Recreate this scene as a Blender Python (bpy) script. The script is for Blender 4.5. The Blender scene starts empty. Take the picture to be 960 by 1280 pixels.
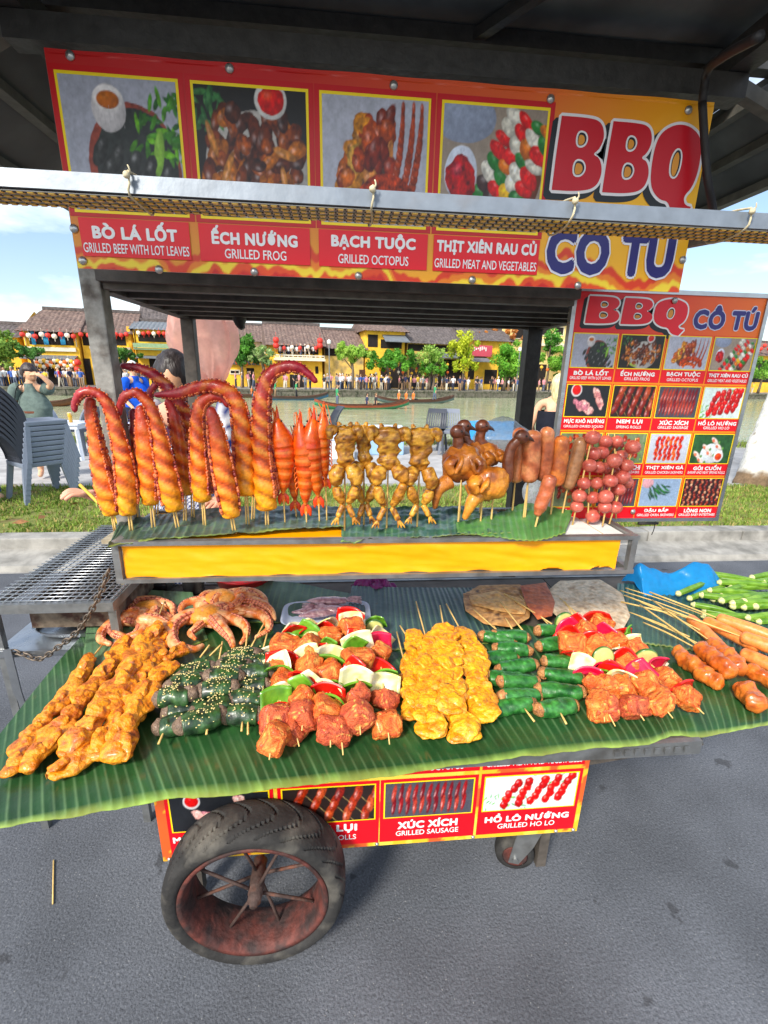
import bpy, bmesh, math, random
import numpy as np
from mathutils import Vector, Matrix
scene = bpy.context.scene
COL = scene.collection
R = math.radians
rng = np.random.default_rng(7)
random.seed(7)

# ------------------------------------------------------------------ camera
EYE = np.array([0.0, 0.0, 1.6])
FPX, PITCH, ROLL, YAW = 579.22, R(16.969), R(1.2643), R(5.57575)
_F = np.array([0, math.cos(PITCH), -math.sin(PITCH)])
_U = np.array([0, math.sin(PITCH), math.cos(PITCH)])
_X = np.array([1.0, 0, 0])
_r = _X * math.cos(ROLL) + _U * math.sin(ROLL)
_u = -_X * math.sin(ROLL) + _U * math.cos(ROLL)
_M = np.array([[math.cos(YAW), math.sin(YAW), 0], [-math.sin(YAW), math.cos(YAW), 0], [0, 0, 1]])
cam_data = bpy.data.cameras.new('camera')
cam_data.sensor_fit = 'AUTO'
cam_data.sensor_width = 36
cam_data.lens = FPX / 1280 * 36
cam_data.clip_start = 0.05
cam_data.clip_end = 3000
cam = bpy.data.objects.new('camera', cam_data)
COL.objects.link(cam)
cr, cu, cf = _M @ _r, _M @ _u, _M @ _F
cam.matrix_world = Matrix(((cr[0], cu[0], -cf[0], EYE[0]), (cr[1], cu[1], -cf[1], EYE[1]), (cr[2], cu[2], -cf[2], EYE[2]), (0, 0, 0, 1)))
scene.camera = cam

# ------------------------------------------------------------------ light
SUN_EL, SUN_AZ = 40.0, 216.0          # azimuth clockwise from +Y
world = bpy.data.worlds.new('World')
scene.world = world
world.use_nodes = True
wn, wl = world.node_tree.nodes, world.node_tree.links
wn.clear()
w_out = wn.new('ShaderNodeOutputWorld')
w_bg = wn.new('ShaderNodeBackground')
w_sky = wn.new('ShaderNodeTexSky')
w_sky.sky_type = 'NISHITA'
w_sky.sun_disc = False
w_sky.sun_elevation = R(SUN_EL)
w_sky.sun_rotation = R(SUN_AZ)
w_sky.air_density = 1.0
w_sky.dust_density = 1.2
w_sky.ozone_density = 1.0
w_tc = wn.new('ShaderNodeTexCoord')
w_map = wn.new('ShaderNodeMapping')
w_map.inputs['Scale'].default_value = (1.0, 1.0, 3.2)
w_noise = wn.new('ShaderNodeTexNoise')
w_noise.inputs['Scale'].default_value = 2.6
w_noise.inputs['Detail'].default_value = 7
w_noise.inputs['Roughness'].default_value = 0.55
w_ramp = wn.new('ShaderNodeValToRGB')
w_ramp.color_ramp.elements[0].position = 0.44
w_ramp.color_ramp.elements[0].color = (0, 0, 0, 1)
w_ramp.color_ramp.elements[1].position = 0.66
w_ramp.color_ramp.elements[1].color = (0.85, 0.85, 0.85, 1)
w_mix = wn.new('ShaderNodeMixRGB')
w_mix.inputs['Color2'].default_value = (8.6, 9.0, 9.4, 1)
w_bg.inputs['Strength'].default_value = 0.14
wl.new(w_tc.outputs['Generated'], w_map.inputs['Vector'])
wl.new(w_map.outputs['Vector'], w_noise.inputs['Vector'])
wl.new(w_noise.outputs['Fac'], w_ramp.inputs['Fac'])
wl.new(w_ramp.outputs['Color'], w_mix.inputs['Fac'])
wl.new(w_sky.outputs['Color'], w_mix.inputs['Color1'])
wl.new(w_mix.outputs['Color'], w_bg.inputs['Color'])
wl.new(w_bg.outputs['Background'], w_out.inputs['Surface'])
sd = bpy.data.lights.new('sun', 'SUN')
sd.energy = 3.1
sd.angle = R(12)
sd.color = (1.0, 0.94, 0.84)
sun = bpy.data.objects.new('sun', sd)
COL.objects.link(sun)
_el, _az = R(SUN_EL), R(SUN_AZ)
sdir = Vector((math.sin(_az) * math.cos(_el), math.cos(_az) * math.cos(_el), math.sin(_el)))
sun.rotation_euler = sdir.to_track_quat('Z', 'Y').to_euler()
sun.location = (-6, -8, 9)
scene.view_settings.view_transform = 'Standard'
scene.view_settings.look = 'None'
scene.view_settings.gamma = 1
scene.view_settings.exposure = 0.66
scene.view_settings.use_curve_mapping = False
scene.cycles.max_bounces = 6
scene.cycles.transparent_max_bounces = 12

# ------------------------------------------------------------------ pixel -> place helpers
def ray(px, py):
    return _M @ (_F + (px - 480) / FPX * _r + (640 - py) / FPX * _u)
def aty(px, py, y):
    d = ray(px, py); return EYE + d * (y / d[1])
def atz(px, py, z):
    d = ray(px, py); return EYE + d * ((z - EYE[2]) / d[2])

# ------------------------------------------------------------------ small maths
def lin(c):
    """sRGB 0-255 triple -> linear rgb"""
    out = []
    for v in c[:3]:
        v = v / 255.0
        out.append(v / 12.92 if v <= 0.04045 else ((v + 0.055) / 1.055) ** 2.4)
    return np.array(out)
def _hash(ix, iy, iz, seed):
    h = (ix.astype(np.int64) * 374761393 + iy.astype(np.int64) * 668265263 + iz.astype(np.int64) * 2147483647 + seed * 974711) & 0xffffffff
    h = ((h ^ (h >> 13)) * 1274126177) & 0xffffffff
    h = h ^ (h >> 16)
    return (h & 0xffff) / 32767.5 - 1.0
def vnoise(P, scale=1.0, seed=0):
    P = np.asarray(P, float) * scale
    i = np.floor(P).astype(int); f = P - i; f = f * f * (3 - 2 * f)
    out = 0
    for dx in (0, 1):
        for dy in (0, 1):
            for dz in (0, 1):
                w = (f[:, 0] if dx else 1 - f[:, 0]) * (f[:, 1] if dy else 1 - f[:, 1]) * (f[:, 2] if dz else 1 - f[:, 2])
                out = out + w * _hash(i[:, 0] + dx, i[:, 1] + dy, i[:, 2] + dz, seed)
    return out
def fbm(P, scale, seed=0, oct=3):
    a, s, o = 1.0, 0.0, 0
    for k in range(oct):
        o = o + a * vnoise(P, scale * 2.03 ** k, seed + k * 17); s += a; a *= 0.5
    return o / s
def spline(pts, m):
    """Catmull-Rom resample at m points"""
    P = np.asarray(pts, float)
    if len(P) == 2:
        t = np.linspace(0, 1, m)[:, None]; return P[0] * (1 - t) + P[1] * t
    Q = np.vstack([2 * P[0] - P[1], P, 2 * P[-1] - P[-2]])
    d = np.r_[0, np.cumsum(np.linalg.norm(np.diff(P, axis=0), axis=1))]
    t = np.linspace(0, d[-1], m)
    k = np.clip(np.searchsorted(d, t, 'right') - 1, 0, len(P) - 2)
    u = ((t - d[k]) / np.maximum(d[k + 1] - d[k], 1e-9))[:, None]
    p0, p1, p2, p3 = Q[k], Q[k + 1], Q[k + 2], Q[k + 3]
    return 0.5 * (2 * p1 + (p2 - p0) * u + (2 * p0 - 5 * p1 + 4 * p2 - p3) * u ** 2 + (3 * p1 - p0 - 3 * p2 + p3) * u ** 3)
def rotm(ax, ang):
    return np.array(Matrix.Rotation(ang, 3, Vector(ax)))
def frame_from(d, up=(0, 0, 1)):
    d = np.asarray(d, float); d = d / np.linalg.norm(d)
    up = np.asarray(up, float)
    s = np.cross(up, d)
    if np.linalg.norm(s) < 1e-4: s = np.cross((0, 1, 0.01), d)
    s /= np.linalg.norm(s)
    return s, np.cross(d, s), d

_ICO = {}
def ico(sub):
    if sub not in _ICO:
        bm = bmesh.new(); bmesh.ops.create_icosphere(bm, subdivisions=sub, radius=1)
        V = np.array([v.co[:] for v in bm.verts]); Fc = [tuple(v.index for v in f.verts) for f in bm.faces]
        bm.free(); _ICO[sub] = (V, Fc)
    return _ICO[sub]

class MB:
    """collects geometry (world coordinates) for ONE mesh object"""
    def __init__(self):
        self.v = []; self.f = []; self.c = []; self.n = 0; self.hascol = False
    def add(self, V, F, col=None):
        V = np.asarray(V, float)
        self.v.append(V)
        o = self.n
        self.f.extend([tuple(i + o for i in f) for f in F])
        if col is None: c = np.ones((len(V), 3))
        else:
            self.hascol = True
            c = np.asarray(col, float)
            if c.ndim == 1: c = np.tile(c, (len(V), 1))
        self.c.append(c)
        self.n += len(V)
        return self
    def box(self, lo, hi, col=None, bev=0.0, rot=None, pivot=None):
        lo, hi = np.minimum(lo, hi), np.maximum(lo, hi)
        if bev > 0:
            b = min(bev, *((hi - lo) * 0.49))
            V = []; idx = {}
            F = []
            bm = bmesh.new()
            bmesh.ops.create_cube(bm, size=1)
            for v in bm.verts:
                v.co = Vector(((lo + hi) / 2 + np.array(v.co[:]) * (hi - lo)))
            bmesh.ops.bevel(bm, geom=bm.edges[:], offset=b, segments=2, affect='EDGES', profile=0.6)
            bm.verts.index_update()
            V = np.array([v.co[:] for v in bm.verts]); F = [tuple(v.index for v in f.verts) for f in bm.faces]
            bm.free()
        else:
            x0, y0, z0 = lo; x1, y1, z1 = hi
            V = np.array([(x0, y0, z0), (x1, y0, z0), (x1, y1, z0), (x0, y1, z0), (x0, y0, z1), (x1, y0, z1), (x1, y1, z1), (x0, y1, z1)], float)
            F = [(0, 3, 2, 1), (4, 5, 6, 7), (0, 1, 5, 4), (1, 2, 6, 5), (2, 3, 7, 6), (3, 0, 4, 7)]
        if rot is not None:
            p = (lo + hi) / 2 if pivot is None else np.asarray(pivot)
            V = (V - p) @ np.asarray(rot).T + p
        return self.add(V, F, col)
    def bar(self, a, b, w, h, col=None, up=(0, 0, 1)):
        """rectangular bar from a to b"""
        a, b = np.asarray(a, float), np.asarray(b, float)
        s, u, d = frame_from(b - a, up)
        L = np.linalg.norm(b - a)
        V = []
        for t in (0, L):
            for i, j in ((-1, -1), (1, -1), (1, 1), (-1, 1)):
                V.append(a + d * t + s * i * w / 2 + u * j * h / 2)
        F = [(0, 3, 2, 1), (4, 5, 6, 7), (0, 1, 5, 4), (1, 2, 6, 5), (2, 3, 7, 6), (3, 0, 4, 7)]
        return self.add(V, F, col)
    def sweep(self, path, rad, n=10, m=None, flat=1.0, up=(0, 0, 1), disp=0, ds=40, seed=0, col=None, round_ends=0.0, twist=0.0, radf=None):
        """tube along a smooth path; rad list is interpolated; col: rgb or f(s, theta, V)->rgb; radf(s, th)->multiplier"""
        m = m or max(2, 6 * len(path))
        P = spline(path, m)
        s = np.linspace(0, 1, m)
        rad = np.atleast_1d(np.asarray(rad, float))
        r = np.interp(s, np.linspace(0, 1, len(rad)), rad) if len(rad) > 1 else np.full(m, rad[0])
        L = np.sum(np.linalg.norm(np.diff(P, axis=0), axis=1))
        if round_ends > 0:
            e = round_ends / L
            q = np.clip(np.minimum(s, 1 - s) / e, 0, 1)
            r = r * np.sqrt(np.clip(1 - (1 - q) ** 2, 0.0004, 1))
        T = np.gradient(P, axis=0); T /= np.linalg.norm(T, axis=1)[:, None] + 1e-12
        sd_, u_, _ = frame_from(T[0], up)
        S = [sd_]
        for k in range(1, m):
            a = S[-1] - T[k] * np.dot(S[-1], T[k]); S.append(a / (np.linalg.norm(a) + 1e-12))
        S = np.array(S); Uv = np.cross(T, S)
        th = np.linspace(0, 2 * np.pi, n, endpoint=False)
        tt = th[None, :] + twist * s[:, None]
        rr = r[:, None] * np.ones((1, n))
        if radf is not None: rr = rr * radf(s[:, None], th[None, :])
        V = P[:, None, :] + S[:, None, :] * (rr * np.cos(tt))[..., None] + Uv[:, None, :] * (rr * flat * np.sin(tt))[..., None]
        N = V - P[:, None, :]
        V = V.reshape(-1, 3)
        if disp:
            Nn = N.reshape(-1, 3); Nn = Nn / (np.linalg.norm(Nn, axis=1)[:, None] + 1e-9)
            V = V + Nn * (fbm(V, ds, seed) * disp)[:, None]
        F = []
        for k in range(m - 1):
            for i in range(n):
                j = (i + 1) % n
                F.append((k * n + i, k * n + j, (k + 1) * n + j, (k + 1) * n + i))
        F.append(tuple(range(n - 1, -1, -1))); F.append(tuple((m - 1) * n + i for i in range(n)))
        c = None
        if col is not None:
            if callable(col): c = col(np.repeat(s, n), np.tile(th, m), V)
            else: c = col
        return self.add(V, F, c)
    def blob(self, ctr, rad, sub=3, rot=None, disp=0, ds=40, seed=0, col=None, box=0.0):
        V, F = ico(sub)
        rad = np.ones(3) * rad
        X = V
        if box > 0:      # squarish
            p = 1 - box
            X = np.sign(V) * np.abs(V) ** p
            X = X / np.max(np.abs(X), axis=1).mean() * 1.0
        Y = X * rad
        if rot is not None: Y = Y @ np.asarray(rot).T
        N = V if rot is None else V @ np.asarray(rot).T
        W = Y + np.asarray(ctr)
        if disp: W = W + N * (fbm(W, ds, seed) * disp)[:, None]
        c = None
        if col is not None: c = col(V, W) if callable(col) else col
        return self.add(W, F, c)
    def grid(self, fn, nu, nv, col=None, thick=None):
        """sheet from fn(u,v arrays)->(N,3)"""
        u, v = np.meshgrid(np.linspace(0, 1, nu), np.linspace(0, 1, nv), indexing='ij')
        u, v = u.ravel(), v.ravel()
        V = fn(u, v)
        F = [(i * nv + j, (i + 1) * nv + j, (i + 1) * nv + j + 1, i * nv + j + 1) for i in range(nu - 1) for j in range(nv - 1)]
        c = None
        if col is not None: c = col(u, v, V) if callable(col) else col
        return self.add(V, F, c)
    def prism(self, poly, axis_o, ax, ay, depth, col=None):
        """extrude 2D polygon: origin axis_o, axes ax, ay (3D), extruded along depth vector"""
        poly = np.asarray(poly, float); o = np.asarray(axis_o, float)
        A = o + poly[:, :1] * np.asarray(ax) + poly[:, 1:] * np.asarray(ay)
        B = A + np.asarray(depth); n = len(poly)
        F = [tuple(range(n)), tuple(range(2 * n - 1, n - 1, -1))] + [(i, i + n, (i + 1) % n + n, (i + 1) % n) for i in range(n)]
        return self.add(np.vstack([A, B]), F, col)
    def lathe(self, ctr, prof, n=24, axis=(0, 0, 1), col=None, closed=False):
        """prof: list of (radius, height along axis)"""
        s, u, d = frame_from(axis, (0, 1, 0) if abs(axis[2]) > .5 else (0, 0, 1))
        th = np.linspace(0, 2 * np.pi, n, endpoint=False)
        V = []
        for (r_, h_) in prof:
            V.append(np.asarray(ctr) + d * h_ + np.outer(np.cos(th), s) * r_ + np.outer(np.sin(th), u) * r_)
        V = np.vstack(V); m = len(prof); F = []
        for k in range(m if closed else m - 1):
            k2 = (k + 1) % m
            for i in range(n):
                j = (i + 1) % n
                F.append((k * n + i, k * n + j, k2 * n + j, k2 * n + i))
        if not closed:
            if prof[0][0] > 1e-5: F.append(tuple(range(n - 1, -1, -1)))
            if prof[-1][0] > 1e-5: F.append(tuple((m - 1) * n + i for i in range(n)))
        return self.add(V, F, col)
    def build(self, name, mat, parent=None, origin=None, smooth=True, local=False):
        V = np.vstack(self.v)
        if parent is not None: o = np.zeros(3) if local else np.array(WORLD_AT.get(parent.name, (0, 0, 0)))
        else: o = np.zeros(3) if origin is None else np.asarray(origin, float)
        me = bpy.data.meshes.new(name)
        me.from_pydata((V - o).tolist(), [], self.f)
        if self.hascol:
            a = me.color_attributes.new('Col', 'FLOAT_COLOR', 'POINT')
            C = np.hstack([np.clip(np.vstack(self.c), 0, 1), np.ones((len(V), 1))]).astype(np.float32)
            a.data.foreach_set('color', C.ravel())
        if smooth: me.polygons.foreach_set('use_smooth', [True] * len(me.polygons))
        me.materials.append(mat)
        me.update()
        ob = bpy.data.objects.new(name, me)
        COL.objects.link(ob)
        if parent is not None:
            ob.parent = parent
            WORLD_AT[ob.name] = tuple(WORLD_AT.get(parent.name, (0, 0, 0)))
            if local: WORLD_AT[ob.name] = (0, 0, 0)
        else:
            ob.location = o
            WORLD_AT[ob.name] = tuple(o)
        return ob
WORLD_AT = {}
def smooth_angle(ob, deg=40):
    me = ob.data
    try: me.set_sharp_from_angle(angle=R(deg))
    except Exception: pass
    return ob
def tag(o, label, cat, group=None, kind=None):
    o['label'] = label; o['category'] = cat
    if group: o['group'] = group
    if kind: o['kind'] = kind
    return o
def thing(name, label, cat, loc, group=None):
    o = bpy.data.objects.new(name, None); COL.objects.link(o)
    o.empty_display_size = 0.05
    o.location = tuple(loc); WORLD_AT[o.name] = tuple(loc)
    return tag(o, label, cat, group)
def struct(o, label=None):
    o['kind'] = 'structure'
    if label: o['label'] = label
    return o
def dup_tree(root, loc, rotz=0.0, scale=1.0, label=None, group=None):
    r = root.copy(); COL.objects.link(r); r.location = loc; r.rotation_euler = (0, 0, rotz); r.scale = (scale,) * 3
    if label: r['label'] = label
    if group: r['group'] = group
    for ch in list(root.children):
        c = ch.copy(); COL.objects.link(c); c.parent = r
        for g in list(ch.children):
            d = g.copy(); COL.objects.link(d); d.parent = c
    return r

# ------------------------------------------------------------------ materials
def mat(name, col=(128, 128, 128), rough=0.6, var=0.25, vscale=12, bump=0.15, bscale=60, vcol=False, metal=0.0, spec=0.5, coat=0.0, col2=None, c2pos=(0.45, 0.62), sss=0.0, trans=0.0, alpha=1.0, detail=5, rvar=0.15, emis=0.0, ior=None, stretch=None, bdist=0.01, sheen=0):
    m = bpy.data.materials.new(name); m.use_nodes = True
    nt = m.node_tree; N, L = nt.nodes, nt.links
    bs = N['Principled BSDF']
    tc = N.new('ShaderNodeTexCoord')
    vec = tc.outputs['Object']
    if stretch:
        mp = N.new('ShaderNodeMapping'); mp.inputs['Scale'].default_value = stretch; L.new(vec, mp.inputs['Vector']); vec = mp.outputs['Vector']
    nz = N.new('ShaderNodeTexNoise'); nz.inputs['Scale'].default_value = vscale; nz.inputs['Detail'].default_value = detail
    L.new(vec, nz.inputs['Vector'])
    if vcol:
        at = N.new('ShaderNodeAttribute'); at.attribute_name = 'Col'; base = at.outputs['Color']
    else:
        rgb = N.new('ShaderNodeRGB'); rgb.outputs[0].default_value = (*lin(col), 1); base = rgb.outputs[0]
    if col2 is not None:
        rp = N.new('ShaderNodeValToRGB'); rp.color_ramp.elements[0].position = c2pos[0]; rp.color_ramp.elements[1].position = c2pos[1]
        L.new(nz.outputs['Fac'], rp.inputs['Fac'])
        mx = N.new('ShaderNodeMixRGB'); L.new(rp.outputs['Color'], mx.inputs['Fac']); L.new(base, mx.inputs['Color1'])
        mx.inputs['Color2'].default_value = (*lin(col2), 1); base = mx.outputs['Color']
    if var > 0:
        n2 = N.new('ShaderNodeTexNoise'); n2.inputs['Scale'].default_value = vscale * 2.7; n2.inputs['Detail'].default_value = 3
        L.new(vec, n2.inputs['Vector'])
        mr = N.new('ShaderNodeMapRange'); mr.inputs['From Min'].default_value = 0.3; mr.inputs['From Max'].default_value = 0.7
        mr.inputs['To Min'].default_value = 1 - var; mr.inputs['To Max'].default_value = 1 + var * 0.6
        L.new(n2.outputs['Fac'], mr.inputs['Value'])
        mu = N.new('ShaderNodeVectorMath'); mu.operation = 'SCALE'
        L.new(base, mu.inputs[0]); L.new(mr.outputs['Result'], mu.inputs['Scale']); base = mu.outputs['Vector']
    L.new(base, bs.inputs['Base Color'])
    bs.inputs['Metallic'].default_value = metal
    bs.inputs['Specular IOR Level'].default_value = spec
    bs.inputs['Coat Weight'].default_value = coat
    bs.inputs['Coat Roughness'].default_value = 0.15
    if sheen: bs.inputs['Sheen Weight'].default_value = sheen
    if sss > 0:
        bs.inputs['Subsurface Weight'].default_value = sss; bs.inputs['Subsurface Radius'].default_value = (0.012, 0.005, 0.003); bs.inputs['Subsurface Scale'].default_value = 1.0
    if trans > 0: bs.inputs['Transmission Weight'].default_value = trans
    if ior: bs.inputs['IOR'].default_value = ior
    if alpha < 1: bs.inputs['Alpha'].default_value = alpha
    if emis > 0:
        L.new(base, bs.inputs['Emission Color']); bs.inputs['Emission Strength'].default_value = emis
    rm = N.new('ShaderNodeMapRange'); rm.inputs['To Min'].default_value = max(0.02, rough - rvar); rm.inputs['To Max'].default_value = min(1, rough + rvar)
    L.new(nz.outputs['Fac'], rm.inputs['Value']); L.new(rm.outputs['Result'], bs.inputs['Roughness'])
    if bump > 0:
        n3 = N.new('ShaderNodeTexNoise'); n3.inputs['Scale'].default_value = bscale; n3.inputs['Detail'].default_value = 4
        L.new(vec, n3.inputs['Vector'])
        bp = N.new('ShaderNodeBump'); bp.inputs['Strength'].default_value = bump; bp.inputs['Distance'].default_value = bdist
        L.new(n3.outputs['Fac'], bp.inputs['Height']); L.new(bp.outputs['Normal'], bs.inputs['Normal'])
    return m
def leafy(name, trans=0.25, rough=0.5, var=0.35, vscale=3):
    """foliage: vertex colour, part translucent"""
    m = mat(name, vcol=True, rough=rough, var=var, vscale=vscale, bump=0, spec=0.3)
    nt = m.node_tree; N, L = nt.nodes, nt.links
    bs = N['Principled BSDF']; out = N['Material Output']
    tr = N.new('ShaderNodeBsdfTranslucent'); mx = N.new('ShaderNodeMixShader'); mx.inputs['Fac'].default_value = trans
    src = bs.inputs['Base Color'].links[0].from_socket
    L.new(src, tr.inputs['Color']); L.new(bs.outputs['BSDF'], mx.inputs[1]); L.new(tr.outputs['BSDF'], mx.inputs[2]); L.new(mx.outputs['Shader'], out.inputs['Surface'])
    return m
# ================================================================== setting
def asphalt():
    m = mat('asphalt', (95, 98, 104), rough=0.85, var=0.34, vscale=.8, bump=0.7, bscale=150, spec=0.3, bdist=0.005)
    nt = m.node_tree; N, L = nt.nodes, nt.links; bs = N['Principled BSDF']
    src = bs.inputs['Base Color'].links[0].from_socket
    tc = N.new('ShaderNodeTexCoord')
    n1 = N.new('ShaderNodeTexNoise'); n1.inputs['Scale'].default_value = 130; n1.inputs['Detail'].default_value = 6; n1.inputs['Roughness'].default_value = .75
    L.new(tc.outputs['Object'], n1.inputs['Vector'])
    r1 = N.new('ShaderNodeMapRange'); r1.inputs['From Min'].default_value = .32; r1.inputs['From Max'].default_value = .68
    r1.inputs['To Min'].default_value = .52; r1.inputs['To Max'].default_value = 1.46
    L.new(n1.outputs['Fac'], r1.inputs['Value'])
    sc = N.new('ShaderNodeVectorMath'); sc.operation = 'SCALE'; L.new(src, sc.inputs[0]); L.new(r1.outputs['Result'], sc.inputs['Scale'])
    vo = N.new('ShaderNodeTexVoronoi'); vo.inputs['Scale'].default_value = 70; vo.inputs['Randomness'].default_value = 1
    L.new(tc.outputs['Object'], vo.inputs['Vector'])
    r2 = N.new('ShaderNodeValToRGB'); r2.color_ramp.elements[0].position = .0; r2.color_ramp.elements[0].color = (1, 1, 1, 1)
    r2.color_ramp.elements[1].position = .13; r2.color_ramp.elements[1].color = (0, 0, 0, 1)
    L.new(vo.outputs['Distance'], r2.inputs['Fac'])
    sep = N.new('ShaderNodeSeparateColor'); L.new(vo.outputs['Color'], sep.inputs['Color'])
    gt = N.new('ShaderNodeMath'); gt.operation = 'GREATER_THAN'; gt.inputs[1].default_value = .55; L.new(sep.outputs['Red'], gt.inputs[0])
    mu = N.new('ShaderNodeMath'); mu.operation = 'MULTIPLY'; L.new(r2.outputs['Color'], mu.inputs[0]); L.new(gt.outputs[0], mu.inputs[1])
    mx = N.new('ShaderNodeMixRGB'); L.new(mu.outputs[0], mx.inputs['Fac']); L.new(sc.outputs['Vector'], mx.inputs['Color1']); mx.inputs['Color2'].default_value = (.42, .42, .40, 1)
    # dark oil spots
    n3 = N.new('ShaderNodeTexNoise'); n3.inputs['Scale'].default_value = 7; n3.inputs['Detail'].default_value = 4; L.new(tc.outputs['Object'], n3.inputs['Vector'])
    r3 = N.new('ShaderNodeValToRGB'); r3.color_ramp.elements[0].position = .67; r3.color_ramp.elements[0].color = (0, 0, 0, 1); r3.color_ramp.elements[1].position = .70; r3.color_ramp.elements[1].color = (.6, .6, .6, 1)
    L.new(n3.outputs['Fac'], r3.inputs['Fac'])
    m2 = N.new('ShaderNodeMixRGB'); L.new(r3.outputs['Color'], m2.inputs['Fac']); L.new(mx.outputs['Color'], m2.inputs['Color1']); m2.inputs['Color2'].default_value = (.03, .03, .032, 1)
    L.new(m2.outputs['Color'], bs.inputs['Base Color'])
    return m
M_ASPH = asphalt()
M_CONC = mat('concrete', (158, 155, 148), rough=.85, var=.25, vscale=4, bump=.3, bscale=90, col2=(120, 118, 112), c2pos=(.5, .7))
M_PAVE = mat('pavement', (176, 174, 172), rough=.85, var=.2, vscale=2, bump=.2, bscale=60, col2=(140, 138, 136), c2pos=(.5, .75))
M_SOIL = mat('soil', (126, 134, 74), rough=1, var=.4, vscale=5, bump=.5, bscale=60, col2=(128, 108, 78), c2pos=(.52, .66), spec=.1)
M_GRASS = leafy('grass_blades', trans=.3, rough=.6, var=.3, vscale=2)
M_STONE = mat('quay_stone', (104, 100, 88), rough=.9, var=.4, vscale=3, bump=.5, bscale=20, col2=(66, 70, 52), c2pos=(.45, .65))

def sheet(name, x0, x1, y0, y1, z, m):
    b = MB(); b.grid(lambda u, v: np.c_[x0 + (x1 - x0) * u, y0 + (y1 - y0) * v, np.full(len(u), z)], 2, 2)
    return struct(b.build(name, m, smooth=False))
sheet('ground', -400, 400, -40, 9.0, -1.6, M_SOIL)
sheet('road', -60, 60, -30, 3.62, 0.0, M_ASPH)
# gutter and kerb profile swept along x
def profile_strip(name, pts, m, x0=-60, x1=60):
    b = MB(); n = len(pts)
    V = [(x, p[0], p[1]) for x in (x0, x1) for p in pts]
    F = [(i, i + n, i + 1 + n, i + 1) for i in range(n - 1)]
    b.add(V, F)
    return struct(b.build(name, m, smooth=False))
profile_strip('gutter', [(3.62, -.05), (3.62, -.004), (3.66, -.03), (3.72, -.03), (3.74, .012), (4.02, .052)], M_CONC)
kb = MB()
xs = np.arange(-14, 14, 1.0)
for i, x in enumerate(xs):
    kb.box((x + .004, 4.02, -.1), (x + .996, 4.19, .148 + .003 * math.sin(i * 3.1)), bev=.012)
kb.box((-60, 4.03, -.1), (-14.01, 4.18, .14)); kb.box((14.01, 4.03, -.1), (60, 4.18, .14))
struct(kb.build('kerb', M_CONC, smooth=False))
sheet('verge', -60, 60, 4.185, 6.06, .118, M_SOIL)
pv = MB()
pv.box((-60, 6.05, -.1), (60, 9.85, .1))
struct(pv.build('path', M_PAVE, smooth=False))
bank = MB()
bank.box((-60, 9.85, -1.6), (60, 10.25, .16), bev=.02)
struct(bank.build('river_bank', M_STONE, smooth=False))
ledge = MB(); ledge.box((-60, 6.0, -.05), (60, 6.12, .135), bev=.01)
struct(ledge.build('path_edge', M_CONC, smooth=False))

def grass(name, n, x0, x1, y0, y1, z, h, label):
    x = rng.uniform(x0, x1, n); y = rng.uniform(y0, y1, n)
    P = np.c_[x, y, np.zeros(n)]
    dens = fbm(P, 1.6, 5) + .25 * fbm(P, 7, 9)
    keep = dens > rng.uniform(-.6, .12, n); P = P[keep]; n = len(P)
    hh = h * rng.uniform(.45, 1.25, n) * (1 + .5 * fbm(P, 2.2, 3)); a = rng.uniform(0, 2 * np.pi, n); w = rng.uniform(.004, .010, n)
    lean = rng.uniform(.1, .9, n)[:, None] * hh[:, None]
    b = rng.uniform(0, 2 * np.pi, n)
    dx = np.c_[np.cos(a), np.sin(a), np.zeros(n)] * w[:, None]
    ld = np.c_[np.cos(b), np.sin(b), np.zeros(n)] * lean
    P[:, 2] = z
    mid = P + ld * .35 + np.c_[np.zeros((n, 2)), hh * .6]
    top = P + ld + np.c_[np.zeros((n, 2)), hh]
    V = np.stack([P - dx, P + dx, mid + dx * .8, mid - dx * .8, top], 1).reshape(-1, 3)
    F = []
    for i in range(n):
        k = 5 * i; F.append((k, k + 1, k + 2, k + 3)); F.append((k + 3, k + 2, k + 4))
    t = np.clip(.5 + .6 * fbm(P, 1.3, 31) + rng.normal(0, .22, n), 0, 1)[:, None]
    C = lin((112, 142, 52)) * (1 - t) + lin((170, 188, 92)) * t
    dry = (rng.uniform(0, 1, n) < .2)[:, None]
    C = np.where(dry, lin((176, 158, 96)), C)
    mb = MB(); mb.add(V, F, np.repeat(C, 5, 0))
    o = mb.build(name, M_GRASS, smooth=False)
    tag(o, label, 'grass', kind='stuff'); return o
grass('grass', 60000, -6.5, 9.5, 4.19, 6.02, 0.115, .048, 'short patchy green grass growing along the verge behind the kerb')
grass('bank_grass', 5000, -12, 12, 9.6, 9.95, .10, .22, 'taller green weeds growing along the edge of the river path')
lf = MB()
for i in range(26):
    p = np.array([random.uniform(-5, 7), random.uniform(4.25, 5.6), .17]); a = random.uniform(0, 6.3)
    d = np.array([math.cos(a), math.sin(a), 0]) * random.uniform(.03, .08); q = np.array([-d[1], d[0], .02]) * .4
    lf.add([p - d, p + q + (0, 0, .015), p + d, p - q], [(0, 1, 2, 3)])
tag(lf.build('dry_leaf_litter', mat('dry_leaf', (150, 104, 62), rough=.8, var=.4, bump=0)), 'brown dry fallen leaves lying in the grass behind the kerb', 'leaves', kind='stuff')

# river ------------------------------------------------------------
M_WATER = mat('river_water', (172, 178, 142), rough=.12, var=.25, vscale=.25, bump=.35, bscale=1.3, spec=.5, rvar=.02, stretch=(1, 2.4, 1), bdist=.12)
sheet('river', -400, 400, 9.5, 75, -1.2, M_WATER)

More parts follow.
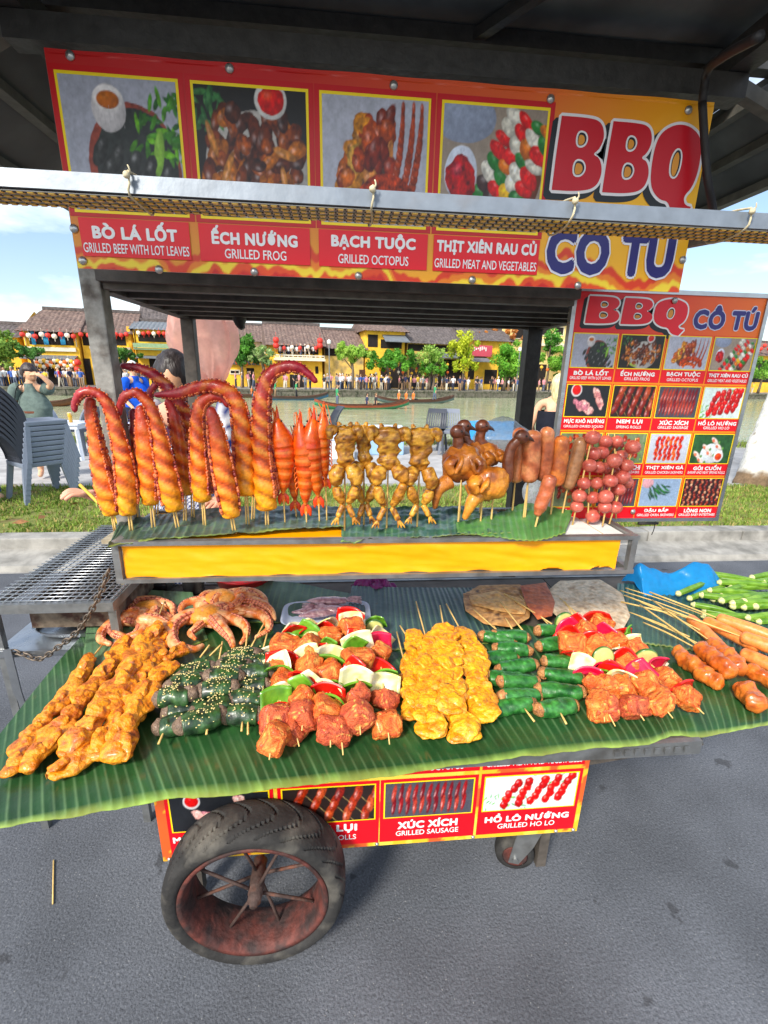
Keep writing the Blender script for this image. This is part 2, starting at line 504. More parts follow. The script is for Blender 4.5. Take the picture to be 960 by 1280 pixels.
# far side frame: s along the quay, d away from the river, z up ------
QA = R(11.3); QE = np.array([math.cos(QA), math.sin(QA), 0]); QN = np.array([-math.sin(QA), math.cos(QA), 0]); Q0 = np.array([0, 51.0, 0])
FZ = -.5
def far(px, py, d):
    """pixel -> (s, z) on the vertical plane at distance d behind the quay edge"""
    r = ray(px, py); o = Q0 + QN * d
    t = np.dot(o - EYE, QN) / np.dot(r, QN); p = EYE + r * t
    return float(np.dot(p - Q0, QE)), float(p[2])
def fw(s, d, z): return Q0 + QE * s + QN * d + np.array([0, 0, z])
class FB(MB):
    """geometry given as (s, d, z) on the far bank"""
    def build(self, name, m, parent=None, origin=None, smooth=False, local=False):
        self.v = [Q0 + v[:, :1] * QE + v[:, 1:2] * QN + v[:, 2:] * np.array([0, 0, 1]) for v in self.v]
        return MB.build(self, name, m, parent, origin, smooth, local)
b = FB(); b.box((-300, 0, -2.5), (300, .5, FZ - .12)); b.box((-300, -.06, FZ - .13), (300, .55, FZ + .06), bev=.02)
for k in range(-40, 50): b.box((k * 1.6, -.1, -2.4), (k * 1.6 + .22, .02, FZ - .16))
struct(b.build('quay', M_STONE))
b = FB(); b.box((-300, .5, -2), (300, 300, FZ))
struct(b.build('far_pavement', mat('far_paving', (150, 146, 140), rough=.9, var=.2, vscale=1)))

# houses ------------------------------------------------------------
M_TILE = mat('roof_tiles', (112, 92, 84), rough=.85, var=.5, vscale=1.6, bump=.3, bscale=14, col2=(132, 112, 102), c2pos=(.45, .7))
M_TILE2 = mat('dark_roof_tiles', (92, 84, 82), rough=.85, var=.45, vscale=1.4, bump=.3, bscale=14, col2=(108, 100, 98), c2pos=(.45, .7))
M_YEL = mat('yellow_plaster', (248, 196, 58), rough=.9, var=.16, vscale=.7, bump=.1, bscale=8, col2=(202, 160, 80), c2pos=(.55, .8))
M_YELA = mat('aged_yellow_plaster', (232, 192, 100), rough=.9, var=.25, vscale=.8, bump=.1, bscale=8, col2=(150, 132, 96), c2pos=(.48, .68))
M_CREAM = mat('cream_trim', (232, 222, 198), rough=.85, var=.15, vscale=2, bump=0)
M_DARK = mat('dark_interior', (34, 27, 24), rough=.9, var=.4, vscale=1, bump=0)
M_WOOD = mat('brown_timber', (84, 52, 34), rough=.7, var=.3, vscale=3, bump=.1, bscale=30)
M_BLUEC = mat('blue_cloth', (58, 158, 206), rough=.9, var=.2, vscale=2, bump=0)
M_GREENP = mat('green_paint', (136, 164, 124), rough=.7, var=.2, vscale=2, bump=0)
M_GREYR = mat('grey_metal_roof', (112, 118, 124), rough=.6, var=.2, vscale=1, bump=0)
M_REDS = mat('faded_red_sign', (196, 74, 92), rough=.7, var=.1, vscale=2, bump=0)
M_WHITEP = mat('white_paint', (228, 228, 224), rough=.6, var=.1, vscale=3, bump=.05)
M_TERR = mat('terracotta', (168, 92, 66), rough=.9, var=.25, vscale=2, bump=0)

def tiled_roof(s0, s1, d0, zr0, d1, zr1, hip0=0., hip1=0., pitch=.42, wav=.07):
    """front slope from eave (d0) up to ridge (d1) with rounded tile courses, plus rear slope"""
    fb = FB()
    n = max(4, int((s1 - s0) / pitch) * 4)
    def front(u, v):
        a = s0 + hip0 * v; c = s1 - hip1 * v
        s = a + (c - a) * u
        return np.c_[s, d0 + (d1 - d0) * v, zr0 + (zr1 - zr0) * v + wav * np.abs(np.sin(s / pitch * np.pi)) + .05 * np.sin(v * 60)]
    fb.grid(front, n, 14)
    def back(u, v):
        a = s0 + hip0 * v; c = s1 - hip1 * v
        return np.c_[a + (c - a) * u, 2 * d1 - d0 - (d1 - d0) * v, zr0 + (zr1 - zr0) * v]
    fb.grid(back, 2, 2)
    for sa, h in ((s0, hip0), (s1, -hip1)):
        fb.add([(sa, d0, zr0), (sa + h, d1, zr1), (sa, 2 * d1 - d0, zr0)], [(0, 1, 2)])
    return fb
def house(label, x0, x1, ridge, eave, dfront, depth=7, wall=None, tiles=None, wins=(), hip=(0, 0), base=None, over=.7, trims=(), cat='house'):
    wall = wall or M_YEL; tiles = tiles or M_TILE
    s0, ze = far(x0, eave, dfront); s1, ze1 = far(x1, eave, dfront); ze = (ze + ze1) / 2
    zr = (far(x0, ridge, dfront + depth / 2)[1] + far(x1, ridge, dfront + depth / 2)[1]) / 2
    t = thing('house', label, cat, fw((s0 + s1) / 2, dfront + depth / 2, FZ))
    zb = FZ if base is None else base
    w = FB(); w.box((s0 + .15, dfront, zb), (s1 - .15, dfront + depth, ze + .1))
    for q in (0, 1):
        sa = s0 + .16 if q == 0 else s1 - .16
        w.add([(sa, dfront + .01, ze + .1), (sa, dfront + depth / 2, zr - .25), (sa, dfront + depth - .01, ze + .1)], [(0, 1, 2)])
    w.build('wall', wall, t)
    sl = (zr - ze) / (depth / 2)
    rf = tiled_roof(s0 - .3, s1 + .3, dfront - over, ze - over * sl + .12, dfront + depth / 2, zr, *hip).build('roof', tiles, t)
    rd = FB(); rd.box((s0 - .35 + hip[0], dfront + depth / 2 - .16, zr - .05), (s1 + .35 - hip[1], dfront + depth / 2 + .16, zr + .28), bev=.05)
    rd.build('ridge', M_TILE2, rf)
    for (a, ya, c, yb, kind) in wins:
        sa, za = far(a, ya, dfront); sc, zb_ = far(c, yb, dfront)
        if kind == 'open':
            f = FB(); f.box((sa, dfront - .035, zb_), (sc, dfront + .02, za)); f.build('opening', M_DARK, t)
        elif kind == 'door':
            f = FB(); f.box((sa, dfront - .05, zb_), (sc, dfront + .02, za)); f.build('door', M_WOOD, t)
        elif kind == 'win':
            f = FB()
            f.box((sa, dfront - .09, za - .1), (sc, dfront - .02, za)); f.box((sa, dfront - .09, zb_), (sc, dfront - .02, zb_ + .1))
            f.box((sa, dfront - .088, zb_ + .1), (sa + .1, dfront - .02, za - .1)); f.box((sc - .1, dfront - .088, zb_ + .1), (sc, dfront - .02, za - .1))
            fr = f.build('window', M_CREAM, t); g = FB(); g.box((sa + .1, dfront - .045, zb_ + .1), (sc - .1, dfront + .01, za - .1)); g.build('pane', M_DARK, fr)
        elif kind == 'blue':
            f = FB(); f.box((sa, dfront - .16, zb_), (sc, dfront - .08, za)); f.build('curtain', M_BLUEC, t)
        elif kind in ('band', 'cream'):
            f = FB(); f.box((sa, dfront - .22, zb_), (sc, dfront - .02, za), bev=.03); f.build('trim', M_CREAM, t)
        elif kind == 'pillar':
            f = FB(); f.box((sa, dfront - .14, zb_), (sc, dfront + .02, za)); f.build('pillar', wall, t)
        elif kind == 'rail':
            f = FB(); f.box((sa, dfront - .95, zb_), (sc, dfront - .85, zb_ + .12)); f.box((sa, dfront - .95, za - .12), (sc, dfront - .85, za))
            n = max(2, int((sc - sa) / .5))
            for i in range(n + 1):
                x = sa + (sc - sa) * i / n; f.box((x - .05, dfront - .93, zb_ + .12), (x + .05, dfront - .87, za - .12))
            f.box((sa - .1, dfront - 1.0, zb_ - .25), (sc + .1, dfront + .02, zb_ - .02)); f.build('balcony', M_CREAM, t)
        elif kind == 'greenrail':
            f = FB(); f.box((sa, dfront - .95, zb_), (sc, dfront - .85, za)); f.box((sa, dfront - .84, zb_ - .2), (sc, dfront + .02, zb_ - .05)); f.build('balcony', M_GREENP, t)
        elif kind == 'awning':
            f = FB(); f.add([(sa, dfront, za), (sc, dfront, za), (sc + .1, dfront - 1.7, zb_), (sa - .1, dfront - 1.7, zb_), (sa, dfront, za - .12), (sc, dfront, za - .12), (sc + .1, dfront - 1.7, zb_ - .1), (sa - .1, dfront - 1.7, zb_ - .1)], [(0, 3, 2, 1), (4, 5, 6, 7), (0, 1, 5, 4), (1, 2, 6, 5), (2, 3, 7, 6), (3, 0, 4, 7)]); f.build('awning', M_GREYR, t)
    return t
D = 7.0
house('low yellow house with dark roof at the far left of the river front', -60, 23, 404, 419, D + 1, 6, wins=[(0, 440, 14, 470, 'open')], tiles=M_TILE2)
house('two storey tiled house with blue curtains upstairs and a dark open shop below', 25, 97, 387, 412, D, 8, hip=(1.3, 0),
      wins=[(34, 413, 93, 432, 'open'), (30, 433, 96, 440, 'band'), (38, 414, 46, 431, 'blue'), (53, 414, 62, 431, 'blue'), (74, 414, 83, 431, 'blue'), (30, 412, 34, 434, 'cream'), (93, 412, 97, 434, 'cream'), (40, 449, 96, 484, 'open'), (34, 443, 98, 449, 'awning')])
house('yellow tiled house behind the front left cart post with red lanterns', 98, 166, 390, 414, D + .6, 8,
      wins=[(102, 417, 112, 432, 'open'), (140, 417, 158, 432, 'open'), (112, 433, 164, 438, 'band'), (104, 448, 118, 485, 'open'), (136, 450, 162, 485, 'open'), (158, 408, 166, 438, 'pillar')])
house('steep tiled house behind the balcony house left of the pink bag', 176, 262, 377, 402, D + 9, 8, tiles=M_TILE2, wall=M_CREAM)
house('yellow balcony house with green railing and grey lower roof', 166, 222, 402, 412, D, 7, tiles=M_GREYR,
      wins=[(172, 416, 214, 428, 'open'), (168, 429, 217, 436, 'greenrail'), (186, 447, 205, 484, 'open'), (166, 412, 171, 444, 'pillar'), (170, 444, 222, 448, 'awning')])
house('tiled grey house far back behind the dark green round tree', 232, 336, 405, 424, D + 9, 8, wall=M_CREAM, tiles=M_TILE)
house('low yellow annex with white framed window beside the large hook tentacle', 276, 338, 450, 457, D + 1, 5, tiles=M_TILE2, wins=[(287, 462, 300, 468, 'win'), (308, 460, 319, 485, 'open')], over=.3)
house('wide tiled restaurant with open terrace above a plain yellow wall', 335, 404, 406, 430, D, 9,
      wins=[(347, 431, 398, 443, 'open'), (343, 443, 404, 449, 'rail'), (394, 458, 398, 467, 'open'), (362, 468, 380, 486, 'open')])
house('old house with low tiled roof and stained yellow wall', 404, 456, 413, 434, D + .4, 8, wall=M_YELA, wins=[(406, 435, 424, 445, 'open'), (449, 462, 460, 486, 'door')])
house('yellow house with grey upstairs awning above the broad street tree', 456, 508, 405, 414, D + .2, 8, wins=[(460, 418, 472, 434, 'open'), (476, 424, 502, 436, 'open'), (478, 418, 506, 428, 'awning'), (476, 452, 508, 485, 'open')])
house('long dark roofed cafe with open front behind the outdoor tables', 508, 584, 408, 428, D + .5, 8, tiles=M_TILE2, wall=M_YELA, wins=[(510, 430, 560, 440, 'open'), (512, 448, 582, 484, 'open'), (540, 440, 580, 448, 'awning')])
house('yellow house with white porch roof below a faded red signboard', 583, 640, 412, 425, D, 7, tiles=M_TILE2, wins=[(586, 452, 592, 474, 'open'), (606, 462, 620, 480, 'open'), (584, 445, 606, 452, 'awning'), (624, 452, 640, 484, 'open')])
house('pale yellow villa with white balcony right of the rear cart post', 641, 716, 395, 402, D + 2, 9, wall=mat('pale_yellow_plaster', (238, 212, 138), rough=.9, var=.1, vscale=1, bump=0), tiles=M_TERR,
      wins=[(676, 408, 686, 420, 'win'), (694, 408, 704, 420, 'win'), (670, 424, 716, 432, 'rail'), (660, 455, 680, 484, 'open'), (644, 410, 654, 424, 'win')])
house('yellow house with red lanterns to the right of the menu board', 720, 1010, 424, 440, D, 8, wins=[(740, 452, 800, 480, 'open'), (930, 450, 962, 478, 'open')])
# faded red signboard
s0, z1 = far(584, 431, D - .6); s1, z0 = far(614, 446, D - .6)
t = thing('signboard', 'faded red signboard fixed above the porch of a yellow house', 'sign', fw((s0 + s1) / 2, D - .6, z0))
b = FB(); b.box((s0, D - .75, z0), (s1, D - .6, z1), bev=.03); b.build('panel', M_REDS, t)
b = FB()
for k in range(9):
    b.box((s0 + .35 + k * .27, D - .775, z0 + .75 + .12 * math.sin(k * 2.1)), (s0 + .5 + k * .27, D - .757, z0 + 1.1 + .1 * math.cos(k)), bev=.005)
b.build('faded_marks', M_WHITEP, t)

# trees ------------------------------------------------------------
M_LEAF = leafy('tree_leaves', trans=.3, rough=.55, var=.25, vscale=.6)
M_BARK = mat('bark', (112, 98, 82), rough=.9, var=.35, vscale=6, bump=.5, bscale=30)
def crown_mesh(parent, ctr, rad, n, leaf, c1, c2, seed, gaps=.0, nclump=34):
    r2 = np.random.default_rng(seed)
    cl = []
    for k in range(nclump):
        v = r2.normal(size=3); v /= np.linalg.norm(v)
        cl.append((ctr + v * rad * r2.uniform(.25, .95), rad.min() * r2.uniform(.2, .42)))
    per = n // nclump; Vs = []; Cs = []
    for (c, rr) in cl:
        v = r2.normal(size=(per, 3)); v /= np.linalg.norm(v, axis=1)[:, None]
        p = c + v * rr * r2.uniform(.25, 1.05, (per, 1)) ** .6
        a = r2.normal(size=(per, 3)); a /= np.linalg.norm(a, axis=1)[:, None]
        q = np.cross(a, v); q /= np.linalg.norm(q, axis=1)[:, None] + 1e-9
        L_ = leaf * r2.uniform(.6, 1.3, (per, 1))
        Vs.append(np.stack([p - a * L_, p + q * L_ * .5, p + a * L_, p - q * L_ * .5], 1).reshape(-1, 3))
        t_ = np.clip(r2.uniform(-.1, 1) * .7 + r2.uniform(0, .45, per), 0, 1)[:, None]
        Cs.append(np.repeat(c1 * (1 - t_) + c2 * t_, 4, 0))
    V = np.vstack(Vs); F = [(4 * i, 4 * i + 1, 4 * i + 2, 4 * i + 3) for i in range(len(V) // 4)]
    b = MB(); b.add(V, F, np.vstack(Cs)); return b.build('crown', M_LEAF, parent, smooth=False)
def tree(label, px, ybase, d, pxw, ytop, ybot, c1, c2, n=1800, seed=1, leaf=.17, kind='tree', group='street trees on the far quay'):
    s, _ = far(px, ybase, d); p = fw(s, d, FZ)
    zt = far(px, ytop, d)[1]; zb = far(px, ybot, d)[1]
    sa = far(px - pxw / 2, ytop, d)[0]; sb = far(px + pxw / 2, ytop, d)[0]
    rx = (sb - sa) / 2 * 1.35; rz = (zt - zb) / 2 * 1.2; n = int(n * 2.6)
    t = thing(kind, label, 'tree', p, group)
    ctr = p + np.array([0, 0, (zt + zb) / 2 - FZ])
    tr = MB(); h = zb + rz * .7 - FZ
    tr.sweep([p, p + (.1, 0, h * .5), p + (-.05, 0, h)], [.2, .14, .08], n=8, m=8, disp=.03, ds=2)
    r2 = random.Random(seed)
    for k in range(6):
        a = r2.uniform(0, 6.28); z = h * r2.uniform(.55, .9)
        q = p + np.array([0, 0, z]); e = ctr + np.array([math.cos(a) * rx * .7, math.sin(a) * rx * .7, r2.uniform(-.3, .6) * rz])
        tr.sweep([q, (q + e) / 2 + (0, 0, .1), e], [.07, .045, .015], n=6, m=6)
    tr.build('trunk', M_BARK, t)
    crown_mesh(t, ctr, np.array([rx, rx * .9, rz]), n, leaf, lin(c1), lin(c2), seed)
G1, G2 = (64, 110, 34), (130, 180, 60)
tree('loose light green tree at the far left edge of the far quay', 6, 484, 3.0, 44, 416, 456, (96, 140, 52), (176, 206, 96), 1500, 2)
tree('small green bush tree in front of the dark shop', 46, 484, 3.5, 36, 433, 447, (66, 120, 50), (110, 160, 80), 900, 3)
tree('small dark green tree between post and balcony house', 158, 484, 3.0, 40, 436, 452, (58, 102, 44), (100, 150, 60), 900, 4)
tree('dense round dark green tree behind the pink bag', 303, 484, 5.5, 44, 414, 456, (40, 92, 28), (96, 158, 52), 2600, 5)
tree('thin pale tree beside the large hook tentacle', 330, 484, 3.0, 24, 434, 455, (112, 150, 88), (168, 192, 120), 500, 6)
tree('airy light green tree with pale thin stems at the stained wall', 440, 484, 2.5, 36, 428, 452, (112, 170, 50), (186, 214, 96), 1000, 7)
tree('low broad green tree shading the lanterns of the cafe', 484, 484, 3.0, 62, 437, 463, (52, 120, 32), (120, 186, 60), 2400, 8)
tree('open pale green tree in front of the long cafe', 536, 484, 3.0, 34, 432, 466, (110, 160, 56), (180, 208, 104), 900, 9)
tree('rounded green tree low over the cafe tables', 541, 484, 2.6, 26, 452, 468, (64, 134, 40), (126, 186, 66), 900, 10)
tree('bright yellow green tree left of the red signboard', 577, 484, 3.0, 30, 414, 466, (150, 180, 30), (216, 220, 62), 1200, 11)
tree('orange flowering tree above the red signboard', 618, 484, 10, 66, 412, 430, (168, 96, 44), (222, 150, 74), 1500, 12)
tree('fresh green tree left of the rear cart post', 630, 484, 2.8, 32, 426, 474, (76, 150, 40), (150, 204, 70), 1800, 13)
tree('slim green tree right of the rear cart post', 682, 484, 5, 18, 414, 440, (60, 130, 44), (112, 176, 64), 800, 14)
tree('big green tree partly hidden by the menu board', 700, 484, 2.6, 46, 436, 470, (70, 140, 38), (138, 190, 66), 1800, 15)
tree('green tree right of the menu board on the far quay', 948, 488, 2.5, 60, 446, 474, (70, 136, 40), (140, 190, 72), 1500, 16)

# lanterns ----------------------------------------------------------
LMAT = {k: mat(k + '_lantern', c, rough=.6, var=.08, vscale=6, bump=0, emis=.12) for k, c in dict(red=(206, 52, 40), white=(238, 228, 206), yellow=(236, 184, 58), orange=(226, 112, 44)).items()}
LMESH = {}
def lantern(px, py, d, colr, label, group, r=.2):
    s, z = far(px, py, d)
    if colr not in LMESH:
        b = MB(); b.lathe((0, 0, 0), [(.06, -.19), (.15, -.16), (.2, -.05), (.2, .05), (.15, .16), (.06, .19)], n=12)
        b.sweep([(0, 0, .19), (0, 0, .5)], [.01, .01], n=4, m=2); b.sweep([(0, 0, -.19), (0, 0, -.42)], [.03, .02], n=5, m=2)
        me = b.build('lantern', LMAT[colr]); LMESH[colr] = me.data; o = me
    else:
        o = bpy.data.objects.new('lantern', LMESH[colr]); COL.objects.link(o)
    o.location = tuple(fw(s, d, z)); o.scale = (r / .2 * .78,) * 3
    tag(o, label, 'lantern', group)
for i, x in enumerate(np.linspace(28, 92, 9)):
    c = ('red', 'white')[i % 2]; lantern(x, 418 + 1.2 * (i % 3), 6.2, c, f'{c} paper lantern hanging under the eave above blue curtains', f'{c} lanterns above the blue curtains', .3)
for i in range(26):
    x = 42 + (i % 13) * 4.3; y = 452 + 5 * (i // 13) + 1.5 * math.sin(i * 1.7)
    c = ('white', 'yellow', 'white', 'orange')[(i * 7) % 4]; lantern(x, y, 5.2, c, f'small {c} lantern strung across the dark open shop front', f'{c} lanterns of the dark shop front', .24)
for i in range(7):
    lantern(101 + i * 9.5 if i < 2 else 132 + (i - 2) * 6.5, 418 + i % 2, 6.4, 'red', 'red lantern hanging at the yellow house behind the post', 'red lanterns behind the front left post', .28)
for i in range(7):
    lantern(173 + i * 6.4, 416 + i % 2, 6.2, 'red' if i % 3 else 'white', ('red' if i % 3 else 'white') + ' lantern hanging above the green railed balcony', ('red' if i % 3 else 'white') + ' lanterns above the green balcony', .26)
for (x, y) in ((97, 453), (97, 462), (94, 468), (100, 470)):
    lantern(x, y, 4.6, 'red', 'large red lantern bunched beside the dark shop front', 'red lanterns bunched beside the shop', .38)
for i in range(8):
    lantern(290 + i * 6, 452 + (i * 5) % 4, 5.8, ('yellow', 'orange')[i % 2], ('yellow', 'orange')[i % 2] + ' lantern on the roof edge of the low annex', ('yellow', 'orange')[i % 2] + ' lanterns on the low annex', .24)
for i in range(6):
    lantern(345 + i * 10, 434 + i % 2, 6.0, ('white', 'red')[i % 2], ('white', 'red')[i % 2] + ' lantern hanging over the restaurant terrace', ('white', 'red')[i % 2] + ' lanterns over the terrace', .28)
for (x, y, i) in ((345, 425, 0), (345, 432, 1), (400, 426, 2), (400, 432, 3)):
    lantern(x, y, 5.6, 'red', 'big red lantern at the corner of the terrace roof', 'big red lanterns at the terrace roof', .42)
for i in range(34):
    x = 470 + (i % 17) * 5.6; y = 458 + 6 * (i // 17) + 3 * math.sin(i * 2.3)
    c = ('yellow', 'white', 'red', 'yellow', 'orange')[(i * 3) % 5]; lantern(x, y, 3.6 + .1 * (i % 7), c, f'{c} lantern glowing over the cafe tables on the quay', f'{c} lanterns over the cafe tables', .2)
for i in range(10):
    lantern(640 + i * 7.4, 458 + (i * 3) % 7, 5.0, ('orange', 'yellow')[i % 2], ('orange', 'yellow')[i % 2] + ' lantern hanging below the pale villa', ('orange', 'yellow')[i % 2] + ' lanterns below the villa', .26)
for i in range(7):
    lantern(946 + i * 5, 432 + 4 * (i % 2), 6.2, 'red', 'red lantern on the house right of the menu board', 'red lanterns right of the menu board', .36)
# street lamp posts on far quay
for (px, lab) in ((745 / 4 + 460 - 1, 'thin grey lamp post left of the rear cart post'), (412, 'thin grey lamp post by the stained yellow wall')):
    s, _ = far(px, 484, 1.2)
    t = thing('lamp_post', lab, 'lamp post', fw(s, 1.2, FZ))
    b = FB(); b.sweep([(s, 1.2, FZ), (s, 1.2, FZ + 4.6)], [.07, .05], n=8, m=3); b.build('post', M_GREYR, t)
    b = FB(); b.lathe((s, 1.2, FZ + 4.6), [(.05, 0), (.2, .1), (.22, .35), (.05, .5)], n=10); b.build('lamp_head', M_WHITEP, t)

# people on the far quay ---------------------------------------------
M_SKINV = mat('person_small', vcol=True, rough=.8, var=.1, vscale=4, bump=0)
TOPS = dict(white=(232, 232, 230), black=(40, 40, 44), red=(204, 44, 52), blue=(60, 96, 176), grey=(128, 130, 134), green=(52, 150, 96), yellow=(226, 190, 60), pink=(226, 150, 160), orange=(238, 122, 44), navy=(38, 48, 84))
BOTS = [(48, 54, 76), (36, 36, 40), (210, 200, 180), (90, 100, 120), (150, 120, 90)]
SKIN = (206, 160, 128)
def small_person(p, top, h=1.65, bot=None, face=0.0, sit=False, seed=0, arm_up=False):
    """one small continuous mesh, feet at p"""
    r2 = random.Random(seed)
    bot = bot or r2.choice(BOTS); k = h / 1.7
    ax = np.array([math.cos(face), math.sin(face), 0]); ay = np.array([-math.sin(face), math.cos(face), 0]); az = np.array([0, 0, 1.0])
    P = lambda x, y, z: p + (ax * x + ay * y + az * z) * k
    T, B, S = lin(top), lin(bot), lin(SKIN); H = lin(r2.choice([(30, 24, 22), (48, 34, 26), (120, 90, 60), (214, 206, 190)]))
    b = MB(); st = r2.uniform(-.16, .16)
    hip = .86 if not sit else .42
    for sgn in (-1, 1):
        if sit: b.sweep([P(.42, sgn * .1, 0.02), P(.4, sgn * .1, .4), P(0, sgn * .09, hip)], [.05, .065, .09], n=6, m=7, col=B)
        else: b.sweep([P(st * sgn, sgn * .09, 0), P(st * sgn * .5, sgn * .09, .45), P(0, sgn * .08, hip + .04)], [.055, .065, .1], n=6, m=6, col=B)
        sh = P(0, sgn * .2, hip + .52)
        if arm_up and sgn > 0: pts = [sh, P(.12, .3, hip + .62), P(.25, .2, hip + .8)]
        else: pts = [sh, P(-.02, sgn * .27, hip + .24), P(.08 * sgn * r2.choice([-1, 1]) + .08, sgn * .24, hip - .02)]
        b.sweep(pts, [.055, .045, .035], n=6, m=6, col=lambda s, th, V: np.where((s < .45)[:, None], T, S))
    b.sweep([P(0, 0, hip - .02), P(0, 0, hip + .25), P(0, 0, hip + .5), P(0, 0, hip + .6)], [.15, .15, .19, .07], n=8, m=9, flat=.62, up=ax, col=lambda s, th, V: np.where((s > .97)[:, None], S, T))
    b.sweep([P(0, 0, hip + .57), P(0.01, 0, hip + .66)], [.05, .05], n=6, m=3, col=S)
    c = P(.01, 0, hip + .76)
    b.blob(c, (.095 * k, .085 * k, .12 * k), sub=2, col=lambda V, W: np.where(((W - c) @ az > .02 * k)[:, None] | ((W - c) @ ax < -.02 * k)[:, None], H, S))
    return b.build('person', M_SKINV, None, origin=p)
keys = list(TOPS)
def crowd(n, xa, xb, ya, yb, where, palette, seed):
    r2 = random.Random(seed)
    for i in range(n):
        px = r2.uniform(xa, xb); d = r2.uniform(.9, 4.8)
        s, _ = far(px, 484, d); c = r2.choice(palette)
        o = small_person(fw(s, d, FZ), TOPS[c], r2.uniform(1.5, 1.76), face=r2.uniform(0, 6.28), seed=seed * 1000 + i)
        tag(o, f'distant person in {c} top {where}', 'person', f'people in {c} tops {where}')
crowd(64, -8, 106, 0, 0, 'in the crowd before the dark shop', ['white', 'white', 'black', 'blue', 'grey', 'navy', 'red', 'yellow'], 1)
crowd(22, 134, 226, 0, 0, 'on the quay below the balcony house', ['white', 'black', 'red', 'grey'], 2)
crowd(16, 284, 410, 0, 0, 'walking past the plain yellow wall', ['white', 'blue', 'black', 'pink', 'grey'], 3)
crowd(26, 412, 470, 0, 0, 'strolling past the stained yellow wall', ['white', 'blue', 'pink', 'white', 'grey'], 4)
crowd(52, 462, 584, 0, 0, 'near the cafe tables on the quay', ['white', 'black', 'grey', 'navy', 'yellow', 'pink'], 5)
crowd(36, 584, 704, 0, 0, 'on the quay below the red signboard', ['white', 'black', 'blue', 'pink', 'grey'], 6)
crowd(16, 890, 990, 0, 0, 'on the quay right of the menu board', ['white', 'black', 'yellow', 'grey', 'pink'], 7)
r2 = random.Random(5)
for i in range(9):
    s, z = far(350 + i * 5.2, 440, D - .3)
    o = small_person(fw(s, D - .5, z - .75), TOPS[('white', 'grey')[i % 2]], 1.6, face=r2.uniform(0, 6), seed=70 + i)
    tag(o, f'distant diner in {("white", "grey")[i % 2]} top up on the restaurant terrace', 'person', f'{("white", "grey")[i % 2]} clad diners on the terrace')

# boats --------------------------------------------------------------
def hull(L, B, H, rake=.5, lift=.45, n=22, m=9):
    def fn(u, v):
        x = (u - .5) * L; t = np.abs(2 * u - 1)
        w = B / 2 * np.sqrt(np.clip(1 - t ** 2.6, 0, 1)) + .01
        a = (v - .5) * np.pi
        z = H * (1 - np.cos(a)) + lift * t ** 3
        return np.c_[x, w * np.sin(a), z - H * .35]
    return fn
def boat(px, py, L, label, outer, inner, crew, ang=0.0, B=1.0, H=.42):
    p = atz(px, py, -1.2)
    t = thing('boat', label, 'boat', p, None)
    Rz = rotm((0, 0, 1), QA + ang)
    f = hull(L, B, H); b = MB()
    b.grid(lambda u, v: f(u, v) @ Rz.T + p, 26, 11, col=lambda u, v, V: np.where((np.abs(v - .5) > .36)[:, None], lin(inner), lin(outer)))
    b.build('hull', mat('boat_paint', vcol=True, rough=.5, var=.25, vscale=3, bump=.1, bscale=20), t)
    g = MB()
    f2 = lambda x, sgn: np.array([x, sgn * B / 2 * math.sqrt(max(0, 1 - abs(2 * x / L) ** 2.6)), H * .65 + .45 * abs(2 * x / L) ** 3 + .02])
    for sgn in (-1, 1): g.sweep([Rz @ f2(x, sgn) + p for x in np.linspace(-L / 2, L / 2, 15)], [.035], n=6, m=30)
    g.build('gunwale', M_WOOD, t)
    k = MB()
    for x in (-L * .2, 0, L * .2): k.box(np.array([x - .12, -B * .42, H * .28]), np.array([x + .12, B * .42, H * .34]))
    k.v = [v @ Rz.T + p for v in k.v]; k.build('bench', M_WOOD, t, smooth=False)
    for (x, c, sit, what) in crew:
        q = Rz @ np.array([x, 0, .1 if not sit else -.05]) + p
        o = small_person(q, TOPS[c], 1.62, face=QA + ang, sit=sit, seed=int(px * 7 + x * 10), arm_up=not sit)
        tag(o, what, 'person')
    return t, Rz, p
boat(454, 511, 7.4, 'red and green wooden rowing boat with two seated passengers', (36, 140, 100), (150, 70, 44), [(-2.0, 'green', False, 'rower in green standing on the red and green boat'), (.3, 'navy', True, 'passenger in navy seated mid boat on the red and green boat'), (1.0, 'black', True, 'passenger in black seated forward on the red and green boat')], 0.03)
boat(519, 504, 7.8, 'dark wooden boat with passengers in orange life vests', (96, 120, 122), (80, 52, 42), [(-1.6, 'orange', True, 'rearmost passenger in orange vest on the dark wooden boat'), (-.9, 'orange', True, 'middle passenger in orange vest on the dark wooden boat'), (-.2, 'orange', True, 'front passenger in orange vest on the dark wooden boat'), (1.9, 'green', False, 'rower in green standing on the dark wooden boat')], .02)
boat(364, 500, 7.0, 'blue and white rowing boat behind the large hook tentacle', (48, 110, 150), (70, 60, 56), [(-1.4, 'green', False, 'rower in green standing aft on the blue boat'), (.5, 'green', False, 'second rower in green standing forward on the blue boat')], .02)
boat(310, 497, 5.0, 'plain brown boat moored left of the blue boat', (110, 84, 60), (80, 58, 44), [(.4, 'orange', True, 'passenger in orange vest seated on the plain brown boat')], .0)
boat(44, 508, 5.2, 'brown pointed wooden boat behind the woman in green', (120, 72, 44), (96, 62, 44), [], .12)
boat(884, 532, 3.6, 'boat with orange covers right of the menu board', (84, 110, 96), (150, 90, 50), [(-.6, 'orange', True, 'left person in orange vest on the boat right of the board'), (.5, 'orange', True, 'right person in orange vest on the boat right of the board')], 0)
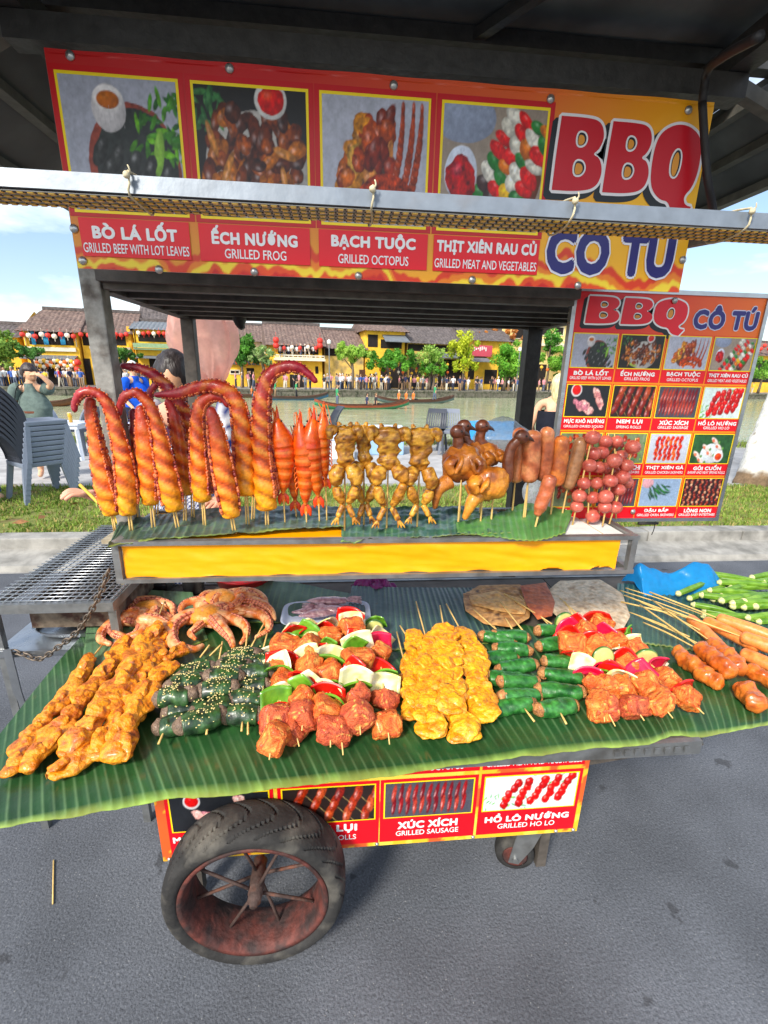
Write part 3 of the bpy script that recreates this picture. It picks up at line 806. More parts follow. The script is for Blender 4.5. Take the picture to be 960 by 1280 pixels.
# ================================================================== the cart
M_STEEL = mat('galvanised_steel', (150, 152, 152), rough=.45, var=.2, vscale=9, bump=.12, bscale=60, metal=.75, col2=(104, 100, 94), c2pos=(.5, .75))
M_STAIN = mat('stainless', (176, 180, 184), rough=.3, var=.12, vscale=8, bump=.08, bscale=40, metal=.9)
M_POST = mat('worn_steel_post', (150, 148, 142), rough=.6, var=.3, vscale=14, bump=.2, bscale=80, metal=.25, col2=(96, 88, 80), c2pos=(.55, .68))
M_DARKST = mat('dark_stained_metal', (80, 74, 68), rough=.6, var=.4, vscale=10, bump=.2, bscale=50, col2=(92, 84, 76), c2pos=(.5, .7))
M_ROOF = mat('dark_tarpaulin', (92, 95, 95), rough=.75, var=.35, vscale=2.2, bump=.5, bscale=5, col2=(140, 144, 142), c2pos=(.52, .75))
M_FRAME = mat('black_painted_iron', (54, 53, 51), rough=.55, var=.35, vscale=12, bump=.2, bscale=60)
M_RUBBER = mat('tyre_rubber', (50, 49, 48), rough=.75, var=.3, vscale=10, bump=.2, bscale=120, col2=(104, 100, 92), c2pos=(.5, .72), spec=.3)
M_RUST = mat('rusty_rim', (104, 54, 46), rough=.7, var=.4, vscale=18, bump=.3, bscale=90, col2=(60, 44, 42), c2pos=(.40, .62), metal=.2)
M_RUSTD = mat('rusty_iron', (84, 66, 60), rough=.75, var=.4, vscale=20, bump=.3, bscale=100, metal=.3, col2=(120, 74, 54), c2pos=(.55, .7))
M_BOARD = mat('table_board', (92, 84, 76), rough=.7, var=.3, vscale=6, bump=.1)
M_YCLOTH = mat('yellow_oilcloth', (255, 170, 0), rough=.38, var=.05, vscale=9, bump=.12, bscale=9, spec=.5)
M_RIVET = mat('rivet', (190, 190, 186), rough=.35, metal=.8, var=.1, bump=0)
M_ROPE = mat('twine', (206, 194, 160), rough=.9, var=.2, bump=.2)
M_CABLE = mat('black_cable', (36, 34, 34), rough=.6, bump=0)

cart = thing('food_cart', 'steel street food cart with dark awning, slatted shelf and one big spoked wheel', 'food cart', (.1, 1.4, 0))
# body box under the table
b = MB(); b.box((-.50, 1.03, .262), (-.478, 1.70, .70)); b.box((.69, 1.03, .262), (.71, 1.70, .70)); b.box((-.478, 1.68, .262), (.69, 1.70, .70)); b.box((-.478, 1.032, .27), (.69, 1.678, .285))
b.build('body_box', M_DARKST, cart, smooth=False)
# table top with edge angle
b = MB(); b.box((-.70, .872, .716), (.885, 1.80, .736), bev=.003); b.box((.888, 1.10, .716), (1.40, 1.80, .736), bev=.003); b.build('table_top', M_BOARD, cart, smooth=False)
b = MB(); b.box((-.71, .855, .700), (.89, .869, .739)); b.box((-.71, 1.803, .700), (1.40, 1.815, .739)); b.box((-.716, .87, .7), (-.703, 1.80, .738)); b.box((.8865, .87, .7), (.896, 1.098, .738))
for k in range(8): b.box((.66 + k * .026, .849, .712), (.674 + k * .026, .853, .728))
b.build('table_edge', M_STEEL, cart, smooth=False)
b = MB()
for x in (-.45, .66):
    for y in (1.1, 1.62): b.box((x - .016, y - .016, .02), (x + .016, y + .016, .715))
b.bar((-.62, .9, .70), (-.48, 1.06, .50), .02, .02); b.bar((.93, .9, .70), (.70, 1.06, .48), .02, .02)
for (vs, fs) in zip(b.v, range(99)):
    q = MB(); q.add(vs, [(0, 3, 2, 1), (4, 5, 6, 7), (0, 1, 5, 4), (1, 2, 6, 5), (2, 3, 7, 6), (3, 0, 4, 7)]); q.build('leg' if fs < 4 else 'brace', M_DARKST, cart, smooth=False)

# big wheel, axle along y
def add_wheel(parent):
    c = np.array([-.236, .95, .243])
    w = thing  # noqa
    t = MB()
    Rr, hw = .243, .064
    prof = []
    for a in np.linspace(0, 2 * np.pi, 72, endpoint=False):
        r_ = .215 + .028 * np.sign(math.cos(a)) * abs(math.cos(a)) ** .8; h_ = hw * np.sign(math.sin(a)) * abs(math.sin(a)) ** .7
        prof.append((r_, h_))
    # tread grooves carved as radial dents on a dense revolved surface
    n = 720; th = np.linspace(0, 2 * np.pi, n, endpoint=False); m = len(prof)
    V = []
    for k, (r_, h_) in enumerate(prof):
        a = 2 * np.pi * k / m
        outer = math.cos(a) > .45
        rr = np.full(n, r_)
        if outer:
            ph = (th * 22 / (2 * np.pi) + .9 * math.cos(h_ / hw * 2.2) + h_ * 6) % 1.0
            gr_ = np.clip((.075 - np.abs(ph - .5)) / .03, 0, 1) * np.clip((abs(h_) - .006) / .004, 0, 1)
            rr = rr - .0060 * gr_
        elif math.cos(a) > .0:
            rr = rr + .0008 * np.sin(th * 60)
        V.append(np.c_[c[0] + rr * np.cos(th), np.full(n, c[1] + h_), c[2] + rr * np.sin(th)])
    V = np.vstack(V)
    F = [(k * n + i, ((k + 1) % m) * n + i, ((k + 1) % m) * n + (i + 1) % n, k * n + (i + 1) % n) for k in range(m) for i in range(n)]
    t.add(V, F); wh = t.build('wheel', M_RUBBER, parent); smooth_angle(wh, 35)
    r_ = MB()
    r_.lathe(c, [(.188, -.058), (.196, -.059), (.196, -.053), (.190, -.046), (.183, -.036), (.181, 0), (.183, .036), (.190, .046), (.196, .053), (.196, .056), (.184, .056), (.176, .036), (.173, 0), (.176, -.036), (.184, -.056)], n=64, axis=(0, 1, 0), closed=True)
    r_.build('rim', M_RUST, wh)
    h = MB(); h.lathe(c, [(.0, -.062), (.010, -.062), (.012, -.052), (.018, -.05), (.018, -.034), (.020, -.032), (.020, .035), (.016, .04), (.02, .06), (0, .06)], n=20, axis=(0, 1, 0)); h.build('hub', M_RUSTD, wh)
    for k in range(8):
        a = k * np.pi / 4 + .3; s = MB(); y = -.022 if k % 2 else .02
        d = np.array([math.cos(a), 0, math.sin(a)])
        s.sweep([c + d * .02 + (0, y, 0), c + d * .178 + (0, y * .3, 0)], [.0046, .0042], n=8, m=4); s.build('spoke', M_RUSTD, wh)
    ax = MB(); ax.lathe(c, [(.009, .06), (.009, .09), (.012, .09), (.012, .12)], n=12, axis=(0, 1, 0)); ax.build('axle', M_RUSTD, parent)
add_wheel(cart)
# castor
cc = np.array([.575, 1.115, .064])
b = MB(); b.lathe(cc, [(.02, -.022), (.05, -.023), (.062, -.018), (.064, -.008), (.064, .008), (.062, .018), (.05, .023), (.02, .022)], n=36, axis=(.25, 1, 0)); ca = b.build('caster_wheel', M_RUBBER, cart)
b = MB(); b.lathe(cc, [(.0, -.028), (.036, -.0245), (.042, -.0238)], n=24, axis=(.25, 1, 0)); b.build('caster_disc', M_RUST, ca)
b = MB()
for sgn in (-1, 1):
    o = cc + np.array([.25, 1, 0]) / 1.03 * sgn * .032
    b.prism([(-.02, -.02), (.012, -.022), (.05, .06), (.07, .13), (.0, .13), (-.01, .06)], o, (1, -.25, 0), (0, 0, 1), np.array([.25, 1, 0]) / 1.03 * .004)
b.lathe(cc, [(.009, -.04), (.009, .04)], n=12, axis=(.25, 1, 0))
b.box(cc + (-.04, -.05, .13), cc + (.09, .05, .136)); b.box(cc + (.0, -.02, .136), cc + (.05, .02, .2))
b.build('caster_fork', M_STEEL, cart, smooth=False)

# posts
for nm, x, y, z0, z1, w, mm in (('front_post', -.632, 1.385, 1.0335, 2.26, .05, M_POST), ('front_post', .90, 1.53, 1.034, 2.26, .05, M_POST), ('rear_post', -.615, 2.10, .0, 2.26, .05, M_DARKST), ('rear_post', .842, 2.10, .0, 2.26, .065, M_FRAME)):
    b = MB(); b.box((x - w / 2, y - w / 2, z0), (x + w / 2, y + w / 2, z1), bev=.004); b.build(nm, mm, cart, smooth=False)
# slatted shelf under the awning
b = MB()
b.box((-.640, 1.412, 1.783), (-.600, 2.074, 1.822)); b.box((.845, 1.502, 1.783), (.885, 2.066, 1.822))
b.box((-.605, 1.368, 1.786), (.66, 1.400, 1.815)); b.box((-.605, 1.335, 1.80), (.66, 1.366, 1.868))
for k, y in enumerate((1.52, 1.66, 1.80, 1.95, 2.09)):
    b.box((-.5995, y - .016, 1.784), (.8445, y + .016, 1.815))
b.build('shelf_frame', M_DARKST, cart, smooth=False)
b = MB()
for k in range(7):
    y = 1.405 + k * .1; b.box((-.60, y, 1.8235), (.66 if k == 0 else .86, y + .088, 1.832))
b.build('shelf_slats', mat('dark_shelf_boards', (70, 60, 52), rough=.8, var=.4, vscale=8, bump=.2, stretch=(1, 8, 8)), cart, smooth=False)

# awning: frame, central sheet, sloping side wings
b = MB()
b.box((-.66, 1.215, 2.215), (.93, 1.265, 2.262)); b.box((-.66, 1.72, 2.262), (.93, 1.76, 2.30)); b.box((-.66, 2.09, 2.262), (.93, 2.14, 2.31))
for x in (-.64, .905): b.box((x - .028, .62, 2.264), (x + .028, 2.6, 2.318))
b.box((-.72, .80, 2.32), (1.0, .84, 2.352)); b.box((-.9, 1.3, 2.319), (1.2, 1.335, 2.35)); b.bar((.30, 1.33, 2.335), (.62, .84, 2.335), .022, .022)
b.box((-.66, 1.45, 2.28), (.93, 1.475, 2.312)); b.bar((.2, 1.36, 2.24), (.75, 1.36, 2.24), .02, .05)
b.build('awning_frame', M_FRAME, cart, smooth=False)
b = MB()
def rsheet(x0, x1, y0, y1, z0, z1, sag=.012):
    b.grid(lambda u, v: np.c_[x0 + (x1 - x0) * u, y0 + (y1 - y0) * v, z0 + (z1 - z0) * u - sag * np.abs(np.sin(v * 3 * np.pi)) * np.sin(u * np.pi)], 12, 24)
    b.grid(lambda u, v: np.c_[x0 + (x1 - x0) * u, y0 + (y1 - y0) * v, z0 + (z1 - z0) * u + .004 - sag * np.abs(np.sin(v * 3 * np.pi)) * np.sin(u * np.pi)], 12, 24)
rsheet(-.68, .985, .62, 2.62, 2.356, 2.356)
rsheet(-.70, -.955, .58, 2.66, 2.345, 2.15)
rsheet(1.085, 1.30, .58, 2.66, 2.33, 2.18)
rsheet(.986, 1.084, 1.42, 2.66, 2.354, 2.334, 0)
b.build('awning_sheet', M_ROOF, cart)
M_TUBE = mat('grey_awning_tube', (108, 106, 98), rough=.6, var=.3, vscale=10, bump=.1, metal=.2)
b = MB()
for k, t in enumerate((.45, .97)):
    x, z = -.70 - .255 * t, 2.345 - .195 * t; b.box((x - .016, .58, z - .034), (x + .016, 2.66, z - .01))
b.bar((-.66, 1.3, 2.29), (-.95, 1.3, 2.13), .03, .03); b.bar((-.66, 2.1, 2.29), (-.95, 2.1, 2.13), .03, .03)
b.build('awning_ribs', M_TUBE, cart, smooth=False); b = MB()
for t in (.05, .5, .97):
    x, z = 1.085 + .215 * t, 2.33 - .15 * t; b.box((x - .014, .58, z - .032), (x + .014, 2.66, z - .008))
b.bar((.93, 1.3, 2.29), (1.29, 1.3, 2.16), .03, .03); b.bar((.93, 2.1, 2.29), (1.29, 2.1, 2.16), .03, .03)
b.build('awning_ribs', M_TUBE, cart, smooth=False)
M_ARM = mat('brown_arm', (122, 108, 88), rough=.7, var=.35, vscale=20, bump=.2)
b = MB(); b.bar((.90, 1.45, 1.955), (.90, .70, 1.875), .028, .028); b.build('side_arm', M_ARM, cart, smooth=False)
b = MB()
pts = [aty(878, 128, 1.17), aty(880, 165, 1.165), aty(884, 220, 1.16), aty(890, 255, 1.13), aty(893, 284, 1.05)]
b.sweep(pts, [.0085], n=8, m=24); b.sweep([aty(878, 128, 1.17), aty(884, 90, 1.16), aty(905, 70, 1.0), aty(950, 45, .9)], [.0085], n=8, m=20)
b.build('cable', M_CABLE, cart)

# yellow display tray, hung in front of the post ---------------------
tray = thing('display_tray', 'long steel framed display tray with yellow cloth front above the table', 'tray', (.13, 1.33, 1.03))
TX0, TX1, TY0, TY1, TZ0, TZ1 = -.604, .872, 1.2, 1.50, 1.034, 1.154
b = MB()
for y in (TY0, TY1 - .02):
    b.box((TX0, y, TZ1 - .012), (TX1, y + .02, TZ1)); b.box((TX0, y, TZ0), (TX1, y + .02, TZ0 + .012))
    for x in (TX0, TX1 - .022): b.box((x, y + .001, TZ0 + .012), (x + .018, y + .02, TZ1 - .012))
for x in (TX0, TX1 - .02):
    b.box((x + .001, TY0 + .02, TZ1 - .017), (x + .02, TY1 - .02, TZ1 - .001)); b.box((x + .001, TY0 + .02, TZ0 + .001), (x + .02, TY1 - .02, TZ0 + .016))
b.build('frame', M_STEEL, tray, smooth=False)
b = MB()
def cloth(u, v):
    x = TX0 + .022 + (TX1 - .075 - TX0) * u; z = TZ0 + .011 + (TZ1 - TZ0 - .022) * v
    z = np.where(v < .01, z + .004 * np.sin(u * 47) + .010 * (u > .8) * np.sin(u * 60), z)
    y = TY0 + .012 + .005 * fbm(np.c_[u * 5, v * 1.2, u * 0], 1, 3) + .0035 * fbm(np.c_[u * 9 + v * 2.5, v * 4, u * 0], 1, 8) + .0015 * fbm(np.c_[u * 40 + v * 6, v * 3, u * 0], 1, 9)
    return np.c_[x, y, z]
b.grid(cloth, 160, 18)
b.build('cloth_front', M_YCLOTH, tray)
b = MB(); b.box((TX0 + .021, TY0 + .0205, TZ1 - .034), (TX1 - .09, TY1 - .0205, TZ1 - .006), bev=.004); b.build('cloth_bed', M_YCLOTH, tray, smooth=False)
b = MB(); b.box((TX1 - .089, TY0 + .0205, TZ1 - .034), (TX1 - .0215, TY1 - .0205, TZ1 - .010)); b.box((.60, TY0 + .022, TZ1 - .0058), (TX1 - .10, TY1 - .022, TZ1 - .003)); b.build('paper_lining', mat('white_paper', (226, 226, 220), rough=.8, var=.1, bump=.1), tray, smooth=False)
b = MB(); b.box((.30, 1.24, TZ0 + .017), (.80, 1.45, TZ0 + .045)); b.build('inner_board', M_BOARD, tray, smooth=False)
qs = aty(167, 745, 1.60)
b = MB(); b.box((qs[0] - .028, 1.58, .737), (qs[0] + .028, 1.62, 1.05)); b.box((qs[0] - .028, 1.50, 1.036), (qs[0] + .028, 1.579, 1.05)); b.build('support', mat('beige_steel', (176, 164, 138), rough=.6, var=.3, vscale=14, bump=.1), tray, smooth=False)
# light bar -----------------------------------------------------------
lb = thing('light_bar', 'long grey metal light bar with rows of yellow diodes underneath, tied with string', 'light', (.1, .84, 1.835))
BX0, BX1 = -.66, 1.02
b = MB()
b.add([(BX0, .800, 1.836), (BX1, .800, 1.834), (BX1, .804, 1.858), (BX0, .804, 1.860), (BX0, .880, 1.860), (BX1, .880, 1.858), (BX1, .880, 1.834), (BX0, .880, 1.836)],
      [(0, 1, 2, 3), (3, 2, 5, 4), (4, 5, 6, 7), (0, 7, 6, 1), (0, 3, 4, 7), (1, 6, 5, 2)])
b.build('housing', mat('bar_metal', (122, 131, 141), rough=.45, metal=.25, var=.15, vscale=14, bump=.06, col2=(120, 124, 130), c2pos=(.62, .72)), lb, smooth=False)
for k in range(4):
    y = .811 + k * .0175; s = MB(); s.box((BX0 + .01, y - .006, 1.8325), (BX1 - .01, y + .006, 1.8338))
    st = s.build('led_strip', mat('strip_board', (196, 190, 180), rough=.6, var=.1, bump=0), lb, smooth=False)
    d = MB(); q = MB()
    for i in range(116):
        x = BX0 + .02 + i * .0142
        d.box((x, y - .0048, 1.8309), (x + .0078, y + .0030, 1.8323)); q.box((x + .0092, y - .0045, 1.8313), (x + .0118, y - .0005, 1.8323)); q.box((x - .002, y + .0040, 1.8313), (x + .0055, y + .0056, 1.8323))
    d.build('diodes', mat('led_phosphor', (240, 196, 70), rough=.4, var=.1, bump=0), st, smooth=False); q.build('resistors', M_CABLE, st, smooth=False)
for px in (165, 465, 716, 938):
    x = aty(px, 255, .8)[0]; s = MB()
    s.sweep([(x, .797, 1.862), (x + .002, .795, 1.848), (x - .001, .797, 1.833), (x + .003, .84, 1.8275), (x, .884, 1.833), (x + .002, .884, 1.864), (x, .84, 1.868), (x + .001, .797, 1.862)], [.0017], n=6, m=30)
    s.sweep([(x, .797, 1.856), (x + .005, .793, 1.862), (x + .003, .792, 1.868)], [.002, .001], n=6, m=6)
    s.blob((x, .793, 1.856), .005, sub=2, disp=.001, ds=300); s.build('tie', M_ROPE, lb)

# charcoal grill at the left ------------------------------------------
gr = thing('charcoal_grill', 'steel charcoal grill with wire grate standing left of the cart', 'grill', (-.89, 1.7, 0))
GX0, GX1, GY0, GY1, GZ = -1.075, -.70, 1.36, 2.08, .90
b = MB()
for y in (GY0, GY1): b.box((GX0, y - .011, GZ - .03), (GX1, y + .011, GZ))
for x in (GX0 + .011, GX1 - .011): b.box((x - .011, GY0 + .011, GZ - .03), (x + .011, GY1 - .011, GZ))
b.build('frame', M_STEEL, gr, smooth=False)
b = MB()
for i in range(17):
    x = GX0 + .01 + (GX1 - GX0 - .02) * i / 16; b.sweep([(x, GY0, GZ + .004), (x, GY1, GZ + .004)], [.0019], n=6, m=2)
for i in range(31):
    y = GY0 + (GY1 - GY0) * i / 30; b.sweep([(GX0, y, GZ + .0075), (GX1, y, GZ + .0075)], [.0019], n=6, m=2)
b.build('grate', M_STAIN, gr)
b = MB(); b.box((GX0 + .08, GY0 + .06, .78), (GX1 - .02, GY1 - .03, .785)); b.box((GX0 + .08, GY0 + .06, .785), (GX0 + .085, GY1 - .03, GZ - .031)); b.box((GX1 - .025, GY0 + .06, .785), (GX1 - .02, GY1 - .03, GZ - .031)); b.box((GX0 + .085, GY0 + .06, .785), (GX1 - .025, GY0 + .065, GZ - .031)); b.box((GX0 + .085, GY1 - .035, .785), (GX1 - .025, GY1 - .03, GZ - .031))
b.build('fire_box', mat('burnt_steel', (120, 106, 90), rough=.7, var=.4, vscale=16, bump=.2, col2=(70, 44, 34), c2pos=(.45, .58), metal=.3), gr, smooth=False)
b = MB()
for i in range(140):
    p = (random.uniform(GX0 + .1, GX1 - .04), random.uniform(GY0 + .08, GY1 - .05), random.uniform(.80, .835)); b.blob(p, random.uniform(.012, .026), sub=1, disp=.008, ds=60, seed=i)
b.build('charcoal', mat('charcoal', (50, 46, 44), rough=.95, var=.5, vscale=60, bump=.3, col2=(118, 110, 104), c2pos=(.55, .7)), gr, smooth=False)['kind'] = 'stuff'
b = MB(); b.box((GX0, GY0 + .0, .728), (GX1, GY1, .738)); b.box((GX0, GY0 - .006, .716), (GX1, GY0 - .001, .738)); b.build('lower_shelf', M_STAIN, gr, smooth=False)
for x in (GX0 + .012, GX1 - .012):
    for y in (GY0 + .012, GY1 - .012):
        b = MB(); b.box((x - .012, y - .010, 0), (x + .012, y + .010, .7155)); b.box((x - .012, y - .010, .739), (x + .012, y + .010, GZ - .031)); b.build('leg', M_STEEL, gr, smooth=False)
kn = aty(8, 812, 1.34)
b = MB(); b.prism([(-.012, 0), (.012, 0), (.013, -.16), (.016, -.20), (.010, -.25), (-.002, -.268), (-.004, -.19), (-.012, -.16)], kn, (1, 0, 0), (0, 0, 1), (0, .004, 0))
tag(b.build('hanging_knife', M_STAIN, None, origin=kn, smooth=False), 'serrated steel blade hanging down from the front left corner of the grill', 'knife')
# steel pan on the lower shelf
p0 = np.array([-.86, 1.52, .739])
b = MB()
def pan(u, v):
    a = u * 2 * np.pi
    sx, sy = .155, .12
    prof_r = np.interp(v, [0, .35, .6, .8, 1], [0, .85, .95, 1.0, 1.06]); prof_z = np.interp(v, [0, .35, .6, .8, 1], [.003, .003, .010, .028, .031])
    q = 3.2
    ca, sa = np.cos(a), np.sin(a); k = (np.abs(ca) ** q + np.abs(sa) ** q) ** (-1 / q)
    return np.c_[p0[0] + sx * prof_r * k * ca, p0[1] + sy * prof_r * k * sa, p0[2] + prof_z]
b.grid(pan, 49, 12); tag(b.build('steel_pan', M_STAIN, None, origin=p0), 'shallow oblong stainless pan on the lower shelf of the grill', 'pan')
# chain
pts = [aty(136, 712, 1.30), aty(128, 735, 1.30), aty(113, 765, 1.31), aty(96, 790, 1.32), aty(74, 808, 1.33), aty(56, 821, 1.335), aty(44, 824, 1.34), aty(30, 818, 1.345), aty(16, 814, 1.35)]
P = spline(pts, 27); b = MB()
for i in range(26):
    a, c = P[i], P[i + 1]; s, u, d = frame_from(c - a, (0, 1, 0)); w = s if i % 2 else u; mid = (a + c) / 2; L = np.linalg.norm(c - a) * .72
    ring = [mid + d * L * math.cos(t) + w * .0075 * math.sin(t) for t in np.linspace(0, 2 * np.pi, 13)]
    b.sweep(ring, [.0027], n=6, m=24)
tag(b.build('chain', mat('old_chain', (120, 108, 96), rough=.5, metal=.6, var=.3, vscale=30), None, origin=P[0]), 'old steel chain slung between the tray corner and the grill shelf', 'chain')
# ================================================================== printed signs
M_PRINT = mat('glossy_print', vcol=True, rough=.38, var=.0, bump=.06, bscale=25, spec=.45, rvar=.08)
_TXT = {}; _AREA = {}
def text_geo(s, offset=.0, space=1.0):
    key = (s, offset, space)
    if key in _TXT: return _TXT[key]
    c = bpy.data.curves.new('t', 'FONT'); c.body = s; c.offset = offset; c.resolution_u = 3; c.space_character = space
    o = bpy.data.objects.new('t', c); COL.objects.link(o)
    dg = bpy.context.evaluated_depsgraph_get()
    me = bpy.data.meshes.new_from_object(o.evaluated_get(dg))
    V = np.array([v.co[:] for v in me.vertices]); F = [tuple(p.vertices) for p in me.polygons]
    area = sum(p.area for p in me.polygons)
    edges = {}
    for f in F:
        for i in range(len(f)):
            e = (min(f[i], f[i - 1]), max(f[i], f[i - 1])); edges[e] = edges.get(e, 0) + 1
    per = sum(np.linalg.norm(V[a] - V[b_]) for (a, b_), n in edges.items() if n == 1)
    bpy.data.objects.remove(o); bpy.data.curves.remove(c); bpy.data.meshes.remove(me)
    _AREA[key] = (area, per)
    _TXT[key] = (V, F); return V, F
def put_text(mb, s, x0, x1, z0, z1, y, col, offset=.018, space=1.0, ref=None):
    """fit the text's box into x0..x1, z0..z1 on the vertical plane y; bold strokes come from ringed copies of the outline"""
    if 'Ò' in s:
        i = s.index('Ò'); s = s.replace('Ò', 'O')
        xa = text_geo(s[:i], 0, space)[0][:, 0].max() if i else 0; c_ = (xa + text_geo(s[:i + 1], 0, space)[0][:, 0].max()) / 2
        V, F = text_geo(s, 0, space); n0 = len(V); h_ = text_geo('O', 0)[0][:, 1].max()
        V = np.vstack([V, [(c_ - .20, h_ + .20, 0), (c_ - .04, h_ + .20, 0), (c_ + .10, h_ + .06, 0), (c_ + .0, h_ + .06, 0)]]); F = F + [(n0 + 3, n0 + 2, n0 + 1, n0)]
    else: V, F = text_geo(s, 0, space)
    rf = offset if ref is None else ref; n = 12 if offset > .06 else (8 if offset > .02 else 4)
    lo, hi = V.min(0) - rf, V.max(0) + rf
    for k in range(n + 1):
        d = (0, 0) if k == n else (math.cos(k * 2 * math.pi / n) * offset, math.sin(k * 2 * math.pi / n) * offset)
        X = x0 + (V[:, 0] + d[0] - lo[0]) / (hi[0] - lo[0]) * (x1 - x0); Z = z0 + (V[:, 1] + d[1] - lo[1]) / (hi[1] - lo[1]) * (z1 - z0)
        mb.add(np.c_[X, np.full(len(X), y - k * 2.5e-5), Z], F, lin(col))
def rect(mb, x0, x1, z0, z1, y, col):
    mb.add([(x0, y, z0), (x1, y, z0), (x1, y, z1), (x0, y, z1)], [(0, 1, 2, 3)], lin(col))

# ---- painted food prints: small colour images made of shaded blobs, laid on a fine grid
class Img:
    def __init__(s, w, h, bg, seed=0, noise=.12):
        s.w, s.h = w, h; s.rs = random.Random(seed); s.seed = seed
        v, u = np.meshgrid(np.linspace(0, 1, h), np.linspace(0, 1, w), indexing='ij'); s.u, s.v = u, v
        a = w / h; s.a = a
        P = np.c_[u.ravel() * a, v.ravel(), np.zeros(u.size)]; s.P = P
        s.n1 = fbm(P, 9, seed).reshape(h, w); s.n2 = fbm(P, 26, seed + 3, 2).reshape(h, w)
        s.im = lin(bg)[None, None, :] * (1 + noise * s.n1[..., None])
    K = 1.0
    def ell(s, cx, cy, rx, ry, ang=0, col=(128, 128, 128), rim=.45, hi=.35, nz=.3, edge=.22, flat=False):
        hi = hi * .6; nz = nz * 1.3
        if max(rx, ry) > .12: edge = min(edge, .03); nz *= .5
        if not flat and max(rx, ry) < .2: rx, ry = rx * s.K, ry * s.K
        x = (s.u - cx) * s.a; y = s.v - cy; ca, sa = math.cos(ang), math.sin(ang)
        X = (x * ca + y * sa) / rx; Y = (-x * sa + y * ca) / ry; d = np.sqrt(X * X + Y * Y) * (1 + edge * s.n1)
        m = np.clip((1 - d) * min(rx, ry) * s.h * 1.0, 0, 1)
        if flat: sh = np.ones_like(d)
        else: sh = 1 - rim * np.clip(d, 0, 1) ** 2 + .25 * (-(X * .4 * ca) + Y * .5)
        sh = sh * (1 + nz * s.n2)
        c = lin(col)[None, None, :] * sh[..., None]
        if hi: c = c + (hi * np.exp(-(((X + .25) / .28) ** 2 + ((Y - .35) / .25) ** 2)))[..., None] * .5 * (1 + s.n2[..., None])
        s.im = s.im * (1 - m[..., None]) + np.clip(c, 0, 1) * m[..., None]
    def line(s, x0, y0, x1, y1, w, col):
        px, py = (x1 - x0) * s.a, y1 - y0; L2 = px * px + py * py
        X = (s.u - x0) * s.a; Y = s.v - y0; t = np.clip((X * px + Y * py) / L2, 0, 1)
        d = np.hypot(X - t * px, Y - t * py); m = np.clip((w - d) * s.h, 0, 1)[..., None]
        s.im = s.im * (1 - m) + lin(col) * m
    def leafs(s, n, cx, cy, r, c1, c2, size=.06):
        for k in range(n):
            t = s.rs.random(); c = [c1[i] * (1 - t) + c2[i] * t for i in range(3)]
            s.ell(cx + s.rs.uniform(-r, r), cy + s.rs.uniform(-r, r), size * s.rs.uniform(.6, 1.4), size * .35, s.rs.uniform(0, 3.1), c, .3, .1, .4, .3)
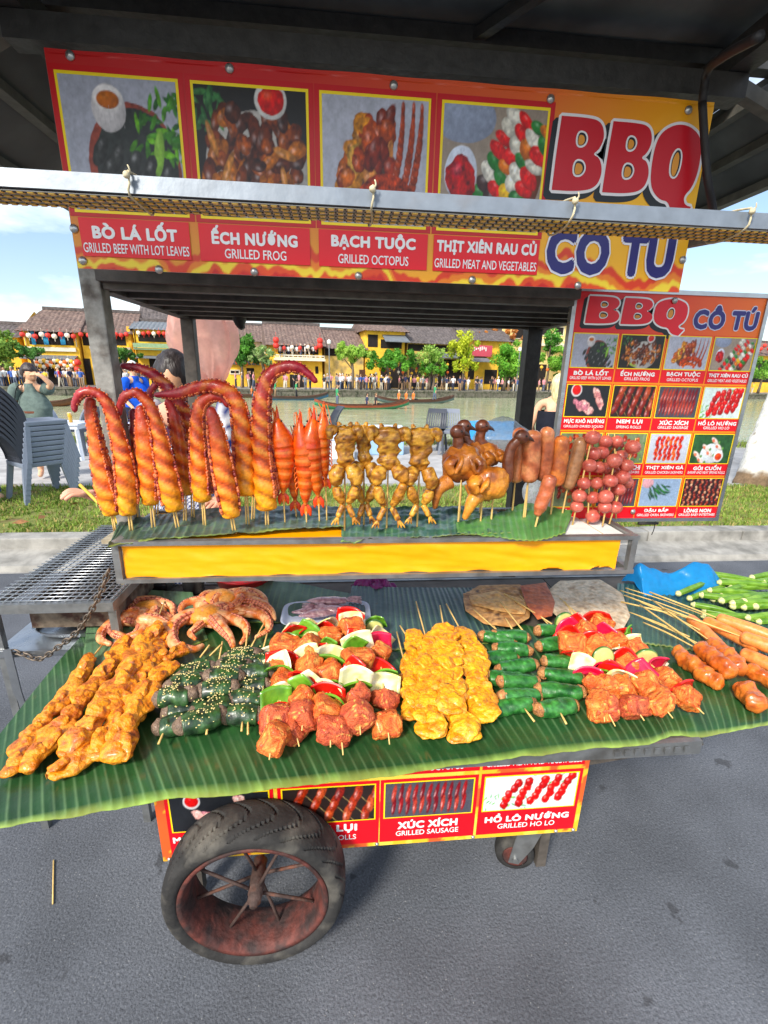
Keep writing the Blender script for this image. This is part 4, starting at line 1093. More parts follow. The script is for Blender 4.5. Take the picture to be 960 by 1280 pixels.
def picture(kind, w, h, seed=0):
    I = None; rs = random.Random(seed + 11)
    U = rs.uniform
    if kind == 'leafroll':
        I = Img(w, h, (168, 170, 180), seed); I.K = 1.35; I.ell(.58, .34, .52, .50, 0, (128, 66, 56), .1, 0, .6, .05); I.ell(.60, .35, .46, .45, 0, (44, 48, 46), .2, 0, .5)
        I.leafs(46, .82, .66, .24, (30, 84, 28), (110, 168, 60)); I.ell(.80, .46, .06, .2, -.2, (140, 182, 88), .3, .1)
        for r_ in range(3):
            for c_ in range(5): I.ell(.28 + c_ * .14 + r_ * .05, .46 - c_ * .045 - r_ * .15, .05, .105, -.6, (44, 46, 44), .5, .5, .6)
        I.K = 1; I.ell(.40, .78, .19, .18, 0, (216, 212, 212), .25, 0, .1); I.ell(.40, .85, .17, .10, 0, (236, 232, 230), .1, 0, .05, .04); I.ell(.40, .84, .13, .07, 0, (176, 104, 54), .2, .1, .3)
        for q in range(7): I.line(.28 + q * .04, .64, .26 + q * .047, .80, .004, (176, 172, 174))
    elif kind == 'frog':
        I = Img(w, h, (32, 30, 28), seed); I.K = 1.35; I.ell(.55, .40, .62, .44, 0, (186, 182, 176), .2, 0, .15); I.leafs(24, .12, .82, .14, (34, 80, 46), (80, 130, 76))
        I.ell(.35, .1, .22, .06, -.2, (170, 186, 104), .3, .1)
        for k in range(120):
            x, y = U(.06, .96), U(.12, .82)
            if abs(x - .5) ** 2 / .25 + abs(y - .5) ** 2 / .13 < 1: I.ell(x, y, U(.05, .11), U(.035, .07), U(0, 3.1), rs.choice([(120, 60, 30), (154, 82, 40), (94, 44, 26), (182, 112, 62), (76, 40, 28)]), .55, .6, .6, .35)
        for k in range(6): I.ell(U(.1, .9), U(.15, .7), .03, .12, U(0, 3), (196, 136, 84), .5, .5, .4)
        I.ell(.68, .92, .14, .11, 0, (222, 220, 216), .15, 0, .1); I.ell(.68, .92, .115, .085, 0, (196, 62, 34), .2, .3, .3)
    elif kind == 'octopus':
        I = Img(w, h, (178, 180, 190), seed); I.K = 1.3; I.ell(.42, .34, .36, .26, 0, (92, 62, 52), .3, 0, .3)
        for k in range(34):
            t = U(0, 1); I.ell(.22 + .16 * t + U(-.06, .06), .28 + .5 * t + U(-.06, .06), U(.06, .1), U(.05, .09), U(0, 3), rs.choice([(204, 140, 74), (186, 104, 52), (222, 176, 104), (164, 76, 42)]), .5, .5, .6, .4)
        for k in range(24): I.ell(.55 + U(-.1, .12), .45 + U(-.15, .42), U(.05, .08), U(.07, .12), U(-.5, .5), rs.choice([(170, 82, 48), (142, 58, 40), (206, 140, 90), (120, 48, 34)]), .5, .5, .5, .3)
        for x0 in (.78, .88, .96):
            for t in np.linspace(0, 1, 14): I.ell(x0 - .12 * (1 - t) ** 2 - .02, .15 + .78 * t, .045 * (1.15 - .7 * t), .05, 0, (158, 72, 48), .5, .5, .4)
        for t in np.linspace(0, 3.0, 22): I.ell(.62 + .24 * math.cos(t), .14 + .2 * math.sin(t), .07, .07, t, (188, 82, 40), .5, .6, .8, .2)
        for t in np.linspace(0, 3.1, 14): I.ell(.58 + .13 * math.cos(t), .08 + .10 * math.sin(t), .05, .05, t, (206, 98, 46), .5, .6, .8, .2)
    elif kind == 'veg':
        I = Img(w, h, (150, 138, 126), seed); I.K = 1.75; I.ell(.2, .9, .4, .2, 0, (150, 158, 176), .1, 0, .1)
        for k in range(6): I.line(.2 + k * .16, 0, .8 + k * .12, 1, .004, (128, 116, 104))
        I.ell(.78, .22, .42, .16, .9, (110, 62, 40), .2, 0, .3)
        pal = [(214, 44, 40), (236, 190, 70), (48, 122, 54), (226, 222, 208), (64, 44, 40), (206, 120, 48), (214, 44, 40), (232, 228, 216)]
        for r_ in range(4):
            for k in range(11):
                t = k / 10; I.ell(.26 + r_ * .17 + .42 * t - .05 * r_, .02 + r_ * .06 + .92 * t - r_ * .1, U(.06, .085), U(.03, .05), -.5 + U(-.2, .2), pal[(k * 3 + r_ * 2 + rs.randrange(2)) % 8], .4, .4, .3, .15)
        I.ell(.19, .46, .21, .23, 0, (214, 220, 232), .12, 0, .08); I.ell(.19, .42, .115, .115, 0, (166, 28, 44), .3, .3, .7)
    elif kind == 'squid':
        I = Img(w, h, (32, 34, 38), seed); I.K = 1.5; I.ell(.22, .84, .17, .15, 0, (230, 228, 228), .1, 0, .05); I.ell(.22, .85, .14, .12, 0, (216, 34, 44), .2, .3, .3)
        for k in range(26): t = U(0, 1); I.ell(.28 + .32 * t + U(-.07, .07), .42 - .22 * t + U(-.09, .09), U(.07, .12), U(.05, .09), -.5, rs.choice([(214, 160, 158), (232, 186, 180), (190, 128, 140)]), .25, .3, .4, .3)
        for k in range(22): t = U(0, 1); I.ell(.66 + .2 * t + U(-.05, .05), .82 - .5 * t + U(-.06, .06), U(.07, .11), U(.05, .08), -1.0, rs.choice([(216, 160, 154), (234, 190, 182), (196, 132, 134)]), .25, .3, .4, .3)
    elif kind == 'nem':
        I = Img(w, h, (36, 28, 26), seed); I.K = 1.75
        for r_ in range(3):
            for k in range(5):
                x, y = .10 + k * .2 + r_ * .06, .32 + r_ * .30 - k * .035
                I.line(x + .02, y - .1, x + .12, y - .34, .012, (226, 196, 140)); I.ell(x, y, .17, .080, 1.0 + .1 * k, rs.choice([(150, 62, 50), (126, 46, 42), (170, 84, 64)]), .5, .7, .8, .15)
    elif kind == 'xuc':
        I = Img(w, h, (72, 72, 80), seed); I.K = 1.6
        for k in range(9): I.line(0, k / 8, 1, k / 8 + .03, .006, (104, 106, 114))
        for r_ in range(2):
            for k in range(11): I.ell(.10 + k * .08, .33 + r_ * .38 + .02 * math.sin(k * 2), 0.199, .048, 1.45 - .1 * r_ + U(-.06, .06), rs.choice([(142, 48, 50), (116, 36, 42), (168, 74, 66)]), .55, .7, .5)
    elif kind == 'holo':
        I = Img(w, h, (214, 226, 222), seed); I.K = 1.45; I.leafs(40, .22, .22, .24, (56, 126, 50), (140, 190, 96)); I.leafs(18, .7, .9, .2, (56, 126, 50), (120, 176, 84))
        for r_ in range(5):
            for k in range(5): I.ell(.22 + k * .15 + r_ * .03 + U(-.02, .02), .16 + r_ * .155 + k * .035, .100, .100, 0, rs.choice([(206, 32, 36), (178, 22, 32), (222, 58, 46)]), .5, .9, .3)
    elif kind == 'ga':
        I = Img(w, h, (188, 192, 202), seed); I.K = 1.5
        for k in range(6):
            for j in range(8): I.ell(.2 + k * .115 + .02 * math.sin(j * 2), .15 + j * .1 + .02 * (k % 2), .065, .06, U(0, 3), rs.choice([(204, 66, 34), (222, 100, 46), (170, 44, 30)]), .5, .5, .6, .25)
    elif kind == 'goi':
        I = Img(w, h, (44, 78, 46), seed, .5); I.K = 1.3; I.ell(.52, .34, .56, .36, 0, (214, 220, 222), .1, 0, .1)
        for k in range(3):
            for j in range(2):
                x, y = .25 + .2 * k + j * .12 - .1, .30 + .24 * k - j * .2
                I.ell(x, y, .24, .09, -.55, (224, 214, 206), .3, .4, .2); I.ell(x - .04, y + .01, .07, .05, -.5, (222, 130, 106), .3, .2); I.ell(x + .12, y - .06, .05, .05, 0, (96, 140, 74), .3, .2)
        I.ell(.72, .24, .19, .17, 0, (236, 236, 234), .1, 0, .05); I.ell(.72, .23, .14, .11, 0, (204, 84, 40), .2, .3, .3)
    elif kind == 'okra':
        I = Img(w, h, (150, 168, 190), seed); I.K = 1.6; I.ell(.15, .85, .3, .2, 0, (214, 170, 176), .1, 0, .1)
        for k in range(9): I.line(.3 + k * .07, .4, .5 + k * .07, .04, .008, (84, 84, 84))
        for k in range(40): t = U(0, 1); I.ell(.22 + .5 * t + U(-.06, .06), .42 + .22 * t + U(-.18, .2), U(.10, .17), .026, -.9 + t * .7 + U(-.2, .2), rs.choice([(34, 86, 50), (54, 118, 60), (24, 64, 42)]), .5, .4, .3)
    elif kind == 'long':
        I = Img(w, h, (44, 30, 32), seed); I.K = 1.5
        for k in range(8):
            for j in range(11): I.ell(.07 + k * .125 + .02 * math.sin(j * 1.9 + k), .04 + j * .093, .055, .04, .5 * (-1) ** j, rs.choice([(150, 62, 50), (196, 130, 104), (214, 168, 140), (120, 44, 42)]), .5, .5, .4, .2)
    else:
        I = Img(w, h, (110, 122, 96), seed, .4); I.K = 1.6; I.leafs(30, .7, .4, .3, (60, 120, 50), (140, 180, 90))
        for k in range(34): I.ell(U(.1, .8), U(.2, .9), U(.06, .1), U(.04, .07), U(0, 3), rs.choice([(158, 60, 48), (128, 44, 40), (190, 100, 72)]), .5, .5, .5, .3)
    I.im = I.im * (1 + .16 * I.n2 + .10 * fbm(I.P, 60, seed + 40, 2).reshape(h, w))[..., None]
    im = np.clip(I.im, 0, 1); g = im.mean(axis=2, keepdims=True)
    return np.clip(g + (im - g) * 1.3, 0, 1)
def put_picture(mb, kind, x0, x1, z0, z1, y, res, seed=0, gain=1.0):
    w = int(res * 1.3); h = max(12, int(res * (z1 - z0) / (x1 - x0)))
    im = picture(kind, w, h, seed) * gain
    X, Z = np.meshgrid(np.linspace(x0, x1, w), np.linspace(z0, z1, h))
    V = np.c_[X.ravel(), np.full(w * h, y), Z.ravel()]
    F = [(j * w + i, j * w + i + 1, (j + 1) * w + i + 1, (j + 1) * w + i) for j in range(h - 1) for i in range(w - 1)]
    mb.add(V, F, im.reshape(-1, 3))
RED, DRED, YEL, WHT, NAVY, BLK = (236, 10, 30), (200, 8, 18), (255, 222, 20), (244, 242, 240), (36, 32, 110), (18, 24, 30)
def flames(u, v, x, z, base, seed=0, h=.25):
    """printed flame pattern along the lower edge; u, v in 0..1"""
    n = fbm(np.c_[x * 14, z * 5, np.zeros(len(x))], 1.0, seed); n2 = fbm(np.c_[x * 30, z * 9, np.ones(len(x))], 1.0, seed + 5)
    f = (1 - v / h) + .9 * n + .4 * n2
    c = base.copy()
    for th, cc in ((.25, (222, 60, 24)), (.55, (236, 128, 26)), (.8, (246, 214, 50)), (1.05, (226, 74, 24)), (1.3, (200, 30, 22))):
        k_ = np.clip((f - th) / .08, 0, 1)[:, None]; c = c * (1 - k_) + lin(cc) * k_
    return np.where((v < h * 1.8)[:, None], c, base)
def rivet(x, y, z, parent, r=.006):
    b = MB(); b.lathe((x, y, z), [(r * 1.5, 0), (r * 1.5, -.0015), (r, -.004), (r * .5, -.0055), (0, -.006)], n=14, axis=(0, 1, 0)); b.build('rivet', M_RIVET, parent)

def chaikin(P, n=2):
    P = np.asarray(P, float)
    for _ in range(n):
        Q = np.roll(P, -1, 0); P = np.stack([P * .75 + Q * .25, P * .25 + Q * .75], 1).reshape(-1, 2)
    return P
def grow(P, d):
    if np.sum(P[:, 0] * np.roll(P[:, 1], -1) - np.roll(P[:, 0], -1) * P[:, 1]) < 0: d = -d
    T = np.roll(P, -1, 0) - np.roll(P, 1, 0); N = np.c_[T[:, 1], -T[:, 0]]; N /= np.linalg.norm(N, axis=1)[:, None] + 1e-9
    return P + N * d
GB = chaikin([(.02, 0), (.02, 0), (.55, .0), (.92, .06), (1.02, .28), (.93, .48), (.76, .52), (.90, .60), (.97, .78), (.86, .97), (.56, 1.0), (.06, 1.0), (.06, 1.0), (.03, .5)], 3)
GBH = [chaikin([(.42, .62), (.42, .80), (.56, .80), (.62, .71), (.56, .62)], 2), chaikin([(.42, .22), (.42, .42), (.58, .42), (.65, .32), (.58, .22)], 2)]
GQ = chaikin([(.02, .50), (.06, .86), (.34, 1.02), (.66, 1.02), (.95, .86), (1.0, .50), (.94, .20), (.78, .06), (.84, -.06), (.98, -.08), (.98, -.08), (.84, -.32), (.84, -.32), (.62, -.26), (.50, -.02), (.30, -.01), (.07, .16)], 3)
GQH = [chaikin([(.42, .34), (.40, .56), (.48, .70), (.58, .66), (.60, .46), (.54, .30)], 2)]
def fat_bbq(parent, x0, x1, z0, z1, y, fill, sh, outline):
    b = MB(); w = (x1 - x0); h = z1 - z0; g = sh * .55
    # chunky rounded letters: drop shadow, pale outline, red body, small counters
    specs = [(GB, GBH, x0, .33 * w, z0 + h * .04, h * .96), (GB, GBH, x0 + .345 * w, .31 * w, z0 + h * .05, h * .93), (GQ, GQH, x0 + .655 * w, .345 * w, z0 + h * .0, h * .98)]
    def poly(P, X, W, Z, Hh, d, dy, c, off=(0, 0)):
        Q = np.c_[X + P[:, 0] * W + off[0], Z + P[:, 1] * Hh + off[1]]
        Q = grow(Q, d); b.add(np.c_[Q[:, 0], np.full(len(Q), y - dy), Q[:, 1]], [tuple(range(len(Q)))], lin(c))
    for k, (P, Hs, X, W, Z, Hh) in enumerate(specs):
        e = k * .00012
        poly(P, X, W, Z, Hh, g * 1.3, .0010 + e, BLK, (-sh, -sh))
        poly(P, X, W, Z, Hh, g, .0018 + e, outline); poly(P, X, W, Z, Hh, 0, .0026 + e, fill)
        for Hp in Hs:
            poly(Hp, X, W, Z, Hh, g * .55, .0034 + e, outline); poly(Hp, X, W, Z, Hh, -g * .1, .0040 + e, BLK); poly(Hp, X, W, Z, Hh, -g * .55, .0045 + e, (226, 150, 44), (-g * .2, -g * .3))
    b.build('title', M_PRINT, parent, smooth=False)
# ---------------- overhead banner
BY = 1.2; bx0, bx1, bz0, bz1 = -.578, .848, 1.803, 2.196
ban = thing('overhead_banner', 'wide red and orange banner reading BBQ CÔ TÚ with four food pictures, under the awning', 'banner', (.13, BY, bz0))
b = MB()
def ban_fn(u, v): return np.c_[bx0 + (bx1 - bx0) * u, BY + .0015 * np.sin(u * 40) * (v > .98), bz0 + (bz1 - bz0) * v]
def ban_col(u, v, V):
    t = np.clip((u - .15) / .75 + (.5 - v) * .5, 0, 1)[:, None]
    c = np.where(t < .5, lin((198, 30, 30)) * (1 - 2 * t) + lin((226, 96, 36)) * 2 * t, lin((226, 96, 36)) * (2 - 2 * t) + lin((255, 190, 10)) * (2 * t - 1))
    low = np.clip((.62 - v) / .5, 0, 1)[:, None]; c = c * (1 - low) + (c * .35 + lin((244, 176, 36)) * .65) * low
    return flames(u, v, V[:, 0], V[:, 2], c, 3, .16)
b.grid(ban_fn, 460, 128, ban_col)
b.add([(bx0, BY + .004, bz0), (bx1, BY + .004, bz0), (bx1, BY + .004, bz1), (bx0, BY + .004, bz1)], [(3, 2, 1, 0)], lin((225, 225, 220)))
b.build('sheet', M_PRINT, ban, smooth=False)
pics = [('leafroll', -.560, -.332), ('frog', -.297, -.068), ('octopus', -.034, .194), ('veg', .229, .461)]
caps = [('BÒ LÁ LỐT', 'GRILLED BEEF WITH LOT LEAVES', -.561, -.330), ('ẾCH NƯỚNG', 'GRILLED FROG', -.310, -.066), ('BẠCH TUỘC', 'GRILLED OCTOPUS', -.046, .205), ('THỊT XIÊN RAU CỦ', 'GRILLED MEAT AND VEGETABLES', .219, .474)]
for i, (k, x0, x1) in enumerate(pics):
    b = MB(); rect(b, x0 - .016, x1 + .016, 1.905, 2.172, BY - .0008, DRED); rect(b, x0 - .0055, x1 + .0055, 1.9125, 2.161, BY - .0014, YEL)
    put_picture(b, k, x0, x1, 1.918, 2.155, BY - .002, 110, i); b.build('picture', M_PRINT, ban, smooth=False)
for (t1, t2, x0, x1) in caps:
    b = MB(); rect(b, x0, x1, 1.828, 1.903, BY - .0026, RED); w = x1 - x0
    n1 = .80 if len(t1) < 12 else .97; n2 = min(.97, .030 * len(t2) + .2); m = (x0 + x1) / 2
    put_text(b, t1, m - w * n1 / 2 * .97, m + w * n1 / 2 * .97, 1.8625, 1.9005, BY - .0038, WHT, .052, 1.08)
    put_text(b, t2, m - w * n2 / 2, m + w * n2 / 2, 1.835, 1.8545, BY - .0038, WHT, .012)
    b.build('caption', M_PRINT, ban, smooth=False)
def big_title(parent, s, x0, x1, z0, z1, y, fill, sx, sz, th=(.05, .075), outline=(200, 196, 200), shadow=True, space=1.06):
    b = MB(); o0 = th[0]; th = (o0, o0 + .04)
    if shadow: put_text(b, s, x0 - sx, x1 - sx, z0 - sz, z1 - sz, y - .0012, BLK, th[1] + .006, space, ref=th[0])
    put_text(b, s, x0, x1, z0, z1, y - .0020, outline, th[1], space, ref=th[0])
    put_text(b, s, x0, x1, z0, z1, y - .0030, fill, th[0], space)
    b.build('title', M_PRINT, parent, smooth=False)
fat_bbq(ban, .486, .838, 2.000, 2.148, BY, (200, 6, 30), .011, (236, 232, 232))
big_title(ban, 'CÔ TÚ', .492, .815, 1.832, 1.955, BY, NAVY, .004, .004, th=(.055, .095), outline=(232, 230, 236), shadow=False)
for px, py in ((88, 70), (287, 86), (492, 107), (688, 124), (860, 138), (93, 286), (104, 326), (199, 337), (318, 340), (448, 345), (590, 350), (722, 357), (853, 325)):
    q = aty(px, py, BY); rivet(q[0], BY - .001, q[2], ban)

# ---------------- menu board
MY = 1.4; mx0, mx1, mz0, mz1 = .672, 1.279, 1.137, 1.838
mb_ = thing('menu_board', 'tall red BBQ CÔ TÚ menu board with a grid of sixteen food pictures, silver rim', 'menu board', ((mx0 + mx1) / 2, MY, mz0))
b = MB(); b.box((mx0, MY + .001, mz0), (mx1, MY + .012, mz1)); b.build('backing', M_BOARD, mb_, smooth=False)
b = MB()
for a in ((mx0, mx1, mz1 - .008, mz1 + .004), (mx0, mx1, mz0 - .004, mz0 + .008)): b.box((a[0] - .004, MY - .006, a[2]), (a[1] + .004, MY + .016, a[3]))
for a in ((mx0 - .004, mx0 + .008), (mx1 - .008, mx1 + .004)): b.box((a[0], MY - .0055, mz0 + .0081), (a[1], MY + .0155, mz1 - .0081))
b.build('rim', M_STAIN, mb_, smooth=False)
b = MB()
def mcol(u, v, V):
    t = np.clip(u * .9 + (1 - v) * .5 - .25, 0, 1)[:, None]; c = lin((238, 22, 34)) * (1 - t) + lin((252, 140, 30)) * t
    low = np.clip((.83 - v) / .08, 0, 1)[:, None]; c = c * (1 - low) + lin((255, 150, 10)) * low
    return flames(u, v, V[:, 0] * 2, V[:, 2] * 2, c, 9, .06)
b.grid(lambda u, v: np.c_[mx0 + (mx1 - mx0) * u, np.full(len(u), MY - .0005), mz0 + (mz1 - mz0) * v], 120, 140, mcol); b.build('sheet', M_PRINT, mb_, smooth=False)
fat_bbq(mb_, .712, 1.028, 1.742, 1.818, MY, (240, 8, 40), .0085, WHT)
big_title(mb_, 'CÔ TÚ', 1.050, 1.258, 1.738, 1.806, MY, (44, 40, 120), .003, .003, th=(.05, .10), outline=(214, 222, 240), shadow=False)
menu = [[('leafroll', 'BÒ LÁ LỐT', 'GRILLED BEEF WITH LOT LEAVES'), ('frog', 'ẾCH NƯỚNG', 'GRILLED FROG'), ('octopus', 'BẠCH TUỘC', 'GRILLED OCTOPUS'), ('veg', 'THỊT XIÊN RAU CỦ', 'GRILLED MEAT AND VEGETABLES')],
        [('squid', 'MỰC KHÔ NƯỚNG', 'GRILLED DRIED SQUID'), ('nem', 'NEM LỤI', 'SPRING ROLLS'), ('xuc', 'XÚC XÍCH', 'GRILLED SAUSAGE'), ('holo', 'HỒ LÔ NƯỚNG', 'GRILLED HO LO')],
        [('other', '', ''), ('other', '       CHI', '      SKEWERS'), ('ga', 'THỊT XIÊN GÀ', 'GRILLED CHICKEN SKEWERS'), ('goi', 'GỎI CUỐN', 'SHRIMP AND MEAT SPRING ROLLS')],
        [('other', 'CHIM', 'GRILLED'), ('xuc', '', ''), ('okra', 'ĐẬU BẮP', 'GRILLED OKRA SKEWERS'), ('long', 'LÒNG NON', 'GRILLED BABY INTESTINES')]]
for r_ in range(4):
    for c_ in range(4):
        k, t1, t2 = menu[r_][c_]
        x0 = .688 + c_ * .1487; x1 = x0 + .134; zt = 1.716 - r_ * .1455; zb = zt - .093
        b = MB(); rect(b, x0 - .0055, x1 + .0055, zt - .1345, zt + .0055, MY - .0012, RED); rect(b, x0 - .003, x1 + .003, zb - .003, zt + .003, MY - .0018, YEL)
        put_picture(b, k, x0, x1, zb, zt, MY - .0024, 56, r_ * 4 + c_, 1.1); b.build('picture', M_PRINT, mb_, smooth=False)
        if not t1: continue
        b = MB(); m = (x0 + x1) / 2
        if t1.strip() in ('CHI', 'CHIM'):
            e = x1 - .004 if t1.strip() == 'CHI' else x0 + .05; w1 = .026 if t1.strip() == 'CHI' else .046; w2 = .04 if t1.strip() == 'CHI' else .046
            put_text(b, t1.strip(), e - w1, e, zb - .0225, zb - .0075, MY - .003, WHT, .034); put_text(b, t2.strip(), e - w2, e, zb - .0345, zb - .0265, MY - .003, WHT, .013)
        else:
            w1 = min(.131, .0118 * len(t1) + .004); w2 = min(.131, .0066 * len(t2) + .004); h1 = .0185 if any(ch in 'ẾỐỚỘẦẬỒỂ' for ch in t1) else .0165
            put_text(b, t1, m - w1 / 2, m + w1 / 2, zb - .0235, zb - .0235 + h1, MY - .003, WHT, .050, 1.07); put_text(b, t2, m - w2 / 2, m + w2 / 2, zb - .0355, zb - .0268, MY - .003, WHT, .013)
        b.build('caption', M_PRINT, mb_, smooth=False)
for px, py in ((723, 356), (842, 376), (790, 639)):
    q = aty(px, py, MY); rivet(q[0], MY - .005, q[2], mb_)
b = MB()
q = np.array([1.06, MY + .0, mz0 - .004]); b.sweep([q, q + (.002, .002, -.03), q + (-.004, 0, -.05)], [.0015], n=5, m=8); b.box(q + (-.06, -.004, -.012), q + (.01, .004, -.004)); b.build('wire_tie', M_CABLE, mb_)
b = MB(); b.box((.70, MY + .0165, 1.3), (.90, MY + .05, 1.34)); b.box((.70, MY + .0165, 1.65), (.90, MY + .05, 1.69)); b.build('bracket', M_FRAME, mb_, smooth=False)

# ---------------- printed front panel of the cart
FY = 1.02; px0, px1, pz0, pz1 = -.508, .719, .253, .70
fp = MB()
def fcol(u, v, V):
    c = np.tile(lin((240, 190, 44)), (len(u), 1))
    e = np.minimum(u, 1 - u); n = fbm(np.c_[V[:, 0] * 18, V[:, 2] * 10, np.zeros(len(u))], 1, 4)
    c = np.where((n > .15)[:, None], lin((248, 220, 80)), c); c = np.where((n < -.28)[:, None], lin((226, 96, 40)), c)
    return c
fp.grid(lambda u, v: np.c_[px0 + (px1 - px0) * u, np.full(len(u), FY), pz0 + (pz1 - pz0) * v], 150, 50, fcol)
fp.add([(px0, FY + .006, pz0), (px1, FY + .006, pz0), (px1, FY + .006, pz1), (px0, FY + .006, pz1)], [(3, 2, 1, 0)], lin((120, 110, 100)))
fpo = fp.build('front_panel', M_PRINT, cart, smooth=False)
cols = [(-.468, -.205), (-.166, .090), (.121, .376), (.412, .690)]
row1 = [('BÒ LÁ LỐT', 'GRILLED BEEF WITH LOT LEAVES'), ('ẾCH NƯỚNG', 'GRILLED FROG'), ('BẠCH TUỘC', 'GRILLED OCTOPUS'), ('THỊT XIÊN RAU CỦ', 'GRILLED MEAT AND VEGETABLES')]
row2 = [('squid', 'MỰC KHÔ NƯỚNG', 'GRILLED DRIED SQUID'), ('nem', 'NEM LỤI', 'SPRING ROLLS'), ('xuc', 'XÚC XÍCH', 'GRILLED SAUSAGE'), ('holo', 'HỒ LÔ NƯỚNG', 'GRILLED HO LO')]
def two_lines(b, t1, t2, x0, x1, z0, z1, y):
    m = (x0 + x1) / 2; w = x1 - x0; h = z1 - z0
    w1 = min(.96, .075 * len(t1) + .05) * w; w2 = min(.96, .042 * len(t2) + .05) * w
    put_text(b, t1, m - w1 / 2, m + w1 / 2, z0 + h * .46, z0 + h * .97, y, WHT, .050, 1.07); put_text(b, t2, m - w2 / 2, m + w2 / 2, z0 + h * .08, z0 + h * .36, y, WHT, .013)
for i, (x0, x1) in enumerate(cols):
    k, t1, t2 = row2[i]
    b = MB(); rect(b, x0 - .014, x1 + .014, .268, .500, FY - .0012, RED); rect(b, x0 - .004, x1 + .004, .358, .490, FY - .0018, YEL)
    put_picture(b, k, x0, x1, .362, .486, FY - .0024, 90, i + 3, 1.1); b.build('picture', M_PRINT, fpo, smooth=False)
    b = MB(); two_lines(b, t1, t2, x0 - .01, x1 + .01, .284, .352, FY - .003); b.build('caption', M_PRINT, fpo, smooth=False)
    b = MB(); rect(b, x0 - .014, x1 + .014, .514, .66, FY - .0012, RED); two_lines(b, row1[i][0], row1[i][1], x0 - .01, x1 + .01, .520, .592, FY - .003); b.build('caption', M_PRINT, fpo, smooth=False)
for x in (-.49, -.2, .1, .39, .65, .705): rivet(x, FY - .001, .262, fpo, .004)
# ================================================================== food
M_LEAFB = mat('banana_leaf', vcol=True, rough=.34, var=.18, vscale=7, bump=.12, bscale=60, spec=.5)
M_STICK = mat('bamboo_stick', (226, 188, 112), rough=.6, var=.18, vscale=20, bump=.15, bscale=120, stretch=(1, 1, .2))
def food(name, rough=.38, bump=.35, bscale=140, coat=.25, var=.22, vscale=45, sss=.0, bdist=.004):
    return mat(name, vcol=True, rough=rough, var=var, vscale=vscale, bump=bump, bscale=bscale, spec=.5, coat=coat, sss=sss, bdist=bdist)
M_TENT = food('grilled_tentacle', .42, .45, 130, .18)
M_SHELL = food('prawn_shell', .38, .25, 100, .2, .22)
M_FROG = food('fried_frog', .44, .5, 140, .18)
M_QUAIL = food('roast_skin', .36, .45, 130, .3)
M_SAUS = food('sausage_skin', .36, .2, 90, .35)
M_MEAT = food('marinated_meat', .52, .9, 260, .12, .3, 60, bdist=.006)
M_CHICK = food('marinated_chicken', .45, .7, 150, .18, .26, 50, bdist=.006)
M_VEG = food('fresh_vegetable', .3, .08, 60, .3, .1, 30)
M_ROLL = food('leaf_wrap', .38, .5, 70, .2, .38, 34)
M_SQD = food('raw_squid', .25, .1, 60, .6, .2, 40)
M_DRY = food('dried_fish', .6, .5, 90, .05, .3, 25)
TZ = 1.158
def nmix(c, scale, seed, ramp=None):
    """colour by position noise, c = list of sRGB colours"""
    C = [lin(x) for x in c]
    def f(*a):
        V = a[-1]; t = np.clip(.5 + .75 * fbm(V, scale, seed), 0, .999) * (len(C) - 1)
        i = t.astype(int); w = (t - i)[:, None]; A = np.array(C)
        return A[i] * (1 - w) + A[np.minimum(i + 1, len(C) - 1)] * w
    return f
def stick(parent, a, b, r=.0024, name='stick'):
    m = MB(); m.sweep([a, b], [r, r, r * .55], n=7, m=5); return m.build(name, M_STICK, parent)
